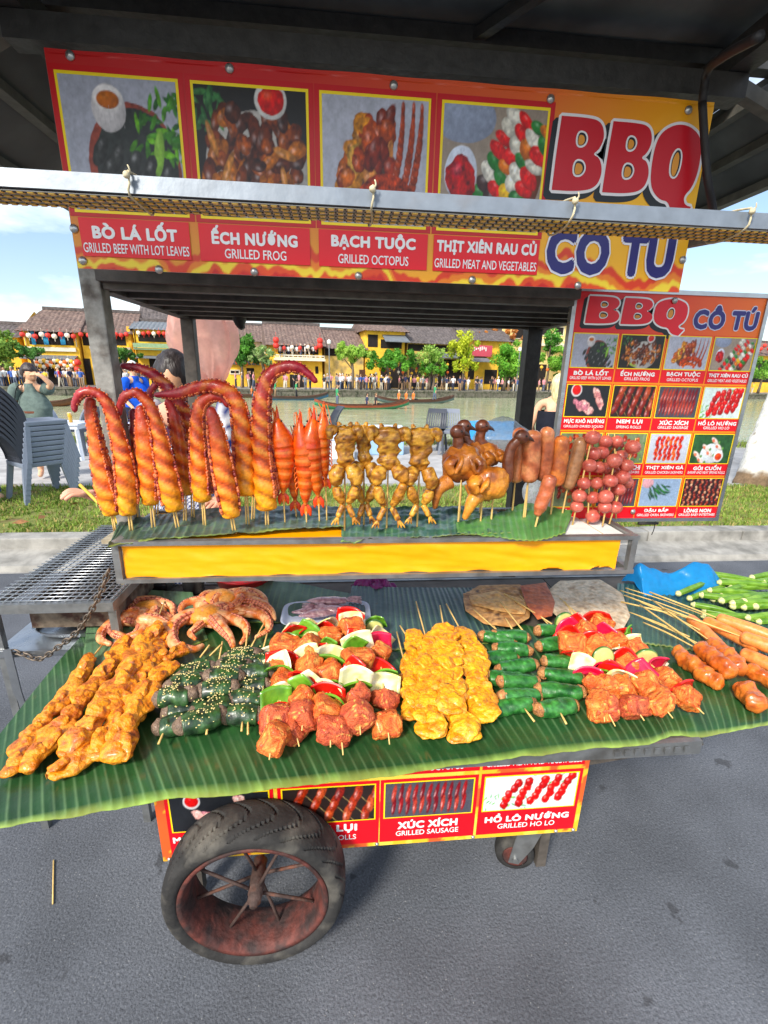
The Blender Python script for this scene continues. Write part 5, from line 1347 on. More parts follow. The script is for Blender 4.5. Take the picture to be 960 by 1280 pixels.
# ---- banana leaves -------------------------------------------------
def leaf_sheet(name, label, F, Bk, zf, zb, c1, c2, nv=34, pitch=.011, amp=.0012, wave=.004, seed=0, droop=0.0, edge=True, group='banana leaves laid under the food', nu=None, wrinkle=0):
    """sheet between front and back polylines (world x,y), veins running front to back"""
    F = spline([(p[0], p[1], 0) for p in F], 60); Bk = spline([(p[0], p[1], 0) for p in Bk], 60)
    L = np.linalg.norm(F[-1] - F[0]); nu = nu or int(L / pitch * 5); nu = min(nu, 620)
    sk = np.linspace(0, 1, 60)
    zf = np.atleast_1d(np.asarray(zf, float)); zb = np.atleast_1d(np.asarray(zb, float))
    def fn(u, v, dz=0):
        f = np.c_[[np.interp(u, sk, F[:, k]) for k in (0, 1)]].T; b = np.c_[[np.interp(u, sk, Bk[:, k]) for k in (0, 1)]].T
        X = f * (1 - v[:, None]) + b * v[:, None]
        zz = np.interp(u, np.linspace(0, 1, len(zf)), zf) * (1 - v) + np.interp(u, np.linspace(0, 1, len(zb)), zb) * v
        w = wave * fbm(np.c_[X * 5, u * 0], 1, seed) + amp * np.sin(u * L / pitch * 2 * np.pi + .8 * np.sin(v * 3 + seed)) - droop * np.clip((.09 - v) / .09, 0, 1) ** 2
        if wrinkle: w = w + wrinkle * np.abs(fbm(np.c_[X * (14, 30), u * 0], 1, seed + 4))
        X[:, 1] += .006 * fbm(np.c_[u * 30, u * 0, u * 0], 1, seed + 8) * (v < .02)
        return np.c_[X, zz + w + dz]
    def col(u, v, V):
        t = (.5 + .7 * fbm(np.c_[u * L * 8, v * 3, u * 0], 1, seed))[:, None].clip(0, 1)
        c = lin(c1) * (1 - t) + lin(c2) * t
        s = np.sin(u * L / pitch * 2 * np.pi + .8 * np.sin(v * 3 + seed))
        k = np.clip((s - .80) / .18, 0, 1)[:, None] * .42; c = c * (1 - k) + lin((118, 150, 104)) * k
        if edge: e = np.clip((.022 - v) / .012, 0, 1)[:, None]; c = c * (1 - e) + lin((150, 180, 84)) * e
        c = c * (1 + .35 * fbm(np.c_[u * L * 60, v * 2, u * 0], 1, seed + 6))[:, None]; e2 = (np.clip((.012 - v + .03 * fbm(np.c_[u * L * 9, u * 0, u * 0], 1, seed + 7)) / .02, 0, 1) * .55)[:, None]; c = c * (1 - e2) + lin((132, 128, 62)) * e2
        sp = (fbm(V, 60, seed + 2) > .55)[:, None]; return np.where(sp, c * .6 + lin((120, 100, 50)) * .25, c)
    b = MB(); b.grid(lambda u, v: fn(u, v), nu, nv, col); b.grid(lambda u, v: fn(u, v, -.0012)[:, :], nu, nv, col)
    o = b.build(name, M_LEAFB, None, origin=(F[30] + Bk[30]) / 2 * (1, 1, 0) + (0, 0, .74)); return tag(o, label, 'banana leaf', group)
def g(px, py, z=.745): q = atz(px, py, z); return (q[0], q[1])
G_A, G_B = (24, 58, 30), (46, 90, 44)
leaf_sheet('banana_leaf', 'large glossy banana leaf along the whole front of the table, overhanging the edge',
           [g(-60, 1042, .742), g(90, 1020, .742), g(200, 1000, .744), g(330, 988, .744), g(460, 971, .744), g(600, 952, .744), g(700, 938, .744), g(815, 927, .744), g(842, 917, .744), g(885, 918, .744), g(990, 900, .744)],
           [g(-30, 952), g(128, 772), g(210, 762), g(330, 770), g(470, 800), g(560, 790), g(640, 780), g(700, 790), g(800, 790), g(880, 800), g(1010, 820)],
           .7475, .7475, G_A, G_B, droop=.007, wave=.004, pitch=.021, amp=.0003, nv=60)
leaf_sheet('banana_leaf', 'dark blue green banana leaf with deep ribs behind the yellow fillet skewers',
           [g(425, 815, .752), g(500, 812, .752), g(590, 806, .752), g(640, 800, .752)], [g(440, 728, .79), g(480, 730, .79), g(560, 730, .79), g(600, 730, .79)], .752, .775, (34, 56, 58), (58, 82, 80), pitch=.020, amp=.0012, seed=3)
leaf_sheet('banana_leaf', 'grey green banana leaf curling up behind the squid tray at the back of the table',
           [g(230, 775, .750), g(300, 778, .75), g(430, 778, .75)], [g(236, 742, .79), g(300, 728, .80), g(345, 727, .80), g(440, 736, .79)], .751, [.76, .80, .80, .77], (62, 92, 82), (100, 128, 108), pitch=.02, amp=.0004, seed=5)
leaf_sheet('banana_leaf', 'green banana leaf with curled rim behind the two octopuses on the left',
           [g(100, 850, .749), g(180, 830, .749), g(260, 800, .749)], [g(112, 757, .775), g(135, 738, .79), g(240, 737, .78)], .749, [.78, .79, .77], (70, 106, 76), (110, 142, 104), pitch=.02, amp=.0004, seed=6)
leaf_sheet('banana_leaf', 'dark ribbed banana leaf at the right rear corner beneath the okra',
           [g(770, 800, .750), g(860, 812, .75), g(1010, 830, .75)], [g(772, 727, .765), g(860, 730, .765), g(1000, 738, .765)], .751, .755, (36, 72, 66), (60, 96, 84), pitch=.017, amp=.0018, seed=7)
# leaves on the tray
def gt(px, py, z=TZ): q = atz(px, py, z); return (q[0], q[1])
leaf_sheet('banana_leaf', 'wilted dark leaf strip under the octopus tentacles on the tray',
           [gt(131, 690, 1.146), gt(150, 677), gt(300, 668), gt(430, 660)], [gt(150, 655), gt(200, 645), gt(300, 636), gt(435, 636)], [1.148, 1.158, 1.16, 1.16], 1.163, (44, 66, 54), (92, 112, 92), nv=22, pitch=.02, amp=.0008, seed=11, wave=.006, wrinkle=.010, group='banana leaves laid on the tray')
leaf_sheet('banana_leaf', 'fresh dark green leaf under the frogs folded over the tray front',
           [gt(426, 679, 1.148), gt(480, 675, 1.15), gt(560, 672, 1.152), gt(640, 668, 1.155)], [gt(428, 640), gt(500, 638), gt(570, 640), gt(640, 645)], [1.149, 1.152, 1.156, 1.158], [1.163, 1.168, 1.18, 1.165], (34, 76, 56), (74, 112, 84), nv=26, pitch=.02, amp=.001, seed=12, wave=.008, wrinkle=.012, group='banana leaves laid on the tray')
leaf_sheet('banana_leaf', 'bright green leaf under the quails and sausages drooping over the tray front',
           [gt(572, 668, 1.155), gt(630, 676, 1.146), gt(672, 680, 1.140), gt(706, 668, 1.155)], [gt(570, 648, 1.19), gt(620, 640, 1.19), gt(660, 630, 1.20), gt(716, 640, 1.18)], [1.158, 1.152, 1.146, 1.158], [1.175, 1.18, 1.20, 1.18], (54, 106, 50), (104, 152, 82), nv=26, pitch=.018, amp=.0012, seed=13, wave=.006, wrinkle=.004, group='banana leaves laid on the tray')

# ---- octopus tentacle skewers ---------------------------------------
def tentacle(label, pts, yb, rad, side=-1, seed=0, red=.55, dy=(0,), sticks=2, curl=None, name='octopus_tentacle_skewer'):
    """pts: photo points from the base up; rad list in metres"""
    dys = np.interp(np.linspace(0, 1, len(pts)), np.linspace(0, 1, len(dy)), dy)
    P = np.array([aty(px, py, yb + d) for (px, py), d in zip(pts, dys)])
    rad = [r * 1.27 for r in rad]
    bs = np.array([P[0][0], yb, TZ])
    t = thing(name, label, 'octopus skewer', bs, 'octopus tentacle skewers standing on the tray')
    L = np.sum(np.linalg.norm(np.diff(P, axis=0), axis=1)); m = max(40, int(L / .0035))
    ycol, ocol, rcol, dcol = lin((255, 172, 0)), lin((238, 104, 12)), lin((188, 50, 32)), lin((150, 24, 46))
    pitch = .034
    def col(s, th, V):
        z = s
        c = np.where((z < .16)[:, None], ycol, ocol)
        k = np.clip((z - .06) / .2, 0, 1)[:, None]; c = ycol * (1 - k) + ocol * k
        k = np.clip((z - red + .2) / .4 + .25 * fbm(V, 30, seed), 0, 1)[:, None]; c = c * (1 - k) + rcol * k
        k = np.clip((z - red - .18) / .3, 0, 1)[:, None]; c = c * (1 - k) + dcol * k
        w = np.sin(th * 2 + s * L / .046 * 2 * np.pi + 1.5 * fbm(V, 24, seed + 9)) + .5 * fbm(V, 60, seed + 5); amt = np.clip((.88 - s) * 2.2, 0, 1)
        st = (np.clip((w - .25) / .35, 0, 1) * amt * .62)[:, None]; c = c * (1 - st) + (lin((255, 176, 70)) * .7 + ycol * .3) * st
        dk = (np.clip((-w - .55) / .3, 0, 1) * amt * .6)[:, None]; c = c * (1 - dk) + lin((120, 26, 26)) * dk
        return c * (1 + .25 * fbm(V, 70, seed + 2))[:, None]
    b = MB()
    b.sweep(P, rad, n=18, m=m, up=(0, -1, 0), col=col, round_ends=.010, disp=.0032, ds=50, seed=seed, radf=lambda s, th: 1 + .05 * np.sin(th * 2 + s * L / .046 * 2 * np.pi) * np.clip((.9 - s) * 2, 0, 1))
    b.build('tentacle', M_TENT, t)
    side0 = side; Q = spline(P, m); T = np.gradient(Q, axis=0); T /= np.linalg.norm(T, axis=1)[:, None]
    rr = np.interp(np.linspace(0, 1, m), np.linspace(0, 1, len(rad)), rad)
    k = MB(); step = .0085; n = int(L / step); r2 = random.Random(seed)
    V0, F0 = ico(1)
    for i in range(int(n * .10), int(n * .97)):
        j = min(m - 1, int(i / n * m)); S = np.cross(T[j], (0, 1, 0)); S /= np.linalg.norm(S) + 1e-9
        for side, ph in ((-1, .05), (1, .05), (side0, -.62)):
            d = (S * math.cos(ph) * side + np.array([0, -1, 0]) * math.sin(-ph)); sz = np.clip(rr[j] * .24, .0022, .0072) * r2.uniform(.7, 1.25)
            c = Q[j] + d * rr[j] * 1.03; s_, u_, _ = frame_from(d, T[j])
            k.lathe(c, [(sz * .55, -sz * .8), (sz * .9, sz * .1), (sz * 1.0, sz * .55), (sz * .62, sz * .72), (sz * .3, sz * .3), (0, sz * .25)], n=7, axis=d, col=lin((226, 120, 70)) if r2.random() < .6 else lin((150, 52, 50)))
    k.build('suckers', M_TENT, t)['kind'] = 'stuff'
    for q in range(sticks):
        dx = (q - (sticks - 1) / 2) * .008
        stick(t, bs + (dx, r2.uniform(-.004, .004), -.008), P[0] + (P[1] - P[0]) * .8 + (dx * .6, 0, 0))
    return t
B = lambda px, py: float(atz(px, py, TZ)[1])
tentacle('big purple red tentacle hooking right, nearest the prawns', [(333, 638), (332, 610), (328, 570), (327, 530), (329, 492), (338, 468), (356, 459), (376, 461), (397, 478)], B(334, 658), [.022, .026, .023, .021, .019, .016, .013, .011, .006], -1, 1, .42, (0, 0, 0, 0, -.01))
tentacle('straight tentacle whose long red tip bends left behind the arches', [(307, 620), (306, 590), (303, 545), (298, 510), (288, 492), (270, 483), (250, 484), (222, 492), (192, 494)], B(305, 658), [.021, .023, .021, .019, .016, .014, .012, .011, .005], 1, 2, .5, (.0, 0, 0, 0, .0, .01, .02))
tentacle('pale striped tentacle leaning right between two arches', [(290, 648), (286, 625), (277, 580), (270, 540), (263, 508)], B(288, 664), [.017, .021, .020, .017, .008], 1, 3, .75, (-.02,))
tentacle('orange tentacle with a tight arch curling right, fourth from the prawns', [(253, 628), (252, 600), (249, 560), (248, 525), (252, 505), (264, 496), (278, 498), (287, 510)], B(255, 657), [.018, .022, .021, .019, .016, .014, .011, .006], -1, 4, .62, (0,))
tentacle('slim tentacle standing behind, between the pale striped arches', [(233, 620), (230, 590), (224, 550), (216, 515), (208, 498)], B(234, 653), [.014, .017, .016, .014, .007], 1, 5, .6, (.04,))
tentacle('tentacle with the longest red tip sweeping up to the left over all others', [(241, 560), (238, 535), (228, 510), (212, 487), (196, 471), (176, 461), (150, 457)], B(236, 650), [.013, .014, .0145, .013, .012, .010, .006], 1, 6, .1, (.07, .06, .05))
tentacle('yellow orange tentacle leaning right with its tip hooked to the left', [(219, 640), (213, 615), (205, 575), (197, 535), (188, 508), (173, 492), (158, 494), (150, 508), (150, 520)], B(218, 660), [.018, .022, .020, .018, .015, .012, .010, .008, .005], 1, 7, .6, (-.01,))
tentacle('short thick tentacle with drooping yellow base, third from the left', [(188, 632), (187, 608), (184, 570), (180, 535), (175, 506)], B(194, 660), [.016, .022, .021, .018, .008], -1, 8, .8, (.0,))
tentacle('red tentacle arching left over its neighbour at the left end', [(160, 645), (159, 620), (155, 580), (146, 540), (136, 508), (122, 492), (105, 490), (95, 502), (93, 516)], B(166, 662), [.016, .020, .019, .017, .014, .012, .010, .009, .005], 1, 9, .52, (-.01, -.01, -.02))
tentacle('leftmost orange tentacle with a bristling row of suckers', [(141, 645), (137, 625), (127, 585), (118, 540), (113, 512), (114, 496)], B(160, 660), [.017, .023, .020, .015, .012, .009], -1, 10, .82, (0,))
tentacle('small dark tentacle half hidden behind the hooked ones on the left', [(172, 600), (171, 570), (168, 535), (166, 510)], B(176, 650), [.012, .014, .013, .008], -1, 12, .3, (.05,))

tentacle('thin tentacle rising behind the gap left of the big hooking one', [(318, 622), (318, 590), (316, 552), (312, 524)], B(318, 652), [.012, .015, .013, .006], 1, 13, .7, (.05,))
tentacle('thin dark tentacle standing at the back between the left arches', [(200, 612), (198, 575), (192, 535), (186, 500), (196, 480), (212, 478)], B(204, 648), [.012, .014, .012, .010, .008, .005], -1, 14, .35, (.06,))
# ---- prawn skewers ---------------------------------------------------
def prawn(label, top, bot, yb, w, bend=.0, seed=0, base=None):
    w = w * 1.9; bend = bend * 2; a = aty(*top, yb); c = aty(*bot, yb); r2 = random.Random(seed)
    bs = np.array([c[0], yb, TZ]); t = thing('prawn_skewer', label, 'prawn skewer', bs, 'prawn skewers on the tray')
    ax = c - a; L = np.linalg.norm(ax); sidev = np.array([1.0, 0, 0])
    pts = [a, a + ax * .15 + sidev * bend * .3, a + ax * .38 + sidev * bend, a + ax * .62 + sidev * bend * .9, a + ax * .85 + sidev * bend * .3, c]
    cA, cB, cC = lin((255, 120, 10)), lin((232, 66, 14)), lin((255, 186, 96))
    def col(s, th, V):
        k = np.clip(.5 + fbm(V, 45, seed), 0, 1)[:, None]; cc = cA * k + cB * (1 - k)
        st = (np.clip(np.sin(s * 48 - 1) - .55, 0, 1) * (s > .34))[:, None]; cc = cc * (1 - st) + cC * st
        dk = (np.clip(-np.sin(s * 48 - 1) - .75, 0, 1) * (s > .34) * 2)[:, None]; return cc * (1 - dk * .6)
    b = MB()
    b.sweep(pts, [.003, w * .62, w * 1.0, w * 1.05, w * .95, w * .8, w * .55, .003], n=14, m=64, flat=1.15, up=(0, -1, 0), col=col, disp=.0012, ds=120, seed=seed, radf=lambda s, th: 1 + .10 * np.sign(s - .34).clip(0) * (((s * 7.7) % 1.0) - .5))
    b.build('shell', M_SHELL, t)
    k = MB()      # rostrum, eyes, feelers
    k.sweep([a + ax * .10, a + ax * -.02 + (.004, -.004, .008), a + ax * -.07 + (.002, -.002, .01)], [w * .35, w * .16, .0006], n=6, m=10, col=cB)
    for q in range(5): k.sweep([a + ax * .04, a + ax * -.05 + (r2.uniform(-.012, .012), -.01, .006), a + ax * r2.uniform(.1, .35) + (r2.uniform(-.03, .03), -.016, 0)], [.0011, .0009, .0004], n=5, m=12, col=cA)
    for sg in (-1, 1): k.blob(a + ax * .07 + (sg * w * .5, -w * .6, 0), .0032, sub=1, col=lin((30, 18, 16)))
    k.build('head_spines', M_SHELL, t)
    lg = MB()
    for i in range(9):
        s = .28 + i * .06; p = a + ax * s + sidev * bend * .8 + sidev * w * .7 * (1 if bend <= 0 else -1)
        lg.sweep([p, p + (.010 * (1 if bend <= 0 else -1), -.006, -.012), p + (.006 * (1 if bend <= 0 else -1), -.004, -.028)], [.0019, .0014, .0006], n=5, m=7, col=cA)
    lg.build('legs', M_SHELL, t)
    f = MB()
    for q in (-1, 0, 1): f.sweep([c - ax * .03, c + ax * .05 + (q * .009, 0, 0), c + ax * .13 + (q * .013, 0, 0)], [.004, .009, .002], n=8, m=9, flat=.3, up=(0, -1, 0), col=cB if q else cA)
    f.build('tail_fan', M_SHELL, t)
    stick(t, (bs[0] + .002, yb, TZ - .008), c + (0, 0, .03))
yb = B(360, 655)
prawn('leftmost prawn, large with bushy feelers, nearest the big purple tentacle', (345, 518), (354, 618), yb, .0165, .006, 1)
prawn('thin prawn hanging low behind the two biggest prawns', (368, 540), (369, 628), yb + .05, .012, -.004, 2)
prawn('reddest upright prawn in the middle of the prawn row', (374, 524), (382, 632), yb - .005, .0155, .004, 3)
prawn('tall bright orange prawn right of the middle one', (391, 518), (398, 622), yb, .0165, -.006, 4)
prawn('slender prawn at the right end beside the frogs', (404, 512), (407, 600), yb + .01, .013, -.004, 5)

# ---- frog skewers ----------------------------------------------------
def frog(label, x0, x1, ytop, yhip, yfoot, yb, seed, lean=0):
    r2 = random.Random(seed); cx = (x0 + x1) / 2
    A = lambda px, py, d=0.0: aty(px, py, yb + d)
    tp, hp = A(cx, ytop), A(cx + lean, yhip); w = (A(x1, yhip)[0] - A(x0, yhip)[0]) / 2
    bs = np.array([hp[0], yb, TZ]); t = thing('frog_skewer', label, 'frog skewer', bs, 'fried frog skewers on the tray')
    col = nmix([(64, 32, 6), (176, 106, 18), (232, 172, 56), (124, 68, 12), (210, 140, 34), (80, 44, 10)], 50, seed)
    b = MB()
    b.sweep([tp, tp * .8 + hp * .2, tp * .45 + hp * .55, hp * .95 + tp * .05, hp + (0, 0, -.008)], [w * .7, w * 1.05, w * .92, w * .70, w * .78, w * .5], n=22, m=44, flat=.55, up=(0, -1, 0), round_ends=.012, disp=.013, ds=44, seed=seed, col=col, radf=lambda s, th: 1 + .10 * np.sin(s * 26) * np.abs(np.cos(th)) - .12 * np.exp(-((th - 1.57) / .25) ** 2))
    for sg in (-1, 1):      # stub arms
        sh = tp * .85 + hp * .15 + (sg * w * .8, 0, 0); b.sweep([sh, sh + (sg * w * .42, -.010, .004), sh + (sg * w * .50, -.016, -.022)], [.015, .013, .007], n=9, m=14, round_ends=.004, disp=.002, ds=90, seed=seed + sg, col=col)
        sp = tp + (sg * w * .45, 0, -.002); b.sweep([sp, sp + (sg * .004, 0, .010)], [.008, .0035], n=8, m=6, col=col)
    b.build('torso', M_FROG, t)
    ft = A(cx + lean, yfoot); h = hp[2] - ft[2]
    for sg in (-1, 1):
        q = MB()
        hip = hp + (sg * w * .42, -.004, .004); kn = hp + (sg * w * (.98 + r2.uniform(-.3, .3)), -.018 + r2.uniform(-.012, .012), -h * (.34 + r2.uniform(-.09, .07))); an = hp + (sg * w * r2.uniform(.12, .3), -.014, -h * .72); toe = an + (sg * w * .5, -.012, -h * .24)
        q.sweep([hip, hip * .4 + kn * .6 + (sg * .006, -.004, 0), kn], [.015, .0235, .012], n=14, m=22, round_ends=.006, disp=.005, ds=50, seed=seed + 5 + sg, col=col)
        q.sweep([kn, kn * .55 + an * .45 + (sg * .003, 0, 0), an], [.011, .0165, .007], n=12, m=20, round_ends=.005, disp=.002, ds=80, seed=seed + 9 + sg, col=col)
        q.sweep([an, an * .5 + toe * .5, toe], [.009, .009, .008], n=10, m=12, round_ends=.004, disp=.001, ds=90, seed=seed, col=col)
        for k in (-1, 0, 1): q.sweep([toe, toe + (sg * .006 + k * .007, -.004, -.012), toe + (sg * .008 + k * .010, -.006, -.020)], [.005, .0034, .0016], n=6, m=8, col=col)
        q.build('hind_leg', M_FROG, t)
    stick(t, (bs[0] - .001, yb, TZ - .008), tp * .3 + hp * .7, .0029)
yb = B(470, 660)
frog('leftmost fried frog with its right leg crossing in front', 417, 445, 531, 582, 646, yb - .01, 1, 0)
frog('second fried frog from the prawns, slimmer and set a bit back', 441, 463, 531, 580, 645, yb + .03, 2, 4)
frog('third fried frog with both stub arms raised', 468, 503, 533, 584, 650, yb - .015, 3, 0)
frog('fried frog nearest the quails with splayed feet', 508, 542, 534, 586, 645, yb - .005, 4, 0)

# ---- roast quails ----------------------------------------------------
def quail(label, body, rx, rz, neck, head, yb, seed, legs=(), dark=0, facing=1, wings=(1,), sticks=((0, 0),)):
    rx, rz = rx * 1.5, rz * 1.45
    c = aty(*body, yb); r2 = random.Random(seed)
    bs = np.array([c[0], yb, TZ]); t = thing('quail_skewer', label, 'quail skewer', bs, 'roast quails on the tray')
    pal = [(110, 50, 12), (186, 104, 26), (226, 150, 46), (196, 110, 30)] if not dark else [(84, 36, 12), (158, 80, 22), (214, 132, 44), (122, 58, 18)]
    col = nmix(pal, 28, seed)
    b = MB(); b.blob(c, (rx, rx * .92, rz), 4, rot=rotm((0, 1, 0), .35 * facing), disp=.016, ds=26, seed=seed, col=col); b.v[-1] = b.v[-1] + (fbm(b.v[-1], 110, seed) * .004)[:, None] * (b.v[-1] - c) / .06
    P = [c + (0, 0, rz * .3)] + [aty(*p, yb - .004) for p in neck] + [aty(*head, yb - .006)]
    b.sweep(P, [.030, .021, .0165, .0145, .0150], n=12, m=30, disp=.0015, ds=90, seed=seed, col=nmix([(70, 34, 22), (122, 62, 30), (96, 48, 26)], 60, seed))
    b.build('body', M_QUAIL, t)
    h = MB(); hd = aty(*head, yb - .006); h.blob(hd, (.0225, .020, .021), 3, disp=.001, ds=120, seed=seed, col=nmix([(56, 28, 20), (112, 58, 34), (84, 42, 26)], 90, seed))
    h.sweep([hd + (facing * .014, -.002, -.001), hd + (facing * .030, -.002, -.007), hd + (facing * .038, -.002, -.013)], [.009, .0055, .001], n=8, m=8, col=lin((70, 44, 34)))
    h.blob(hd + (facing * .007, -.0185, .004), .0040, 1, col=lin((24, 16, 14))); h.build('head', M_QUAIL, t)
    for wsg in wings:
        w = MB(); o = c + (wsg * rx * .55, -rx * .62, rz * .25)
        w.sweep([o + (0, 0, rz * .25), o + (wsg * rx * .35, -.010, -rz * .18), o + (wsg * rx * .08, -.016, -rz * .62)], [.016, .022, .011], n=12, m=22, flat=.6, round_ends=.006, disp=.003, ds=60, seed=seed + 3, col=col)
        w.sweep([o + (wsg * rx * .05, -.014, -rz * .6), o + (-wsg * rx * .25, -.012, -rz * .05), o + (-wsg * rx * .35, -.004, rz * .25)], [.010, .015, .007], n=10, m=18, flat=.6, round_ends=.004, disp=.002, ds=60, seed=seed + 4, col=col)
        w.build('wing', M_QUAIL, t)
    for (k0, k1, k2) in legs:
        l = MB(); l.sweep([aty(*k0, yb - .012), aty(*k1, yb - .028), aty(*k2, yb - .034)], [.026, .017, .007], n=12, m=22, round_ends=.005, disp=.002, ds=60, seed=seed + 7, col=nmix(pal[1:], 40, seed)); l.build('leg', M_QUAIL, t)
    for dx, dy in sticks: stick(t, (c[0] + dx, yb + dy, TZ - .008), c + (dx, dy, -rz * .7), .0029)
ybq = B(600, 655)
quail('dark quail facing the camera left of the others', (577, 580), .036, .040, [(573, 560)], (572, 540), ybq, 1, [((562, 600), (548, 612), (543, 637)), ((590, 604), (592, 620), (586, 634))], 1, 1, (-1, 1), ((-.006, -.03), (.004, .0)))
quail('quail peeping out behind the dark front quail', (592, 572), .030, .032, [(583, 552)], (580, 533), ybq + .055, 2, [], 1, 1, (1,), ((.004, 0),))
quail('rear quail with raised head in front of the clear plastic bag', (606, 568), .032, .026, [(600, 550)], (603, 533), ybq + .075, 3, [], 1, 1, (1,), ((0, 0),))
quail('golden quail in front whose neck bends right against a sausage', (609, 603), .042, .036, [(632, 598), (635, 575), (640, 558)], (652, 546), ybq - .02, 4, [((598, 618), (590, 628), (580, 650))], 0, 1, (-1,), ((-.010, 0), (.026, .01)))

# ---- big sausages ----------------------------------------------------
def sausage(label, top, bot, yb, r, seed, pal, nst=1, tail=False, group='big grilled sausages on the tray', bend=.004):
    r = r * 1.38; a, c = aty(*top, yb), aty(*bot, yb); bs = np.array([c[0], yb, TZ]); t = thing('sausage_skewer', label, 'sausage', bs, group)
    b = MB(); mid = (a + c) / 2 + (bend, 0, 0)
    if tail: b.sweep([a, mid, c, c + (c - a) * .12 + (-.001, 0, 0)], [r * .9, r, r * .95, r * .9, r * .35], n=18, m=52, round_ends=.012, disp=.0035, ds=60, seed=seed, col=nmix(pal, 35, seed))
    else: b.sweep([a, mid, c], [r * .92, r, r], n=18, m=46, round_ends=.020, disp=.0018, ds=42, seed=seed, col=nmix(pal, 30, seed))
    b.build('sausage', M_SAUS, t); d = (c - a) / np.linalg.norm(c - a)
    for q in range(nst): stick(t, (bs[0] + (q - (nst - 1) / 2) * .006 + d[0] * .03, yb, TZ - .008), c - d * .03, .003)
PB, PO, PG = [(104, 42, 22), (190, 100, 58), (220, 144, 92), (166, 80, 48)], [(214, 96, 26), (222, 130, 56), (176, 90, 46), (150, 72, 36)], [(118, 74, 48), (158, 108, 70), (184, 130, 84)]
ys = B(655, 655)
sausage('dark sausage half hidden behind the golden quail head', (650, 534), (644, 604), ys + .04, .0165, 1, PB[:3])
sausage('upright brown sausage second from the quails on a double stick', (666, 537), (660, 604), ys, .0185, 2, PB, 2)
sausage('tall brown sausage behind the gap, third from the quails', (684, 533), (677, 602), ys + .02, .0165, 3, PB)
sausage('fat orange sausage seared bright in the middle of the row', (702, 544), (693, 608), ys + .02, .0185, 4, PO)
sausage('olive brown sausage nearest the meatballs', (727, 546), (708, 612), ys + .03, .0155, 5, PG)
sausage('short wrinkled sausage leaning in front with its end tied off', (689, 593), (673, 640), ys - .055, .0150, 6, [(126, 56, 34), (186, 96, 58), (204, 116, 72)], 1, True, bend=.002)
# ---- meatball skewers -----------------------------------------------
def balls(label, pts, yb, r, seed, base):
    r = r * 1.45; P = [aty(px, py, yb) for px, py in pts]; q = aty(*base, yb); bs = np.array([q[0], yb, TZ])
    t = thing('meatball_skewer', label, 'meatball skewer', bs, 'meatball skewers on the tray')
    for i, p in enumerate(P):
        b = MB(); b.blob(p, np.array([1, 1, random.uniform(.88, .98)]) * r * random.uniform(.93, 1.07), 3, disp=.0016, ds=70, seed=seed * 10 + i, col=nmix([(150, 52, 46), (192, 84, 70), (206, 106, 88), (166, 62, 54)], 40, seed * 10 + i)); b.build('meatball', M_SAUS, t)
    stick(t, (bs[0], yb, TZ - .008), P[0] + (P[0] - P[1]) / np.linalg.norm(P[0] - P[1]) * .028, .0027)
ym = B(755, 652)
balls('front left meatball skewer of five small balls, beside the sausages', [(741, 547), (737, 582), (730, 604), (724, 620), (721, 633)], ym - .01, .0150, 1, (716, 652))
balls('meatball skewer behind the second one with a dark ball at the top', [(742, 567), (748, 584), (746, 604), (741, 622), (741, 645)], ym + .01, .0150, 2, (735, 652))
balls('meatball skewer with its stick sticking out on top', [(768, 576), (763, 601), (757, 621), (756, 634)], ym - .02, .0155, 3, (754, 652))
balls('right hand meatball skewer with a large ball on top', [(791, 559), (783, 582), (778, 596), (773, 612), (769, 634)], ym, .0155, 4, (762, 652))
balls('rear meatball skewer seen between the front ones', [(757, 552), (752, 566), (757, 585), (768, 590)], ym + .045, .0150, 5, (748, 648))
balls('rearmost short meatball skewer next to the menu board', [(771, 552), (776, 570), (783, 603)], ym + .05, .0140, 6, (770, 648))

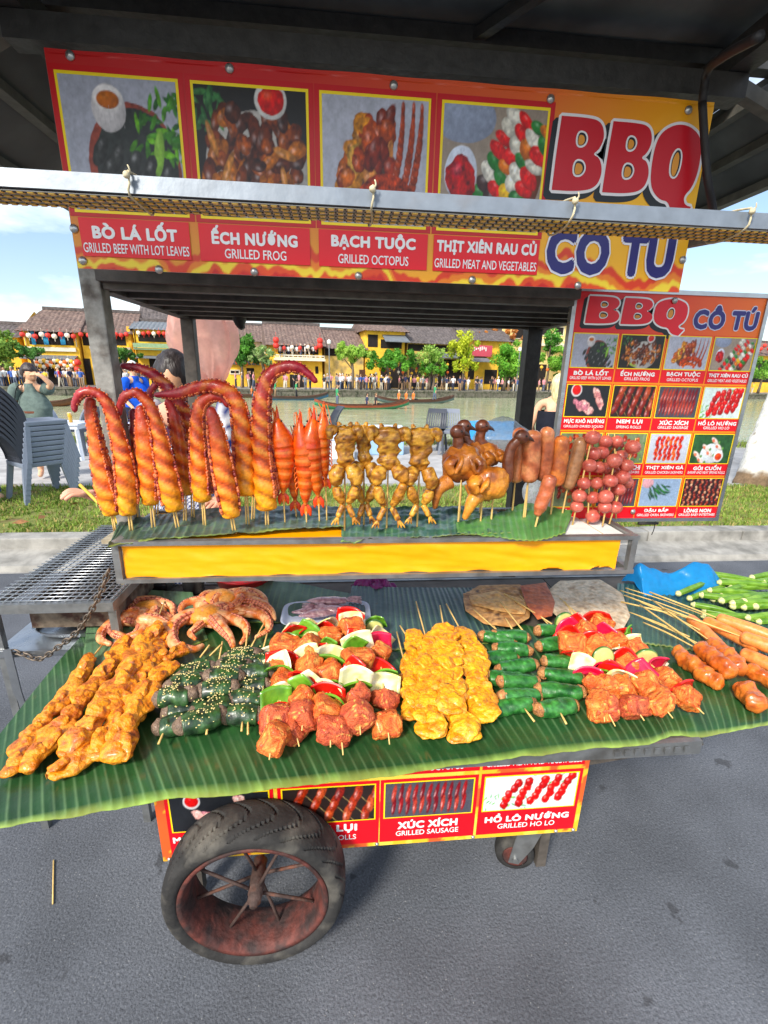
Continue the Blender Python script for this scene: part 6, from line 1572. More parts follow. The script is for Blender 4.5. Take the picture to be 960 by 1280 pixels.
# ================================================================== table food
ZT = .752
def W(px, py, z): return atz(px, py, z)
def strip(label, pts, z, rad, seed, pal, name='chicken_skewer', cat='chicken skewer', group='long chicken skewers at the left of the table', flat=.46, disp=.016, ds=24, st=None, m=64, matl=None, lobes=True, kr=1.55, flaps=False):
    P = [W(px, py, zz) for (px, py), zz in zip(pts, np.interp(np.linspace(0, 1, len(pts)), np.linspace(0, 1, len(np.atleast_1d(z))), np.atleast_1d(z)))]
    rad = [r * kr for r in rad]; P = [q + (0, 0, rad[len(rad) // 2] * (1 - 1 / kr) * .62) for q in P]
    t = thing(name, label, cat, P[-1] * (1, 1, 0) + (0, 0, ZT), group); r2 = random.Random(seed)
    L = np.linalg.norm(P[-1] - P[0]); k = r2.uniform(0, 6)
    b = MB(); b.sweep(P, rad, n=26, m=m * 2, flat=flat, up=(0, 0, 1), round_ends=.014, disp=disp, ds=ds, seed=seed, col=nmix(pal, 34, seed), radf=(lambda s, th: 1 + .22 * np.sin(s * L / .026 + k + .5 * np.sin(th)) * np.abs(np.cos(th)) + .10 * np.sin(s * L / .011 + 2 * np.sin(th * 2 + k))) if lobes else None)
    b.v[-1] = b.v[-1] + (fbm(b.v[-1], 150, seed + 3) * .0022)[:, None] * np.array([.3, .3, 1])
    Qs = spline(P, 40); r0 = float(np.mean(rad)); nf = max(4, int(L / (.030 if flaps else .042)))
    for i in range(nf):
        kk = int((i + .6) / nf * 38); dd = Qs[kk + 1] - Qs[kk]; s_, u_, d_ = frame_from(dd); Rm = np.c_[s_, d_, u_] @ rotm((1, 0, 0), r2.uniform(-.5, -.1)) @ rotm((0, 1, 0), r2.uniform(-.5, .5)) @ rotm((0, 0, 1), r2.uniform(-.5, .5))
        dim = (r0 * r2.uniform(1.0, 1.35), r0 * r2.uniform(.75, 1.05), r0 * .20) if flaps else (r0 * r2.uniform(.55, .95), r0 * r2.uniform(.9, 1.5), r0 * r2.uniform(.22, .36))
        b.blob(Qs[kk] + u_ * r0 * (flat * .8) + s_ * r2.uniform(-.35, .35) * r0, np.array(dim), 4, rot=Rm, disp=r0 * .26, ds=36, seed=seed * 50 + i, col=nmix(pal, 46, seed + i))
        w_ = b.v[-1] - Qs[kk]; b.v[-1] = b.v[-1] + s_ * (fbm(b.v[-1], 40, seed + i + 7) * r0 * .34)[:, None] + d_ * (fbm(b.v[-1], 46, seed + i + 17) * r0 * .26)[:, None]
        b.v[-1] = b.v[-1] + (fbm(b.v[-1], 130, seed + 3) * .003)[:, None] * u_
    b.build('meat', matl or M_CHICK, t)
    if st is not None: stick(t, W(*st[0], z=P[0][2] + .004) if len(st) == 1 else W(*st[0], P[0][2] + .004), P[0] * .6 + P[1] * .4, .0026)
    return t
PC = [(124, 52, 4), (222, 124, 6), (244, 158, 20), (176, 80, 4), (234, 142, 26)]
strip('leftmost chicken skewer lying by the leaf edge, in two lumps', [(112, 822), (86, 868), (52, 908), (8, 974)], [.766, .764, .764, .762], [.010, .016, .015, .011, .016, .012], 1, PC, st=[(128, 806)])
strip('second chicken skewer from the left with a pale knob at its end', [(160, 800), (128, 848), (78, 908), (30, 968)], [.775, .772, .768, .766], [.012, .017, .018, .013, .020, .014], 2, PC, st=[(176, 776)])
strip('central long chicken skewer on top of the pile', [(196, 786), (168, 832), (128, 890), (84, 952)], [.80, .795, .787, .772], [.014, .023, .024, .022, .016], 3, PC, st=[(206, 752)])
strip('chicken skewer with a broad upper piece near the octopus', [(214, 790), (186, 830), (160, 880), (118, 955)], [.784, .782, .775, .766], [.016, .024, .021, .018, .013], 4, PC, st=[(190, 766)])
strip('stubby chicken skewer nearest the dark leaf rolls', [(212, 838), (182, 870), (160, 912), (146, 956)], [.79, .79, .78, .768], [.012, .020, .022, .020, .016], 5, PC)
strip('lowest chicken skewer peeping out beneath the pile', [(190, 862), (160, 900), (120, 940), (58, 974)], [.766, .766, .764, .762], [.014, .020, .018, .014], 6, PC)
strip('thick orange chicken piece lying across the top of the pile', [(232, 812), (210, 822), (180, 824)], [.785, .79, .785], [.012, .016, .010], 7, PC)

# ---- whole octopuses -------------------------------------------------
def octopus(label, ctr, zc, headpx, arms, seed):
    c = W(*ctr, zc); t = thing('grilled_octopus', label, 'octopus', c * (1, 1, 0) + (0, 0, ZT), 'whole octopuses at the back of the table'); r2 = random.Random(seed)
    pal = [(240, 150, 60), (214, 104, 40), (246, 190, 130), (176, 74, 36)]
    h = MB(); hc = W(*headpx, zc + .006); h.blob(hc, (.062, .046, .036), 4, disp=.008, ds=26, seed=seed, col=nmix([(240, 168, 60), (226, 140, 40), (236, 190, 120)], 30, seed)); h.build('head', M_TENT, t)
    arms = list(arms) + [None] * 6
    for i, ar in enumerate(arms):
        if ar:
            pts, zz, r0 = ar; P = [c] + [W(px, py, z_) for (px, py), z_ in zip(pts, np.interp(np.linspace(0, 1, len(pts)), [0, .5, 1], zz))]
        else:
            a0 = r2.uniform(0, 6.28); cl = r2.choice((-1, 1)); r0 = r2.uniform(.009, .013); R_ = r2.uniform(.07, .11)
            P = [c + np.array([math.cos(a0 + cl * q * .75) * R_ * min(1, q * .36) * (1 - .1 * max(0, q - 3)), math.sin(a0 + cl * q * .75) * R_ * .75 * min(1, q * .36), (.012, .022, .012, -.004, -.012, -.008)[q] + r2.uniform(-.006, .006)]) for q in range(6)]
        b = MB(); m = 50; r0 = r0 * 1.4; rad = [r0, r0, r0 * .85, r0 * .6, r0 * .3]
        b.sweep(P, rad, n=14, m=m, round_ends=.006, disp=.0015, ds=80, seed=seed * 9 + i, col=nmix(pal, 50, seed * 7 + i))
        Q = spline(P, m); T = np.gradient(Q, axis=0); T /= np.linalg.norm(T, axis=1)[:, None]; rr = np.interp(np.linspace(0, 1, m), np.linspace(0, 1, 5), rad)
        for j in range(5, m - 1):
            S = np.cross(T[j], (0, 0, 1)); S /= np.linalg.norm(S) + 1e-9; sg = 1 if i % 2 else -1
            for dv in (S * sg * .95 + np.array([0, 0, .30]), S * sg * .55 + np.array([0, -.2, .80])):
                dv = dv / np.linalg.norm(dv); b.blob(Q[j] + dv * rr[j], max(.0016, rr[j] * .27), 1, col=lin((226, 140, 104)) if (j + i) % 3 else lin((172, 76, 60)))
        b.build('arm', M_TENT, t)
octopus('grilled octopus with arms curled tight at the left rear corner of the table', (180, 778), .782, (185, 765),
        [([(150, 775), (130, 788), (126, 800), (140, 806)], [.79, .775, .77], .015), ([(160, 762), (148, 768), (146, 785)], [.80, .80, .78], .015), ([(190, 756), (214, 758), (216, 776)], [.80, .795, .775], .014),
         ([(175, 792), (150, 802), (140, 815)], [.79, .775, .765], .013), ([(200, 788), (208, 800), (200, 810)], [.785, .775, .768], .012), ([(165, 755), (190, 748), (212, 752)], [.80, .80, .785], .014), ([(195, 776), (215, 790), (205, 806)], [.80, .79, .775], .013)], 1)
octopus('grilled octopus with big looped arms between the first octopus and the squid tray', (264, 768), .785, (262, 770),
        [([(235, 770), (215, 785), (217, 805), (240, 812), (256, 806)], [.795, .79, .775], .017), ([(250, 755), (272, 744), (290, 750), (282, 762)], [.80, .80, .785], .016), ([(290, 764), (325, 768), (336, 785), (318, 798)], [.79, .785, .77], .016),
         ([(275, 782), (288, 798), (292, 810)], [.795, .78, .77], .017), ([(300, 778), (308, 792), (300, 806)], [.785, .775, .765], .014), ([(305, 756), (330, 756), (342, 768)], [.785, .785, .775], .013), ([(245, 785), (238, 792), (245, 800)], [.785, .78, .775], .012)], 2)
octopus('grilled octopus with pale arms heaped at the back against the curled leaf', (292, 752), .80, (276, 750), [([(262, 742), (250, 750), (258, 758)], [.82, .815, .80], .013), ([(318, 752), (338, 762), (344, 776)], [.81, .80, .78], .014), ([(300, 745), (322, 746), (336, 756)], [.82, .81, .79], .013), ([(240, 752), (226, 762), (232, 772)], [.815, .81, .80], .012)], 3)
for i, (a, c) in enumerate((((250, 822), (262, 806)), ((262, 820), (276, 806)), ((274, 824), (278, 802)), ((307, 812), (310, 782)), ((312, 812), (334, 772)), ((328, 815), (334, 792)))):
    b = MB(); p, q = W(*a, .765), W(*c, .79); b.sweep([p, q], [.0026], n=7, m=4); tag(b.build('bamboo_stick', M_STICK, None, origin=p), 'bare bamboo stick end poking out below the looped octopus', 'stick', 'loose stick ends by the octopus')

# ---- dark leaf rolls with sesame (left) -------------------------------
def leaf_roll(parent, ctr, half, r, ang, seed, dark=True, mince=True, tilt=0.0):
    half, r = half * (1.2 if dark else 1.38), r * (1.8 if dark else 1.42); ang += random.uniform(-.16, .16); r2 = random.Random(seed); tilt += r2.uniform(-.14, .14); ctr = ctr + (0, 0, r2.uniform(-.003, .006))
    d = np.array([math.cos(ang), math.sin(ang), tilt]); d /= np.linalg.norm(d); a, c = ctr - d * half, ctr + d * half
    pal = [(10, 20, 14), (26, 52, 28), (54, 92, 44), (14, 28, 20)] if dark else [(14, 58, 22), (30, 96, 34), (62, 132, 56), (20, 72, 28)]
    b = MB(); b.sweep([a, ctr + (0, 0, .001), c], [r * .88, r * .97, r, r * 1.01, r * .97, r * .88], n=24, m=26, flat=.88, disp=.0045, ds=40, seed=seed, col=lambda s, th, V: nmix(pal, 40, seed)(V) * (1 + .5 * np.clip((np.sin(th * 7 + s * 9 + seed) - .8) * 5, 0, 1) * (.6 + .4 * np.sin(s * 40)))[:, None], radf=lambda s, th: 1 + .07 * np.where(np.mod(th + s * 2.2 + seed, 2 * np.pi) < 2.6, 1, -.4) + .02 * np.sin(s * 17 + seed + th))
    o = b.build('leaf_roll', M_ROLL, parent)
    if mince:
        for e, sg in ((a, -1), (c, 1)):
            k = MB(); k.blob(e, (r * .74, r * .74, r * .74), 3, disp=.006, ds=120, seed=seed + 3, col=nmix([(110, 70, 40), (190, 126, 70), (216, 164, 100)] if not dark else [(84, 70, 60), (140, 116, 96), (108, 82, 64)], 120, seed)); k.build('minced_filling', M_MEAT, o)
    return o
M_SESAME = mat('sesame_seed', (232, 212, 140), rough=.5, var=.15, bump=0)
def roll_skewer(label, rolls, z, ang, half, r, stickpx, seed, dark, group, sesame=0, tilt=0.0):
    P = [W(px, py, z + dz) for px, py, dz in rolls]; t = thing('leaf_roll_skewer', label, 'leaf roll skewer', P[-1] * (1, 1, 0) + (0, 0, ZT), group)
    for i, p in enumerate(P): leaf_roll(t, p, half * random.uniform(.93, 1.07), r * random.uniform(.93, 1.05), ang + random.uniform(-.09, .09), seed * 10 + i, dark, True, tilt)
    if sesame:
        s = MB(); r2 = random.Random(seed)
        for k in range(sesame):
            p = r2.choice(P); a = r2.uniform(-.7, 1.3); d = np.array([math.cos(ang), math.sin(ang), 0]); nrm = np.array([-d[1], d[0], 0])
            s.blob(p + d * r2.gauss(0, .55) * half + (np.array([0, 0, math.cos(a)]) - nrm * math.sin(a)) * (r * 1.8 + .0012), np.array([.0026, .0017, .0013]), 1, rot=rotm((0, 0, 1), r2.uniform(0, 3)))
        s.build('sesame', M_SESAME, t)['kind'] = 'stuff'
    for (a, c) in stickpx: stick(t, W(*a, z), W(*c, z + .004), .0027)
GL = 'dark leaf roll skewers with sesame'
roll_skewer('dark leaf roll skewer at the left bottom of the sesame pile', [(222, 905, .0), (232, 888, .0)], .772, .28, .030, .016, [((198, 930), (206, 912))], 1, True, GL, 20)
roll_skewer('sesame strewn leaf rolls on top left of the pile, by the chicken', [(220, 872, .018), (232, 856, .016), (246, 842, .01)], .782, .26, .031, .0165, [((208, 884), (216, 870)), ((262, 868), (268, 864))], 2, True, GL, 170)
roll_skewer('sesame strewn leaf rolls along the middle top of the pile', [(272, 862, .020), (280, 846, .018), (292, 832, .012), (302, 822, .006)], .782, .24, .030, .016, [((266, 872), (272, 862))], 3, True, GL, 220)
roll_skewer('low leaf rolls at the front of the sesame pile', [(252, 902, .004), (266, 886, .006)], .778, .35, .036, .016, [((258, 918), (260, 906))], 4, True, GL, 110)
roll_skewer('dark leaf rolls at the right of the sesame pile beside the vegetables', [(304, 894, .002), (308, 876, .006), (316, 858, .010), (320, 842, .008), (322, 828, .002)], .774, .06, .031, .0155, [((310, 918), (310, 900)), ((302, 914), (303, 902))], 5, True, GL, 120)

# ---- meat and vegetable skewers ---------------------------------------
CM = [(226, 98, 26), (246, 132, 46), (204, 72, 20), (250, 154, 66), (234, 110, 34)]
CMD = [(200, 82, 42), (228, 108, 58), (176, 60, 38), (240, 134, 80)]
def piece(parent, kind, p, d, r, seed):
    r2 = random.Random(seed); s, u, dd = frame_from(d); Rm = np.c_[s, dd, u] @ rotm((0, 1, 0), r2.uniform(-1.2, 1.2)) @ rotm((1, 0, 0), r2.uniform(-.75, .75)) @ rotm((0, 0, 1), r2.uniform(-.4, .4)); b = MB()
    if kind in 'mM':
        c = CM if kind == 'm' else CMD
        b.blob(p, np.array([r * r2.uniform(.8, 1.12), r * r2.uniform(.7, .95), r * r2.uniform(.62, .9)]), 4, rot=Rm, disp=.011, ds=42, seed=seed, col=nmix(c, 130, seed), box=.5); b.v[-1] = b.v[-1] + (fbm(b.v[-1], 190, seed + 1) * .0042)[:, None] * ((b.v[-1] - p) / (np.linalg.norm(b.v[-1] - p, axis=1)[:, None] + 1e-6)); b.c[-1] = np.where((vnoise(b.v[-1], 420, seed) > .62)[:, None], lin((250, 190, 90)), b.c[-1]); b.c[-1] = np.where((fbm(b.v[-1], 70, seed + 8) > .52)[:, None], b.c[-1] * .6, b.c[-1]); return b.build('meat_cube', M_MEAT, parent)
    if kind in 'rpgo':
        c = {'r': [(214, 10, 12), (238, 40, 24)], 'p': [(220, 6, 60), (236, 40, 84)], 'g': [(62, 128, 16), (116, 176, 48), (44, 96, 20)], 'o': [(246, 236, 170), (250, 244, 214), (232, 222, 140), (206, 216, 130)]}[kind]
        w, h = r * r2.uniform(1.0, 1.45), r * r2.uniform(.75, 1.15); cv = r2.uniform(4, 16)
        def f(uu, vv, o): 
            x = (uu - .5) * 2; y = (vv - .5) * 2
            q = np.c_[x * w, np.full(len(x), o) + cv * w * w * x * x * .8 + .004 * y * y + .002 * np.sin(x * 3 + seed), y * h * (1 - .25 * x * x)]; return q @ Rm.T + p
        V = []
        b.grid(lambda a, c_: f(a, c_, .0029), 9, 9, nmix(c, 60, seed)); b.grid(lambda a, c_: f(a, c_, -.0022), 9, 9, nmix(c, 60, seed))
        # close the rim
        n = 9; ring = [i for i in range(n)] + [i * n + n - 1 for i in range(1, n)] + [(n - 1) * n + i for i in range(n - 2, -1, -1)] + [i * n for i in range(n - 2, 0, -1)]
        o0 = b.n - 2 * n * n; m = len(ring); b.f.extend([(o0 + ring[i], o0 + ring[(i + 1) % m], o0 + n * n + ring[(i + 1) % m], o0 + n * n + ring[i]) for i in range(m)])
        return b.build('onion_piece' if kind == 'o' else 'pepper_piece', M_VEG, parent)
    if kind == 'z':
        b.lathe(p - Rm[:, 1] * .005, [(0, 0), (r * .86, 0), (r, .001), (r * 1.02, .005), (r, .009), (r * .86, .010), (0, .010)], n=20, axis=Rm[:, 1], col=None)
        k = len(b.v[-1]) // 20; C = np.repeat(np.array([lin((214, 216, 130)), lin((214, 216, 130)), lin((70, 116, 40)), lin((52, 98, 34)), lin((70, 116, 40)), lin((214, 216, 130)), lin((220, 220, 140))]), 20, 0); b.c[-1] = C; b.hascol = True
        return b.build('courgette_slice', M_VEG, parent)
def veg_skewer(label, top, bot, z, seq, r, seed, group, ext=(.03, .02)):
    r = r * 1.42; z = (z[0] + .012, z[1] + .012); a, c = W(*top, z[0]), W(*bot, z[1]); d = c - a; L = np.linalg.norm(d); d /= L; t = thing('vegetable_skewer', label, 'vegetable skewer', c * (1, 1, 0) + (0, 0, ZT), group)
    wts = {'m': 1.35, 'M': 1.35, 'o': .62, 'r': .55, 'p': .55, 'g': .55, 'z': .7}; tot = sum(wts[k] for k in seq); s = 0
    for i, k in enumerate(seq):
        s2 = s + wts[k] / tot; p = a + d * L * (s + s2) / 2; s = s2
        piece(t, k, p + np.array([random.uniform(-.009, .009), 0, random.uniform(-.004, .008)]), d, r * random.uniform(.92, 1.1), seed * 31 + i)
    stick(t, a - d * ext[0], c + d * ext[1], .0027)
GV, GW = 'meat and vegetable skewers in the middle of the table', 'meat and vegetable skewers at the right of the table'
veg_skewer('vegetable skewer with a rough orange lump at its front, left of its bunch', (362, 786), (338, 940), (.80, .772), 'orgmrogmogrMm', .0235, 1, GV)
veg_skewer('vegetable skewer next to the sesame rolls, mostly underneath', (344, 812), (372, 925), (.768, .766), 'ogmrogzrM', .020, 2, GV)
veg_skewer('vegetable skewer topped by a yellow onion wedge and a red pepper square', (388, 782), (378, 905), (.806, .786), 'orgzmogmrogmM', .0235, 3, GV)
veg_skewer('vegetable skewer with a green pepper ring halfway, in the centre', (412, 778), (413, 925), (.806, .776), 'ormgrogmorgmM', .0235, 4, GV)
veg_skewer('vegetable skewer crowned by a big shiny red pepper piece', (440, 768), (450, 910), (.808, .786), 'romrogmrogMM', .0240, 5, GV)
veg_skewer('vegetable skewer right next to the yellow fillets', (470, 775), (486, 922), (.775, .768), 'gzopmrgoMm', .022, 6, GV)
veg_skewer('vegetable skewer lying low at the front centre of its bunch', (420, 850), (428, 935), (.768, .766), 'gomM', .022, 7, GV)
veg_skewer('vegetable skewer with a pale courgette chunk at the rear of the right bunch', (700, 775), (765, 900), (.792, .772), 'zprmropmM', .0225, 11, GW)
veg_skewer('vegetable skewer with a large red pepper sheet lying near the leaf rolls', (722, 778), (800, 893), (.804, .776), 'rmrmzpromM', .0230, 12, GW)
veg_skewer('vegetable skewer with a pink pepper square near its front', (742, 770), (835, 890), (.812, .780), 'rmpmormpmm', .0230, 13, GW)
veg_skewer('vegetable skewer with onion wedges beside the brown sausages', (770, 790), (872, 885), (.800, .774), 'rgomzpomrm', .0220, 14, GW)
veg_skewer('lowest vegetable skewer at the front of the right bunch', (748, 838), (755, 895), (.772, .768), 'gpmm', .0230, 15, GW)

# ---- yellow fillet skewers ----------------------------------------------
PY = [(176, 90, 0), (236, 150, 4), (252, 180, 24), (206, 118, 0), (248, 186, 54)]
def fillet(label, top, bot, z, w, seed, st):
    strip(label, [top, ((top[0] + bot[0]) / 2 + 2, (top[1] + bot[1]) / 2), bot], z, [w * .72, w, w * 1.02, w * .9, w * 1.05, w * .7], seed, PY, 'yellow_fillet_skewer', 'yellow fillet skewer', 'yellow fillet skewers', flat=.26, disp=.010, ds=30, st=[st], kr=1.48, flaps=True)
fillet('leftmost yellow fillet skewer touching the vegetables', (516, 794), (520, 888), [.776, .772], .021, 21, (500, 782))
fillet('long yellow fillet skewer reaching furthest to the front left', (538, 800), (538, 925), [.790, .774], .025, 22, (520, 752))
fillet('yellow fillet skewer under the others at the front', (556, 850), (584, 930), [.772, .768], .024, 23, (558, 836))
fillet('topmost yellow fillet skewer in the middle of its pile', (556, 790), (566, 896), [.802, .790], .025, 24, (550, 757))
fillet('yellow fillet skewer at the right, against the green leaf rolls', (584, 794), (606, 906), [.796, .776], .024, 25, (558, 755))
fillet('narrow yellow fillet skewer lying lowest on the left', (506, 825), (512, 902), [.764, .764], .014, 26, (496, 790))

# ---- green leaf rolls (right) ----------------------------------------
GG = 'green leaf roll skewers right of the yellow fillets'
for j, (lab, cols_, zz, stk) in enumerate((
        ('green leaf roll skewer nearest the yellow fillets', [(638, 795), (640, 812), (646, 833), (648, 852), (650, 870)], .776, [((668, 902), (656, 886)), ((655, 848), (648, 842)), ((592, 762), (628, 794))]),
        ('green leaf roll skewer half under the first one', [(622, 800), (625, 822), (632, 850), (640, 884)], .764, [((614, 778), (630, 800))]),
        ('green leaf roll skewer beside the red pepper skewers', [(690, 790), (694, 806), (702, 826), (702, 845), (700, 865), (696, 884)], .776, [((708, 905), (700, 890)), ((650, 745), (690, 785)), ((724, 846), (712, 832))]))):
    roll_skewer(lab, [(x, y, 0) for x, y in cols_], zz, -.02 + .10 * (j == 2) - .05, .036, .0165, stk, 40 + j, False, GG)
for i, (a, c) in enumerate((((630, 742), (690, 780)), ((625, 752), (655, 790)), ((632, 773), (640, 786)), ((700, 748), (724, 770)), ((706, 752), (716, 768)))):
    b = MB(); p, q = W(*a, .785), W(*c, .788); b.sweep([p, q], [.0026], n=7, m=4); tag(b.build('bamboo_stick', M_STICK, None, origin=p), 'bare bamboo stick end in front of the dried fish', 'stick', 'loose stick ends by the dried fish')

# ---- brown sausages, orange sausages, bamboo ends at the right ---------
def table_sausage(label, a, c, z, r, seed, pal, group, st=None, name='brown_sausage', cat='sausage', disp=.003, round_=.018):
    r = r * 1.42; z = (z[0] + .006, z[1] + .006); P0, P1 = W(*a, z[0]), W(*c, z[1]); t = thing(name, label, cat, P1 * (1, 1, 0) + (0, 0, ZT), group); d = (P1 - P0) / np.linalg.norm(P1 - P0)
    b = MB(); b.sweep([P0, (P0 + P1) / 2 + (0, 0, .002), P1], [r * .9, r, r * .92], n=18, m=46, round_ends=round_, disp=disp, ds=50, seed=seed, col=nmix(pal, 40, seed)); b.build('sausage', M_SAUS, t)
    if st: stick(t, W(*st, z[0] + .003), P0 + d * .02, .003)
PBR = [(140, 56, 14), (198, 94, 26), (222, 124, 44), (166, 72, 18)]
GBR = 'browned sausages at the right end of the table'
for lab, a, c, z, r, st in (('browned sausage lying along the top, pointing to the front', (872, 806), (918, 844), (.792, .786), .0185, (800, 756)), ('browned sausage right of the top one with a dark tip', (888, 800), (930, 840), (.786, .782), .0165, (815, 750)),
                            ('browned sausage under the vegetable skewers', (842, 812), (888, 848), (.768, .766), .0170, None), ('browned sausage tucked lowest behind the top one', (868, 838), (905, 858), (.766, .764), .0160, None),
                            ('biggest browned patty at the front right corner', (926, 856), (952, 886), (.772, .768), .0200, None), ('browned sausage leaving the right side of the picture', (930, 834), (985, 862), (.774, .770), .0170, None)):
    table_sausage(lab, a, c, z, r, len(lab), PBR, GBR, st, disp=.012)
POR = [(244, 128, 50), (250, 150, 76), (232, 112, 40)]
GOR = 'smooth orange sausages on sticks'
for lab, a, c, z, r, st in (('smooth orange sausage lowest on the left, its stick pointing to the tray', (862, 772), (900, 808), (.774, .770), .0140, (780, 744)), ('second smooth orange sausage from the left', (880, 775), (950, 812), (.778, .774), .0150, (776, 752)),
                            ('uppermost smooth orange sausage nearest the okra', (895, 772), (975, 800), (.792, .786), .0155, (812, 740)), ('smooth orange sausage in front of the others', (925, 795), (990, 820), (.794, .788), .0160, (830, 760)), ('smooth orange sausage under the front one', (925, 815), (990, 845), (.774, .77), .0150, None)):
    table_sausage(lab, a, c, z, r, len(lab) + 3, POR, GOR, st, 'orange_sausage', 'sausage', .0006, .014)
for i, (a, c) in enumerate((((775, 738), (868, 770)), ((782, 735), (878, 768)), ((790, 748), (880, 790)), ((786, 765), (862, 796)), ((798, 770), (876, 806)), ((804, 778), (866, 808)))):
    b = MB(); p, q = W(*a, .775), W(*c, .785); g_ = i % 3 == 2
    b.sweep([p, (p + q) / 2 + (0, 0, .004), q], [.0022, .0032 if g_ else .0024, .0022], n=7, m=8); tag(b.build('bamboo_stick', M_STICK, None, origin=p), 'long bamboo stick lying across the ribbed leaf toward the orange sausages', 'stick', 'long sticks of the orange sausages')
# ---- okra ---------------------------------------------------------------
M_OKRA = food('okra_skin', .4, .15, 60, .1, .15, 30)
def okra(label, a, c, z, r, seed):
    r = r * 1.2; P0, P1 = W(*a, z), W(*c, z + .004); t = thing('okra', label, 'okra', P0 * (1, 1, 0) + (0, 0, ZT), 'okra pods at the right rear corner')
    col = nmix([(64, 112, 16), (108, 152, 40), (138, 176, 62)], 40, seed)
    b = MB(); b.sweep([P0, (P0 + P1) / 2 + (0, 0, .003), P1], [r * .85, r, r * .9, r * .55, .0012], n=20, m=30, col=col, radf=lambda s, th: 1 + .10 * np.cos(5 * th)); b.build('pod', M_OKRA, t)
    d = (P0 - P1) / np.linalg.norm(P0 - P1); k = MB(); k.lathe(P0 - d * .002, [(r * .9, 0), (r * 1.08, .002), (r * .95, .006), (r * .6, .010), (r * .55, .014), (0, .0145)], n=14, axis=d, col=lin((214, 214, 146))); k.build('cap', M_OKRA, t)
for i, (a, c, z, r, lab) in enumerate((((872, 716), (960, 728), .80, .0105, 'topmost okra with a pale cut cap'), ((848, 742), (900, 722), .785, .0095, 'thin okra pointing to the upper right'), ((888, 738), (955, 742), .79, .0095, 'okra lying level in the middle rear'),
        ((878, 744), (960, 756), .785, .0105, 'okra second from the front left'), ((908, 738), (985, 718), .788, .0100, 'okra tilted up to the right'), ((902, 751), (975, 740), .792, .0105, 'okra with cap facing the camera in the middle'), ((916, 754), (990, 752), .792, .0105, 'okra with a cap beside the middle one'),
        ((930, 752), (1000, 735), .797, .0110, 'fattest okra with the roundest cap'), ((868, 756), (925, 768), .775, .0095, 'lowest okra at the front left'), ((880, 770), (970, 772), .772, .0095, 'okra lying just behind the orange sausages'), ((940, 722), (1000, 712), .80, .0100, 'okra at the rear right edge'), ((900, 728), (985, 734), .795, .0100, 'okra lying under the topmost one'), ((935, 772), (1005, 765), .776, .0095, 'okra behind the front orange sausage'))):
    okra(lab + ' of the okra heap', a, c, z, r, i)
    if i % 5 != 4:
        okra('okra pod in the under layer of the heap, mostly covered by others', (a[0] + 14, a[1] + 5 + i % 3), (c[0] + 20, c[1] + 9 - 3 * (i % 4)), z - .012, r, i + 40)
# ---- squid on a foam tray ------------------------------------------------
c0 = W(408, 772, .755); ft = thing('foam_tray', 'pale blue foam tray holding raw squid at the back of the table', 'tray', c0)
b = MB()
def ftr(u, v):
    a = u * 2 * np.pi; ca, sa = np.cos(a), np.sin(a); k = (np.abs(ca) ** 5 + np.abs(sa) ** 5) ** -.2
    rr = np.interp(v, [0, .5, .85, 1], [0, .88, 1, 1.04]); zz = np.interp(v, [0, .5, .85, 1], [.002, .002, .020, .021]); return np.c_[c0[0] + .150 * rr * k * ca, c0[1] + .085 * rr * k * sa, c0[2] + zz]
b.grid(ftr, 64, 14); b.build('tray', mat('pale_foam', (196, 212, 232), rough=.6, var=.05, bump=.05), ft)
for i, (x, y, ln, an) in enumerate(((-.06, .015, .13, .1), (.03, .02, .14, 3.0), (-.03, -.025, .14, .35), (.06, -.02, .13, 2.7), (.0, .045, .15, -.1))):
    p = c0 + (x, y, .020 + .006 * i); d = np.array([math.cos(an), math.sin(an) * .6, .02]); t = thing('raw_squid', ('raw pink grey squid pointing left on the foam tray', 'raw squid with its tentacles to the left on the foam tray', 'raw squid nearest the front of the foam tray', 'raw squid at the right front of the foam tray', 'raw squid at the back of the foam tray')[i], 'squid', p, 'raw squid on the foam tray')
    col = nmix([(190, 150, 160), (214, 178, 180), (160, 116, 130), (224, 200, 196)], 60, i)
    b = MB(); b.sweep([p - d * ln * .5, p, p + d * ln * .35, p + d * ln * .5], [.004, .019, .021, .015], n=16, m=30, flat=.6, disp=.003, ds=40, seed=i, col=col, round_ends=.006); b.build('mantle', M_SQD, t)
    k = MB()
    for q in range(5): k.sweep([p + d * ln * .45, p + d * ln * .62 + (0, (q - 2) * .008, .004), p + d * ln * .85 + (0, (q - 2) * .012, .0)], [.005, .004, .0015], n=7, m=12, col=col)
    k.build('tentacles', M_SQD, t)
# ---- dried fish, red sheet, dried squid ------------------------------------
def flat_piece(name, label, cat, outline, z, th, pal, seed, ridge=0.0, group=None, zb=None):
    P = np.array([W(px, py, z) for px, py in outline]); c = P.mean(0); n = len(P)
    t = np.linspace(0, 1, n + 1); Q = np.vstack([P, P[:1]])
    def fn(sgn):
        def f(u, v):
            e = np.c_[[np.interp(u, t, Q[:, k]) for k in (0, 1)]].T; X = c[:2] * (1 - v[:, None]) + e * v[:, None]
            h = th * np.sqrt(np.clip(1 - v ** 4, 0, 1)) * (1 if sgn > 0 else -.2) + ridge * fbm(np.c_[X * (40, 90), u * 0], 1, seed) * (1 - v ** 3) + .004 * fbm(np.c_[X * 18, u * 0], 1, seed + 1)
            return np.c_[X, z + h]
        return f
    b = MB(); b.grid(fn(1), 90, 26, nmix(pal, 45, seed)); b.grid(fn(-1), 60, 8, nmix(pal, 45, seed)); return tag(b.build(name, M_DRY, None, origin=c), label, cat, group)
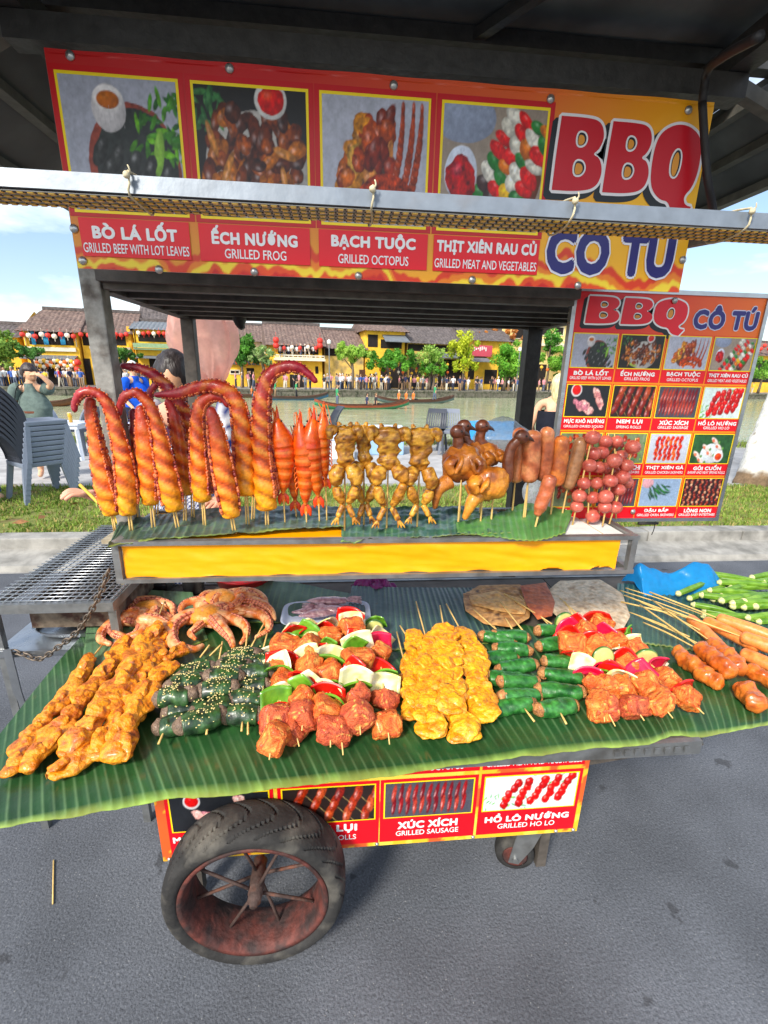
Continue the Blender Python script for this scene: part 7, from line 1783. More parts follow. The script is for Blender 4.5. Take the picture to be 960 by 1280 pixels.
flat_piece('dried_fish', 'split dried amber fish lying flat behind the green leaf rolls', 'dried fish', [(578, 742), (600, 732), (650, 730), (664, 745), (662, 772), (640, 785), (606, 780), (582, 764)], .772, .006, [(120, 78, 40), (176, 122, 64), (206, 154, 92), (96, 62, 36)], 1, .006)
flat_piece('dried_fish', 'second dried fish with paler strips on top of the first', 'dried fish', [(586, 745), (620, 738), (660, 752), (656, 768), (622, 764), (590, 756)], .781, .005, [(206, 140, 70), (224, 176, 108), (180, 116, 56)], 2, .005)
flat_piece('dried_meat_sheet', 'rust red dried meat sheet between the dried fish and the dried squid', 'dried meat', [(650, 732), (682, 728), (694, 752), (690, 770), (672, 775), (658, 756)], .785, .006, [(168, 78, 38), (190, 98, 52), (150, 64, 32)], 3, .0026)
flat_piece('dried_squid', 'large flat whitish brown dried squid with a crinkled edge', 'dried squid', [(682, 740), (700, 726), (750, 724), (778, 742), (788, 770), (776, 792), (740, 792), (706, 780), (688, 762)], .780, .008, [(150, 112, 76), (206, 178, 142), (226, 206, 176), (176, 138, 98)], 4, .005)
# ---- blue plastic bag, red basin, pot, purple bag ------------------------------
M_BLUEP = leafy('thin_blue_plastic', trans=.35, rough=.25, var=.12, vscale=8)
def crumple(name, label, cat, ctr, sx, sy, sz, colr, seed, matl, n=46):
    def f(u, v):
        a = u * 2 * np.pi; r = np.sin(np.pi * (.5 + .5 * v)) ** .6 * (1 + .16 * np.cos(3 * a + seed)); P = np.c_[ctr[0] + sx * r * np.cos(a), ctr[1] + sy * r * np.sin(a), ctr[2] + sz * (1 - np.cos(v * np.pi / 2 + np.pi / 2) * 0 - (1 - v)) * 1.0]
        nn = np.abs(fbm(P, 14, seed)) * 1.5 + .5 * np.abs(fbm(P, 32, seed + 1)); P[:, 2] = np.maximum(ctr[2], P[:, 2] + (nn - .35) * sz * .7); P[:, :2] += (fbm(P, 20, seed + 2) * .3 * min(sx, sy))[:, None]; return P
    b = MB(); b.grid(f, n * 2, n, lin(colr)); return tag(b.build(name, matl, None, origin=ctr), label, cat)
M_PLA = leafy('thin_plastic', trans=.3, rough=.25, var=.12, vscale=8)
def tent_bag(name, label, px_out, y0, y1, colr, matl, seed):
    """draped plastic sheet: front outline points (top edge), falling to the table behind and in front"""
    T = spline([aty(px, py, y0) for px, py in px_out], 60)
    def f(u, v):
        k = np.clip((u * 59).astype(int), 0, 58); w = (u * 59 - k)[:, None]; p = T[k] * (1 - w) + T[k + 1] * w
        z = .745 + (p[:, 2] - .745) * np.clip(1 - np.abs(v - .5) * 2, 0, 1) ** .8; y = y0 + (v - .5) * (y1 - y0) * 2
        P = np.c_[p[:, 0], y, z]; nn = fbm(P, 16, seed); P[:, 1] += nn * .02; P[:, 2] += fbm(P, 26, seed + 1) * .008 * (z > .76); return P
    b = MB(); b.grid(f, 70, 30, lin(colr)); return tag(b.build(name, matl, None, origin=T[30] * (1, 1, 0) + (0, 0, .745)), label, 'plastic bag')
tent_bag('blue_plastic_bag', 'bright blue plastic bag crumpled behind the ribbed leaf at the right', [(792, 728), (798, 704), (812, 708), (835, 716), (848, 712), (868, 702), (882, 703), (894, 716), (908, 735)], 1.66, 1.74, (38, 156, 226), M_BLUEP, 3)
crumple('purple_plastic_bag', 'purple plastic bag under the tray behind the squid', 'plastic bag', W(468, 738, .745), .09, .05, .05, (150, 60, 130), 5, M_PLA)
b = MB(); q = W(305, 742, .745); b.lathe(q + (0, .06, 0), [(.0, .002), (.10, .002), (.125, .07), (.132, .072), (.132, .078), (.122, .077), (.098, .008), (0, .008)], n=36); tag(b.build('red_basin', mat('red_plastic', (206, 32, 40), rough=.35, var=.06, bump=0), None, origin=q), 'red plastic basin under the tray behind the curled leaf', 'basin')
b = MB(); q = W(240, 742, .745); b.lathe(q + (0, .03, 0), [(.0, .002), (.040, .002), (.044, .085), (.047, .088), (.044, .089), (.039, .006), (0, .006)], n=28); tag(b.build('steel_cup', M_STAIN, None, origin=q), 'shiny steel cup under the tray left of the red basin', 'cup')
b = MB(); q = W(180, 748, .745); b.box(q + (.01, .02, 0), q + (.08, .12, .05), bev=.01); tag(b.build('black_box', mat('black_plastic', (32, 32, 34), rough=.4, bump=0), None, origin=q), 'small black box under the tray behind the left octopus', 'box')
# thing grilling on the grate
b = MB(); q = np.array([-.745, 1.66, .915])
for i in range(7): a = i * .9; b.sweep([q, q + (.03 * math.cos(a), .03 * math.sin(a), .012), q + (.05 * math.cos(a + .5), .05 * math.sin(a + .5), -.002)], [.012, .010, .004], n=10, m=16, round_ends=.004, disp=.002, ds=80, seed=i, col=nmix([(120, 40, 34), (176, 70, 46), (90, 32, 30)], 60, i))
tag(b.build('octopus_piece', M_TENT, None, origin=q), 'small charred octopus piece grilling on the wire grate', 'octopus')
# ================================================================== people, chairs, bags and the tree on the bank
M_CLOTH = mat('cloth', vcol=True, rough=.85, var=.15, vscale=14, bump=.25, bscale=45, spec=.2)
M_SKIN = mat('skin', vcol=True, rough=.5, var=.08, vscale=20, bump=.08, bscale=150, spec=.4, sss=.08)
M_HAIR = mat('hair', vcol=True, rough=.45, var=.35, vscale=40, bump=.5, bscale=90, stretch=(1, 1, .2))
SK = (222, 172, 138)
def skin_mesh(joints, edges, sub=2):
    """continuous surface grown from a joint skeleton; returns verts, faces"""
    names = list(joints); me = bpy.data.meshes.new('sk'); me.from_pydata([joints[n][0] for n in names], [(names.index(a), names.index(b)) for a, b in edges], [])
    o = bpy.data.objects.new('sk', me); COL.objects.link(o)
    md = o.modifiers.new('skin', 'SKIN'); md.use_smooth_shade = True
    for i, n in enumerate(names):
        r = joints[n][1]; me.skin_vertices[0].data[i].radius = r if isinstance(r, tuple) else (r, r); me.skin_vertices[0].data[i].use_root = (i == 0)
    if sub: s = o.modifiers.new('ss', 'SUBSURF'); s.levels = sub; s.render_levels = sub
    dg = bpy.context.evaluated_depsgraph_get(); ev = bpy.data.meshes.new_from_object(o.evaluated_get(dg))
    V = np.array([v.co[:] for v in ev.vertices]); F = [tuple(p.vertices) for p in ev.polygons]
    bpy.data.objects.remove(o); bpy.data.meshes.remove(me); bpy.data.meshes.remove(ev); return V, F
def head_geo(mb, c, k, fwd, seed=0, skin=SK):
    """head with brow, nose, mouth, eyes, ears; c centre, k scale (1 = 0.24 m tall), fwd unit vector"""
    f = np.asarray(fwd, float); f /= np.linalg.norm(f); s = np.cross(f, (0, 0, 1)); s /= np.linalg.norm(s); u = np.cross(s, f)
    V0, F0 = ico(4); X = V0.copy()
    x, y, z = X[:, 0], X[:, 1], X[:, 2]        # x side, y forward, z up
    w = .074 * (1 - .28 * np.clip(-z, 0, 1) ** 1.5); d = .092 * (1 - .10 * np.clip(-z, 0, 1)); h = .120
    P = np.c_[x * w, y * d, z * h]
    def bump(cx, cz, rx, rz, amp): return amp * np.exp(-((P[:, 0] - cx) / rx) ** 2 - ((P[:, 2] - cz) / rz) ** 2) * (y > .1)
    P[:, 1] += bump(0, -.015, .011, .020, .020) + bump(0, -.028, .014, .009, .010) + bump(0, .022, .05, .010, .005) + bump(0, -.058, .026, .010, .007) + bump(0, -.095, .024, .018, .008)
    for e in (-1, 1): P[:, 1] -= bump(e * .031, .006, .015, .010, .009)
    P *= k
    C = np.tile(lin(skin), (len(P), 1)); q = P / k
    lips = (np.abs(q[:, 2] + .058) < .008) & (np.abs(q[:, 0]) < .024) & (y > .3); C[lips] = lin((176, 92, 84))
    for e in (-1, 1):
        eye = (((q[:, 0] - e * .031) / .013) ** 2 + ((q[:, 2] - .006) / .006) ** 2 < 1) & (y > .2); C[eye] = lin((50, 36, 32))
        br = (((q[:, 0] - e * .031) / .020) ** 2 + ((q[:, 2] - .028) / .005) ** 2 < 1) & (y > .2); C[br] = lin((50, 38, 34))
    Wd = P[:, :1] * s + P[:, 1:2] * f + P[:, 2:] * u + np.asarray(c); mb.add(Wd, F0, C)
    for e in (-1, 1): mb.blob(np.asarray(c) + s * e * .076 * k - f * .005 * k - u * .005 * k, np.array([.010, .020, .030]) * k, 2, rot=np.c_[s, f, u], col=lin(skin))
    return s, f, u
def hair_cap(name, parent, c, k, fwd, colr, seed, back=.03, drop=.0, face=.35, vol=1.0):
    f = np.asarray(fwd, float); f /= np.linalg.norm(f); s = np.cross(f, (0, 0, 1)); s /= np.linalg.norm(s); u = np.cross(s, f)
    V0, F0 = ico(4); b = MB(); X = V0 * np.array([.090, .110, .128]) * vol
    X[:, 2] += .012; X[:, 1] -= .012
    X = X + V0 * (fbm(V0 * (1, 1, .4), 6, seed) * .012)[:, None]
    low = X[:, 2] < 0; X[low, 2] *= (1 + drop * 6 * np.clip(-V0[low, 1] + .3, 0, 1))
    fr = (V0[:, 1] > .25) & (V0[:, 2] < face)     # open the face
    X[fr] *= .72
    X[(V0[:, 2] < -.35 - drop * 3)] *= .8
    P = X * k; Wd = P[:, :1] * s + P[:, 1:2] * f + P[:, 2:] * u + np.asarray(c)
    b.add(Wd, F0, nmix([colr, tuple(int(min(255, v * 1.5 + 12)) for v in colr)], 70, seed)(Wd)); return b.build(name, M_HAIR, parent)
def finger_hand(jts, edges, wrist, d, nrm, k=1.0, curl=.9, pre=''):
    """adds palm and five curled finger chains to a skeleton; d = hand direction, nrm = palm normal"""
    d = np.asarray(d, float); d /= np.linalg.norm(d); nrm = np.asarray(nrm, float); nrm -= d * (nrm @ d); nrm /= np.linalg.norm(nrm); sd = np.cross(d, nrm)
    wrist = np.asarray(wrist, float)
    jts[pre + 'palm'] = (tuple(wrist + d * .045 * k), (.030 * k, .016 * k)); edges.append((pre + 'wrist', pre + 'palm'))
    for i, (off, ln) in enumerate(((-.030, .062), (-.010, .074), (.010, .080), (.030, .070))):
        p = wrist + d * .078 * k + sd * off * k; prev = pre + 'palm'; a = .25
        for j in range(3):
            n = f'{pre}f{i}{j}'; jts[n] = (tuple(p), (.0095 - .001 * j) * k); edges.append((prev, n)); prev = n
            p = p + (d * math.cos(a) + nrm * math.sin(a)) * ln * k * .44; a += curl
    p = wrist + d * .030 * k - sd * .030 * k; prev = pre + 'palm'
    for j, stp in enumerate((d * .6 - sd * .7 + nrm * .3, d * .9 - sd * .1 + nrm * .6, d * .6 + sd * .4 + nrm * .6)):
        n = f'{pre}t{j}'; jts[n] = (tuple(p), .0105 * k - .001 * j); edges.append((prev, n)); prev = n; p = p + stp / np.linalg.norm(stp) * .030 * k

# ---------------- chairs ------------------------------------------------
M_GREYP = mat('grey_plastic', (118, 124, 136), rough=.45, var=.08, vscale=5, bump=.05, spec=.4)
M_BGREYP = mat('blue_grey_plastic', (124, 134, 150), rough=.42, var=.08, vscale=5, bump=.05, spec=.4)
M_DGREYP = mat('dark_grey_plastic', (58, 62, 72), rough=.5, var=.1, vscale=5, bump=.05, spec=.4)
def chair_parts(root, m, w=.42, dp=.42, sh=.44, bh=.80, slat=True, mback=None):
    """local coordinates: seat front toward +x"""
    b = MB(); b.box((-dp / 2, -w / 2, sh - .051), (dp / 2, w / 2, sh), bev=.012); b.build('seat', m, root, smooth=False, local=True)
    for sx in (-1, 1):
        for sy in (-1, 1):
            l = MB(); l.bar((sx * (dp / 2 + .035), sy * (w / 2 + .02), 0), (sx * (dp / 2 - .025), sy * (w / 2 - .022), sh - .052), .046, .04, up=(0, 1, 0)); l.build('leg', m, root, smooth=False, local=True)
    k = MB(); lean = .17; N = 12
    def back(u, v, off):
        z = sh + .01 + (bh - sh) * v; x = -dp / 2 + .02 - lean * v * v - .03 * np.cos((u - .5) * np.pi) * v + off; hw = (w / 2 - .015) * (1 - .10 * v ** 3)
        return np.c_[x, (u - .5) * 2 * hw, z]
    n = 9
    for i in range(n):
        u0, u1 = i / n + (.018 if slat else 0), (i + 1) / n - (.018 if slat else 0)
        if not slat and i: break
        if not slat: u0, u1 = 0, 1
        for off in (0, -.012): k.grid(lambda u, v: back(u0 + (u1 - u0) * u, .08 + .72 * v, off), 4 if slat else 10, N)
    for (v0, v1) in ((.78, 1.0), (.0, .1)):
        for off in (.003, -.015): k.grid(lambda u, v: back(u, v0 + (v1 - v0) * v, off), 14, 5)
        k.grid(lambda u, v: back(u, np.full(len(u), v1), 0) + np.c_[.003 - .018 * v, 0 * v, 0 * v], 14, 3)
    for sy in (0, 1): k.grid(lambda u, v: back(np.full(len(u), float(sy)), u, 0) + np.c_[.012 - .034 * v, 0 * v, 0 * v], 12, 3)
    k.build('backrest', mback or m, root, smooth=True, local=True)
def chair(name, label, loc, rz, m, group, slat=True, mback=None):
    t = thing(name, label, 'chair', loc, group); t.rotation_euler = (0, 0, rz); chair_parts(t, m, slat=slat, mback=mback); return t
st0 = atz(24, 640, .12); base = np.array([-3.42, 5.50, .12])
GST = 'plastic chairs in the tall stack on the grass'
c0_ = chair('plastic_chair', 'plastic chair at the bottom of the grey stack on the grass', base, R(52), M_BGREYP, GST, mback=M_DGREYP)
dirx = np.array([math.cos(R(52)), math.sin(R(52)), 0])
for i in range(1, 9):
    dup_tree(c0_, tuple(base + np.array([0, 0, .055 * i]) + dirx * (.012 * i)), R(52), 1.0, ('plastic chair on top of the grey stack on the grass' if i == 8 else 'plastic chair inside the grey stack on the grass, between top and bottom'), GST)
# second stack, mostly out of the picture
b2 = np.array([-4.15, 5.25, .12]); c1_ = dup_tree(c0_, tuple(b2), R(100), 1.0, 'plastic chair at the bottom of the stack cut by the left edge of the picture', 'plastic chairs in the stack at the left edge')
for i in range(1, 8): dup_tree(c0_, tuple(b2 + np.array([0, -.01 * i, .055 * i])), R(100), 1.0, 'plastic chair above the bottom one in the stack cut by the left edge', 'plastic chairs in the stack at the left edge')
# chairs and table by the river
pc = atz(72, 570, .10)
chair('plastic_chair', 'pale blue plastic chair beside the white table with a beer glass', tuple(atz(78, 568, .10)), R(-25), M_BGREYP, None, slat=False)
chair('plastic_chair', 'grey low chair at the right side of the white table with a beer glass', tuple(atz(106, 566, .10)), R(160), M_GREYP, None)
tb = atz(92, 572, .10); t = thing('plastic_table', 'white square plastic table with a glass of beer by the river', 'table', tb)
M_WP = mat('white_plastic', (214, 222, 234), rough=.45, var=.05, bump=0)
b = MB(); b.box(tb + (-.30, -.28, .56), tb + (.30, .28, .59), bev=.01); b.box(tb + (-.27, -.25, .50), tb + (.27, .25, .5595)); b.build('table_top', M_WP, t, smooth=False)
for sx in (-1, 1):
    for sy in (-1, 1): l = MB(); l.bar(tb + (sx * .27, sy * .25, 0), tb + (sx * .24, sy * .22, .4995), .05, .05); l.build('leg', M_WP, t, smooth=False)
gq = tb + np.array([.10, -.08, .5905]); b = MB(); b.lathe(gq, [(.026, 0), (.033, .10), (.034, .15), (.030, .155), (0, .156)], n=18, col=lin((222, 166, 40))); k = len(b.v[-1]); b.c[-1][-37:] = lin((246, 240, 220)); tag(b.build('beer_glass', mat('beer', vcol=True, rough=.1, bump=0, var=0, coat=.5), None, origin=gq), 'glass of pale beer with foam on the white table', 'glass')
chair('plastic_chair', 'dark grey slatted chair in front of the river, left of its pair', tuple(atz(541, 566, .10)), R(250), M_DGREYP, None)
chair('plastic_chair', 'grey slatted chair behind the quails, right of its pair', tuple(atz(562, 566, .10)), R(262), M_GREYP, None)
chair('plastic_chair', 'dark grey chair at the edge of the path behind the prawns', tuple(atz(405, 560, .10)), R(200), M_DGREYP, None)
# pale tables / cool boxes by the water
def lowbox(name, label, px, py, w, d, h, colr, lidc, cat='cool box'):
    q = atz(px, py, .10); t = thing(name, label, cat, q); b = MB(); b.box(q + (-w / 2, -d / 2, 0), q + (w / 2, d / 2, h * .78), bev=.02); b.build('box', mat(name + '_body', colr, rough=.5, var=.06, bump=.03), t, smooth=False)
    b = MB(); b.box(q + (-w / 2 - .015, -d / 2 - .015, h * .782), q + (w / 2 + .015, d / 2 + .015, h), bev=.02); b.build('lid', mat(name + '_lid', lidc, rough=.5, var=.06, bump=.03), t, smooth=False)
lowbox('cool_box', 'pale blue cool box on the path behind the frogs', 478, 566, .75, .5, .5, (150, 184, 216), (206, 220, 234))
lowbox('cool_box', 'white cool box on the path just right of the large hook tentacle', 425, 572, .5, .4, .42, (220, 224, 228), (190, 206, 224))
q = atz(612, 566, .10); t = thing('parcel_stack', 'low stall counter covered with a bright blue tarpaulin behind the quails', 'stall', q)
b = MB(); b.box(q + (-.55, -.3, 0), q + (.55, .3, .56)); b.build('counter', M_BOARD, t, smooth=False)
b = MB()
def tarp(u, v):
    x = (u - .5) * 1.26; y = (v - .5) * .8; e = np.maximum(np.abs(x) / .58, np.abs(y) / .33); z = np.where(e < 1, .585, .585 - (e - 1) * 1.6); P = np.c_[np.clip(x, -.60, .60), np.clip(y, -.35, .35), np.maximum(z, .30)]; P[:, 2] += fbm(P, 6, 3) * .02; return P + q
b.grid(tarp, 50, 36); b.build('tarpaulin', mat('blue_tarpaulin', (52, 150, 216), rough=.5, var=.1, vscale=6, bump=.2, bscale=12), t); t.name = 'covered_stall'
# clear plastic bag behind the quails
M_CLEAR = bpy.data.materials.new('clear_plastic'); M_CLEAR.use_nodes = True
_n, _l = M_CLEAR.node_tree.nodes, M_CLEAR.node_tree.links; _b = _n['Principled BSDF']; _b.inputs['Base Color'].default_value = (.75, .82, .88, 1); _b.inputs['Roughness'].default_value = .15; _t = _n.new('ShaderNodeBsdfTransparent'); _m = _n.new('ShaderNodeMixShader')
_no = _n.new('ShaderNodeTexNoise'); _no.inputs['Scale'].default_value = 14; _mr = _n.new('ShaderNodeMapRange'); _mr.inputs['To Min'].default_value = .15; _mr.inputs['To Max'].default_value = .75; _l.new(_no.outputs['Fac'], _mr.inputs['Value']); _l.new(_mr.outputs['Result'], _m.inputs['Fac'])
_l.new(_t.outputs[0], _m.inputs[1]); _l.new(_b.outputs[0], _m.inputs[2]); _l.new(_m.outputs[0], _n['Material Output'].inputs['Surface'])
def hanging_bag(name, label, ctr, rx, rz, matl, colr, seed, cat='plastic bag', loc_top=None):
    V, F = ico(5); X = V * np.array([rx, rx * .6, rz]); X[:, 0] *= 1 - .45 * np.clip(V[:, 2], 0, 1) ** 1.2; X[:, 1] *= 1 - .45 * np.clip(V[:, 2], 0, 1) ** 1.2
    if 'pink' in name: X[:, 0] = V[:, 0] * rx * (1 - .5 * np.clip(-V[:, 2], 0, 1) ** 1.5) + .03 * np.clip(-V[:, 2], 0, 1); X = X * (1 + .16 * np.sin(np.arctan2(V[:, 1], V[:, 0]) * 7 + V[:, 2] * 2))[:, None]
    P = X + np.asarray(ctr); pl = np.sin(np.arctan2(V[:, 1], V[:, 0]) * 9 + V[:, 2] * 3 + seed) * .05 + .3 * fbm(P * (1, 1, .35), 18, seed); P = P + X * (pl * .35)[:, None]
    b = MB(); C = np.tile(lin(colr), (len(P), 1)); b.add(P, F, C)
    if 'pink' in name: b.sweep([np.asarray(ctr) + (0, 0, rz * .9), np.asarray(ctr) + (.03, -.12, .40), (ctr[0] + .05, 2.64, 2.345)], [.02, .006, .006], n=8, m=10, col=lin(colr))
    return tag(b.build(name, matl, None, origin=ctr), label, cat)
hanging_bag('clear_plastic_bag', 'clear plastic bag bulging behind the raised quail heads', aty(630, 548, 1.72), .115, .085, M_CLEAR, (235, 240, 245), 4)
M_PINKP = leafy('pink_plastic_film', trans=.75, rough=.3, var=.15, vscale=9)
_nt = M_PINKP.node_tree; _o = _nt.nodes['Material Output']; _src = _o.inputs['Surface'].links[0].from_socket; _tp = _nt.nodes.new('ShaderNodeBsdfTransparent'); _tp.inputs[0].default_value = (1, .80, .76, 1); _mx = _nt.nodes.new('ShaderNodeMixShader'); _mx.inputs[0].default_value = .35
_nt.links.new(_src, _mx.inputs[1]); _nt.links.new(_tp.outputs[0], _mx.inputs[2]); _nt.links.new(_mx.outputs[0], _o.inputs['Surface'])
hanging_bag('pink_plastic_bag', 'translucent pink plastic bag hanging behind the left rear post', aty(253, 424, 2.85), .175, .235, M_PINKP, (255, 218, 206), 2)
hanging_bag('clear_plastic_bag', 'second clear plastic bag low beneath the sausages', aty(668, 612, 1.75), .05, .07, M_CLEAR, (235, 240, 245), 6)
b = MB(); q = aty(300, 404, 2.0); b.sweep([q + (0, 0, .05), q, q + (.01, 0, -.02)], [.05, .05, .02], n=16, m=12, flat=.5); tag(b.build('black_bundle', M_CABLE, None, origin=q), 'small black bundle tucked under the shelf beside the pink bag', 'bundle')

# ---------------- vendor behind the tentacles -----------------------------
vh = aty(216, 468, 2.26); fz = .118
ven = thing('person', 'vendor in dark purple top and checked apron behind the octopus tentacles', 'person', (vh[0], 2.34, 0))
J = {}; E_ = []
vx, vy = vh[0], 2.36
J['pelvis'] = ((vx + .02, vy + .02, .92), (.12, .09)); J['chest'] = ((vx + .03, vy, 1.20), (.12, .08)); J['neckb'] = ((vx + .02, vy - .01, 1.39), (.055, .05)); J['neck'] = ((vx + .01, vy - .03, 1.475), (.05, .05)); J['skull'] = ((vx, vy - .07, 1.52), (.07, .075))
hw_ = aty(128, 622, 1.80); he_ = aty(158, 612, 2.02)
J['shr'] = ((vx - .17, vy - .01, 1.355), .050); J['elr'] = ((he_[0] + .0, 2.10, he_[2] + .02), .042); J['rwrist'] = (tuple(hw_), .026)
J['shl'] = ((vx + .21, vy - .01, 1.355), .050); J['ell'] = ((vx + .30, vy - .05, 1.10), .042); J['lwrist'] = ((vx + .22, vy - .24, 1.02), .027)
J['hl'] = ((vx - .08, vy + .02, .84), .10); J['kl'] = ((vx - .10, vy, .48), .065); J['al'] = ((vx - .11, vy + .03, .09), .045); J['tl'] = ((vx - .12, vy - .13, .04), .035)
J['hr'] = ((vx + .12, vy + .02, .84), .10); J['kr'] = ((vx + .14, vy, .48), .065); J['ar'] = ((vx + .14, vy + .03, .09), .045); J['tr'] = ((vx + .15, vy - .13, .04), .035)
E_ += [('pelvis', 'chest'), ('chest', 'neckb'), ('neckb', 'neck'), ('neck', 'skull'), ('neckb', 'shr'), ('shr', 'elr'), ('elr', 'rwrist'), ('neckb', 'shl'), ('shl', 'ell'), ('ell', 'lwrist'), ('pelvis', 'hl'), ('hl', 'kl'), ('kl', 'al'), ('al', 'tl'), ('pelvis', 'hr'), ('hr', 'kr'), ('kr', 'ar'), ('ar', 'tr')]
hd = aty(92, 614, 1.74) - hw_
finger_hand(J, E_, hw_, hd, (.2, .3, -1), 1.0, .75, 'r'); finger_hand(J, E_, J['lwrist'][0], (-.4, -1, -.1), (-.3, .2, -1), 1.0, .6, 'l')
V, F = skin_mesh(J, E_, 2); b = MB(); b.add(V, F, np.tile(lin((226, 168, 140)), (len(V), 1))); s_, f_, u_ = head_geo(b, (vx - .002, vy - .09, 1.525), .96, (.12, -.80, -.60), skin=(222, 168, 132)); b.build('body', M_SKIN, ven)
hair_cap('hair', ven, (vx, vy - .075, 1.54), .96, (.12, -.80, -.60), (34, 28, 28), 3, face=.10)
def garment(name, parent, rings, colf, matl=M_CLOTH, n=40, disp=.008, seed=0, ds=12):
    """clothing as one smooth tube through (centre, rx, ry) rings"""
    Cn = np.array([r[0] for r in rings], float); m = len(rings) * 8
    P = spline(Cn, m); rx = np.interp(np.linspace(0, 1, m), np.linspace(0, 1, len(rings)), [r[1] for r in rings]); ry = np.interp(np.linspace(0, 1, m), np.linspace(0, 1, len(rings)), [r[2] for r in rings])
    th = np.linspace(0, 2 * np.pi, n, endpoint=False); q = 2.5
    k = (np.abs(np.cos(th)) ** q + np.abs(np.sin(th)) ** q) ** (-1 / q)
    V = P[:, None, :] + np.stack([rx[:, None] * (k * np.cos(th)), ry[:, None] * (k * np.sin(th)), np.zeros((m, n))], -1)
    V = V.reshape(-1, 3); Nn = (V - np.repeat(P, n, 0)); Nn /= np.linalg.norm(Nn, axis=1)[:, None]; V = V + Nn * (fbm(V * (1.6, 1.6, .7), ds, seed) * disp + np.abs(fbm(V * (2.4, 2.4, .9), 16, seed + 3)) * disp * .9)[:, None]
    F = [(i * n + j, i * n + (j + 1) % n, (i + 1) * n + (j + 1) % n, (i + 1) * n + j) for i in range(m - 1) for j in range(n)]
    b = MB(); b.add(V, F, colf(V) if callable(colf) else np.tile(lin(colf), (len(V), 1))); return b, V, F
def sleeve(b, pts, rad, colr, seed=0): b.sweep(pts, rad, n=16, m=24, disp=.005, ds=18, seed=seed, col=colr if callable(colr) else lin(colr))
PUR = nmix([(44, 26, 44), (74, 40, 66), (54, 30, 52)], 9, 3)
b, _, _ = garment('x', None, [((vx + .02, vy + .02, .80), .20, .145), ((vx + .02, vy + .01, 1.0), .19, .14), ((vx + .03, vy, 1.2), .205, .145), ((vx + .03, vy, 1.33), .215, .13), ((vx + .03, vy, 1.39), .165, .11), ((vx + .02, vy - .01, 1.43), .09, .08), ((vx + .015, vy - .015, 1.445), .068, .066)], PUR)
GING = lambda s, th, V: np.where(((np.floor(V[:, 0] / .012) + np.floor((V[:, 1] * .7 + V[:, 2]) / .012)) % 2 > 0)[:, None], lin((236, 238, 246)), lin((40, 56, 130)))
b.build('top', M_CLOTH, ven)
b = MB(); sa, ea = np.array(J['shr'][0]), np.array(J['elr'][0]); wr = np.array(J['rwrist'][0]); sleeve(b, [sa + (.05, 0, .02), sa, (sa + ea) / 2, ea, ea * .35 + wr * .65], [.075, .074, .064, .054, .042], GING, 4); b.build('sleeve', M_CLOTH, ven)
b = MB(); sa, ea = np.array(J['shl'][0]), np.array(J['ell'][0]); wr = np.array(J['lwrist'][0]); sleeve(b, [sa + (-.05, 0, .02), sa, (sa + ea) / 2, ea, ea * .4 + wr * .6], [.075, .074, .064, .054, .042], GING, 5); b.build('sleeve', M_CLOTH, ven)
b = MB()
def apron(u, v):
    a = (u - .5) * 2.6; z = .55 + .70 * v; rx = .235 - .03 * v; ry = .175 - .02 * v; return np.c_[vx + .02 + rx * np.sin(a) * (1 - .25 * v ** 3), vy + .01 - ry * np.cos(a) - .008 * np.sin(u * 30) * (1 - v), z]
b.grid(apron, 90, 120, lambda u, v, V: np.where(((np.floor(u * 62) + np.floor(v * 76)) % 2 > 0)[:, None], lin((238, 240, 248)), lin((44, 60, 132)))); b.build('apron', M_CLOTH, ven)
b, _, _ = garment('x', None, [((vx - .10, vy + .02, .88), .115, .115), ((vx - .10, vy + .01, .5), .09, .09), ((vx - .11, vy + .03, .11), .075, .08)], (40, 42, 54)); b.build('trouser_leg', M_CLOTH, ven)
b, _, _ = garment('x', None, [((vx + .13, vy + .02, .88), .115, .115), ((vx + .14, vy + .01, .5), .09, .09), ((vx + .14, vy + .03, .11), .075, .08)], (40, 42, 54)); b.build('trouser_leg', M_CLOTH, ven)
b = MB(); p = aty(100, 606, 1.735); q = aty(150, 655, 1.60); b.sweep([p, (p + q) / 2, q], [.0055, .006, .006], n=8, m=6); tag(b.build('yellow_stick', mat('yellow_wood', (226, 186, 62), rough=.5, var=.15), None, origin=q), 'yellow wooden stick held in the hand of the vendor over the grill', 'stick')

# ---------------- woman in grey green dress ---------------------------------
wy = 6.6; hp = aty(36, 468, wy); wz = .118; H_ = hp[2] + .10 - wz; k = H_ / 1.62
wx = hp[0]; fwd = (.85, -.50, -.25)
wom = thing('person', 'woman in grey green belted dress with one hand raised to her head', 'person', (wx, wy, wz))
Z = lambda z: wz + z * k
J = {}; E_ = []
J['pelvis'] = ((wx, wy, Z(.88)), (.11, .08)); J['chest'] = ((wx, wy, Z(1.14)), (.11, .075)); J['neckb'] = ((wx, wy, Z(1.33)), (.05, .045)); J['neck'] = ((wx + .01, wy - .01, Z(1.40)), .047); J['skull'] = ((wx + .02, wy - .01, Z(1.49)), .07)
J['shr'] = ((wx - .17, wy - .05, Z(1.29)), .045); J['elr'] = ((wx - .23, wy - .06, Z(1.02)), .040); J['rwrist'] = ((wx - .10, wy - .12, Z(.83)), .026)
eb = aty(62, 478, wy - .05); hb_ = aty(45, 468, wy - .10)
J['shl'] = ((wx + .17, wy + .03, Z(1.30)), .045); J['ell'] = (tuple(eb + (.02, 0, -.03)), .040); J['lwrist'] = (tuple(hb_ + (.055, 0, -.01)), .026)
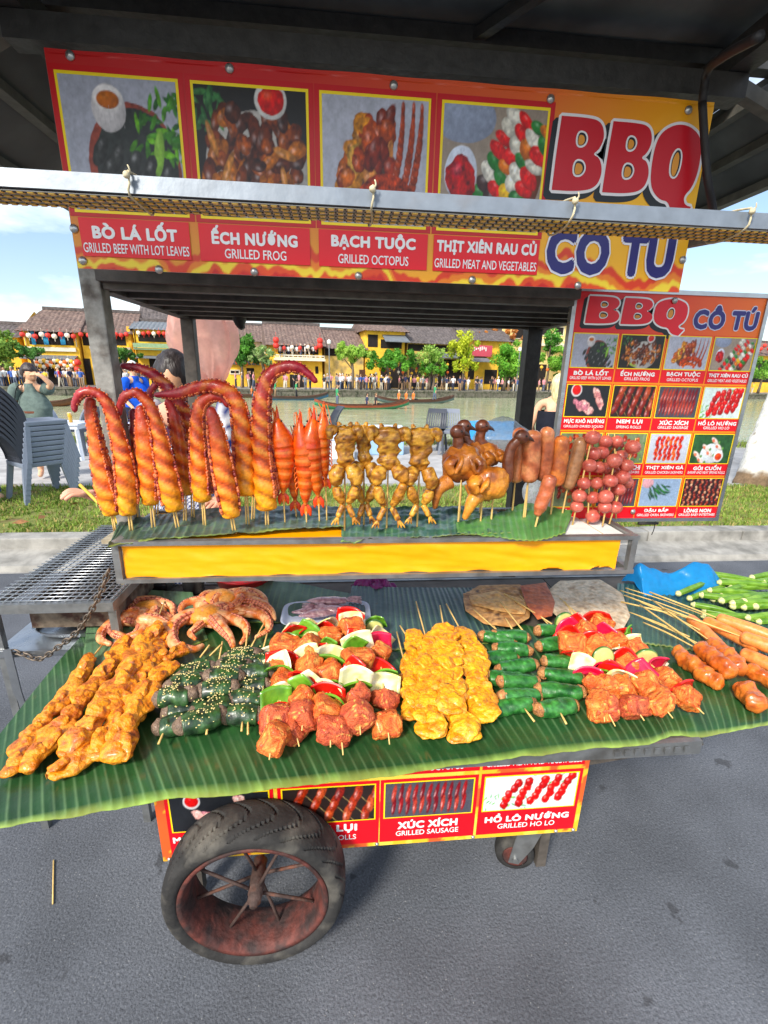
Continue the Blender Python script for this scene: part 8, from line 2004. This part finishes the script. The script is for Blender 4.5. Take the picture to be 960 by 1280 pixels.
for sg, n in ((-1, 'l'), (1, 'r')):
    J['h' + n] = ((wx + sg * .08, wy, Z(.80)), .095); J['k' + n] = ((wx + sg * .085, wy, Z(.45)), .055); J['a' + n] = ((wx + sg * .09, wy + .02, Z(.08)), .036); J['t' + n] = ((wx + sg * .10 + .06, wy - .11, Z(.03)), .030)
    E_ += [('pelvis', 'h' + n), ('h' + n, 'k' + n), ('k' + n, 'a' + n), ('a' + n, 't' + n)]
E_ += [('pelvis', 'chest'), ('chest', 'neckb'), ('neckb', 'neck'), ('neck', 'skull'), ('neckb', 'shr'), ('shr', 'elr'), ('elr', 'rwrist'), ('neckb', 'shl'), ('shl', 'ell'), ('ell', 'lwrist')]
finger_hand(J, E_, J['rwrist'][0], (.5, -.2, -.9), (.3, .9, 0), .95, .4, 'r'); finger_hand(J, E_, J['lwrist'][0], (-1, -.05, .25), (0, .5, -.8), .95, .4, 'l')
V, F = skin_mesh(J, E_, 2); b = MB(); b.add(V, F, np.tile(lin(SK), (len(V), 1))); head_geo(b, (wx + .025, wy - .015, Z(1.50)), 1.0 * k, fwd); b.build('body', M_SKIN, wom)
hair_cap('hair', wom, (wx + .012, wy - .005, Z(1.515)), 1.04 * k, fwd, (36, 26, 26), 5, face=.30, vol=1.08)
GRN = nmix([(82, 98, 94), (108, 124, 118), (94, 110, 106)], 7, 4)
b, _, _ = garment('x', None, [((wx, wy, Z(.46)), .22, .17), ((wx, wy, Z(.70)), .20, .155), ((wx, wy, Z(.90)), .185, .14), ((wx, wy, Z(.99)), .158, .12), ((wx, wy, Z(1.12)), .175, .13), ((wx, wy, Z(1.26)), .20, .125), ((wx, wy, Z(1.325)), .165, .105), ((wx, wy, Z(1.365)), .085, .08), ((wx, wy, Z(1.385)), .065, .065)], GRN, disp=.012)
sleeve(b, [np.array(J['shr'][0]) + (.05, .01, .03), J['shr'][0], (np.array(J['shr'][0]) * .5 + np.array(J['elr'][0]) * .5)], [.07, .075, .066], GRN, 3); sleeve(b, [np.array(J['shl'][0]) + (-.05, 0, .02), J['shl'][0], (np.array(J['shl'][0]) * .5 + np.array(J['ell'][0]) * .5)], [.07, .075, .066], GRN, 4); b.build('dress', M_CLOTH, wom)
b, _, _ = garment('x', None, [((wx, wy, Z(.965)), .168, .130), ((wx, wy, Z(.995)), .168, .130)], (120, 74, 56), disp=.001); b.build('belt', M_CLOTH, wom)
q = np.array([wx - .16, wy - .16, Z(.86)]); t = thing('shoulder_bag', 'small black and blue shoulder bag hanging at the side of the woman in green', 'bag', q)
b = MB(); b.box(q + (-.07, -.04, -.09), q + (.07, .04, .09), bev=.03, col=lin((26, 28, 34))); b.build('pouch', M_CLOTH, t)
b = MB(); b.box(q + (-.05, -.055, -.05), q + (.05, -.041, .04), bev=.006, col=lin((36, 110, 190))); b.build('front_pocket', M_CLOTH, t)
b = MB(); b.sweep([q + (-.04, 0, .08), (wx - .16, wy - .14, Z(1.1)), (wx - .10, wy - .10, Z(1.345)), (wx - .02, wy + .06, Z(1.36))], [.011], n=8, m=24, flat=.4, col=lin((28, 28, 32))); b.build('strap', M_CLOTH, t)

# ---------------- simpler standing people further off ------------------------
def standing(label, px, head_py, y, fwd, hairc, topc, botc, H_=1.68, gz=.1, longhair=False, bare=False, sit=False, cat='person'):
    hp = aty(px, head_py, y); x = hp[0]; t = thing('person', label, cat, (x, y, gz)); k = (hp[2] + .11 - gz) / 1.70; Zq = lambda z: gz + z * k; J = {}; E = []
    bw = 1.0 if bare else .75; J['pelvis'] = ((x, y, Zq(.90)), (.12, .085)); J['chest'] = ((x, y, Zq(1.20)), (.15 * bw, .10 * bw)); J['neckb'] = ((x, y, Zq(1.40)), (.07 * bw, .06 * bw)); J['neck'] = ((x, y, Zq(1.47)), .05); J['skull'] = ((x, y, Zq(1.57)), .07)
    fx = np.array([fwd[0], fwd[1], 0]); fx /= np.linalg.norm(fx); sx = np.array([fx[1], -fx[0], 0])
    for sg, n in ((-1, 'l'), (1, 'r')):
        c = np.array([x, y, 0])
        J['sh' + n] = (tuple(c + sx * sg * .18 + (0, 0, Zq(1.36))), .048); J['el' + n] = (tuple(c + sx * sg * .25 - fx * .03 + (0, 0, Zq(1.08))), .042); J[n + 'wrist'] = (tuple(c + sx * sg * .22 + fx * .16 + (0, 0, Zq(.90))), .027)
        J['h' + n] = (tuple(c + sx * sg * .09 + (0, 0, Zq(.82))), .10); J['k' + n] = (tuple(c + sx * sg * .10 + fx * .02 + (0, 0, Zq(.46))), .065); J['a' + n] = (tuple(c + sx * sg * .11 + (0, 0, Zq(.08))), .042); J['t' + n] = (tuple(c + sx * sg * .12 + fx * .13 + (0, 0, Zq(.035))), .035)
        E += [('neckb', 'sh' + n), ('sh' + n, 'el' + n), ('el' + n, n + 'wrist'), ('pelvis', 'h' + n), ('h' + n, 'k' + n), ('k' + n, 'a' + n), ('a' + n, 't' + n)]
    E += [('pelvis', 'chest'), ('chest', 'neckb'), ('neckb', 'neck'), ('neck', 'skull')]
    for n in 'lr': finger_hand(J, E, J[n + 'wrist'][0], fx * .6 + np.array([0, 0, -.8]), -sx * (1 if n == 'r' else -1), 1.0, .4, n)
    V, F = skin_mesh(J, E, 2); b = MB(); b.add(V, F, np.tile(lin(SK), (len(V), 1))); head_geo(b, (x + fx[0] * .015, y + fx[1] * .015, Zq(1.585)), k, fwd); b.build('body', M_SKIN, t)
    hair_cap('hair', t, (x, y, Zq(1.60)), 1.02 * k, fwd, hairc, int(px), face=.30, drop=.30 if longhair else 0)
    low = 1.0 if not bare else 1.0; top = [((x, y, Zq(.82)), .19, .15), ((x, y, Zq(1.0)), .185, .145), ((x, y, Zq(1.22)), .20, .145)]
    if not bare: top += [((x, y, Zq(1.34)), .21, .13), ((x, y, Zq(1.40)), .165, .11), ((x, y, Zq(1.445)), .085, .08), ((x, y, Zq(1.465)), .068, .065)]
    else: top += [((x, y, Zq(1.28)), .185, .135)]
    b, _, _ = garment('x', None, top, nmix([topc, tuple(int(v * .8) for v in topc)], 8, 2), disp=.012)
    if not bare:
        for n in 'lr': sa, ea = np.array(J['sh' + n][0]), np.array(J['el' + n][0]); sleeve(b, [sa * .75 + np.array([x, y, sa[2] + .02]) * .25, sa, sa * .45 + ea * .55], [.07, .076, .068], topc, 3)
    b.build('top', M_CLOTH, t)
    for sg in (-1, 1):
        c = np.array([x, y, 0]); b, _, _ = garment('x', None, [(c + sx * sg * .09 + (0, 0, Zq(.90)), .115, .12), (c + sx * sg * .10 + (0, 0, Zq(.5)), .09, .095), (c + sx * sg * .11 + (0, 0, Zq(.10)), .078, .085)], botc); b.build('trouser_leg', M_CLOTH, t)
    return t
standing('white haired man in a bright blue shirt behind the front left post', 166, 462, 8.6, (.7, -.4, 0), (206, 204, 200), (26, 92, 214), (38, 44, 66))
standing('blonde woman with bare back and dark strap top, partly hidden by the menu board', 699, 484, 5.0, (.5, .8, 0), (206, 176, 122), (34, 36, 48), (60, 66, 90), gz=.118, longhair=True, bare=True)
standing('person in blue shirt and jeans cut off by the left edge of the picture', -58, 470, 5.3, (.9, -.2, 0), (40, 30, 28), (52, 92, 150), (66, 92, 130), gz=.118)
# patterned cloth bag of the blonde woman
q = aty(655, 606, 2.6); t = thing('patterned_bag', 'black bag with white and green dots seen low between quail and sausages', 'bag', q)
b = MB(); V, F = ico(4); P = V * (.11, .05, .13) + q; ce = np.floor(P / .024); d_ = np.linalg.norm(P / .024 - ce - .5, axis=1); hsh = (ce[:, 0] * 7 + ce[:, 1] * 3 + ce[:, 2] * 5) % 3; C = np.where((d_ < .42)[:, None], np.where((hsh == 0)[:, None], lin((150, 196, 130)), lin((232, 228, 222))), lin((30, 28, 32))); b.add(P, F, C); b.build('pouch', M_CLOTH, t)
b = MB(); b.sweep([q + (-.06, 0, .10), q + (0, 0, .26), q + (.06, 0, .10)], [.009], n=8, m=20, col=lin((30, 28, 32))); b.build('handle', M_CLOTH, t)

# ---------------- whitewashed tree and stone block ------------------------------
tb0 = atz(938, 605, .118); tp1 = aty(975, 500, tb0[1] + .1)
t = thing('tree', 'leaning tree with a whitewashed trunk on the grass at the right edge', 'tree', tb0)
b = MB()
dirt = tp1 - tb0; P = [tb0 + (0, 0, -.05), tb0 + dirt * .5, tb0 + dirt * 1.0, tb0 + dirt * 2.0 + (.1, .1, .2), tb0 + dirt * 3.2 + (.25, .2, .9)]
def tcol(s, th, V):
    n = fbm(V, 9, 3); h = V[:, 2] - tb0[2]; w = np.clip((h - .16 + .10 * n) / .08, 0, 1) * np.clip((1.35 - h) / .1, 0, 1); w = w * np.clip(.95 + 1.2 * np.minimum(fbm(V * (1, 1, 2.4), 14, 8) + .22, 0) * 2, 0, 1)
    base = lin((120, 98, 74)) * (1 + .5 * fbm(V, 26, 5))[:, None]; return base * (1 - w[:, None]) + lin((222, 220, 212)) * w[:, None]
b.sweep(P, [.215, .165, .150, .13, .10], n=36, m=110, disp=.022, ds=8, seed=4, col=tcol, up=(0, -1, 0), radf=lambda s, th: 1 + .02 * np.sin(s * 240 + np.sin(th * 2) * 2))
b.build('trunk', mat('whitewashed_bark', vcol=True, rough=.9, var=.2, vscale=14, bump=.6, bscale=50), t)
for q in range(4):
    a = q * 1.6; l = MB(); e = P[-1]; l.sweep([e, e + (math.cos(a) * .4, math.sin(a) * .4, .5), e + (math.cos(a) * 1.0, math.sin(a) * .9, 1.0)], [.08, .055, .02], n=8, m=10); l.build('limb', M_BARK, t)
crown_mesh(t, P[-1] + np.array([.6, .3, 1.4]), np.array([1.5, 1.4, .9]), 2600, .11, lin(G1), lin(G2), 77)
q = atz(880, 574, .10); t = thing('stone_bench', 'small grey stone bench by the river between the menu board and the tree', 'bench', q)
b = MB(); b.box(q + (-.45, -.2, .30), q + (.45, .2, .40), bev=.015); b.build('seat', M_CONC, t, smooth=False)
for sx in (-1, 1): b = MB(); b.box(q + (sx * .3 - .07, -.16, 0), q + (sx * .3 + .07, .16, .299)); b.build('leg', M_CONC, t, smooth=False)
# straw on the road
b = MB(); p = atz(67, 1075, .004); q = atz(66, 1130, .004); b.sweep([p, q], [.0022], n=6, m=3); tag(b.build('bamboo_stick', M_STICK, None, origin=p), 'single bamboo stick dropped on the asphalt left of the wheel', 'stick')
# ================================================================== end
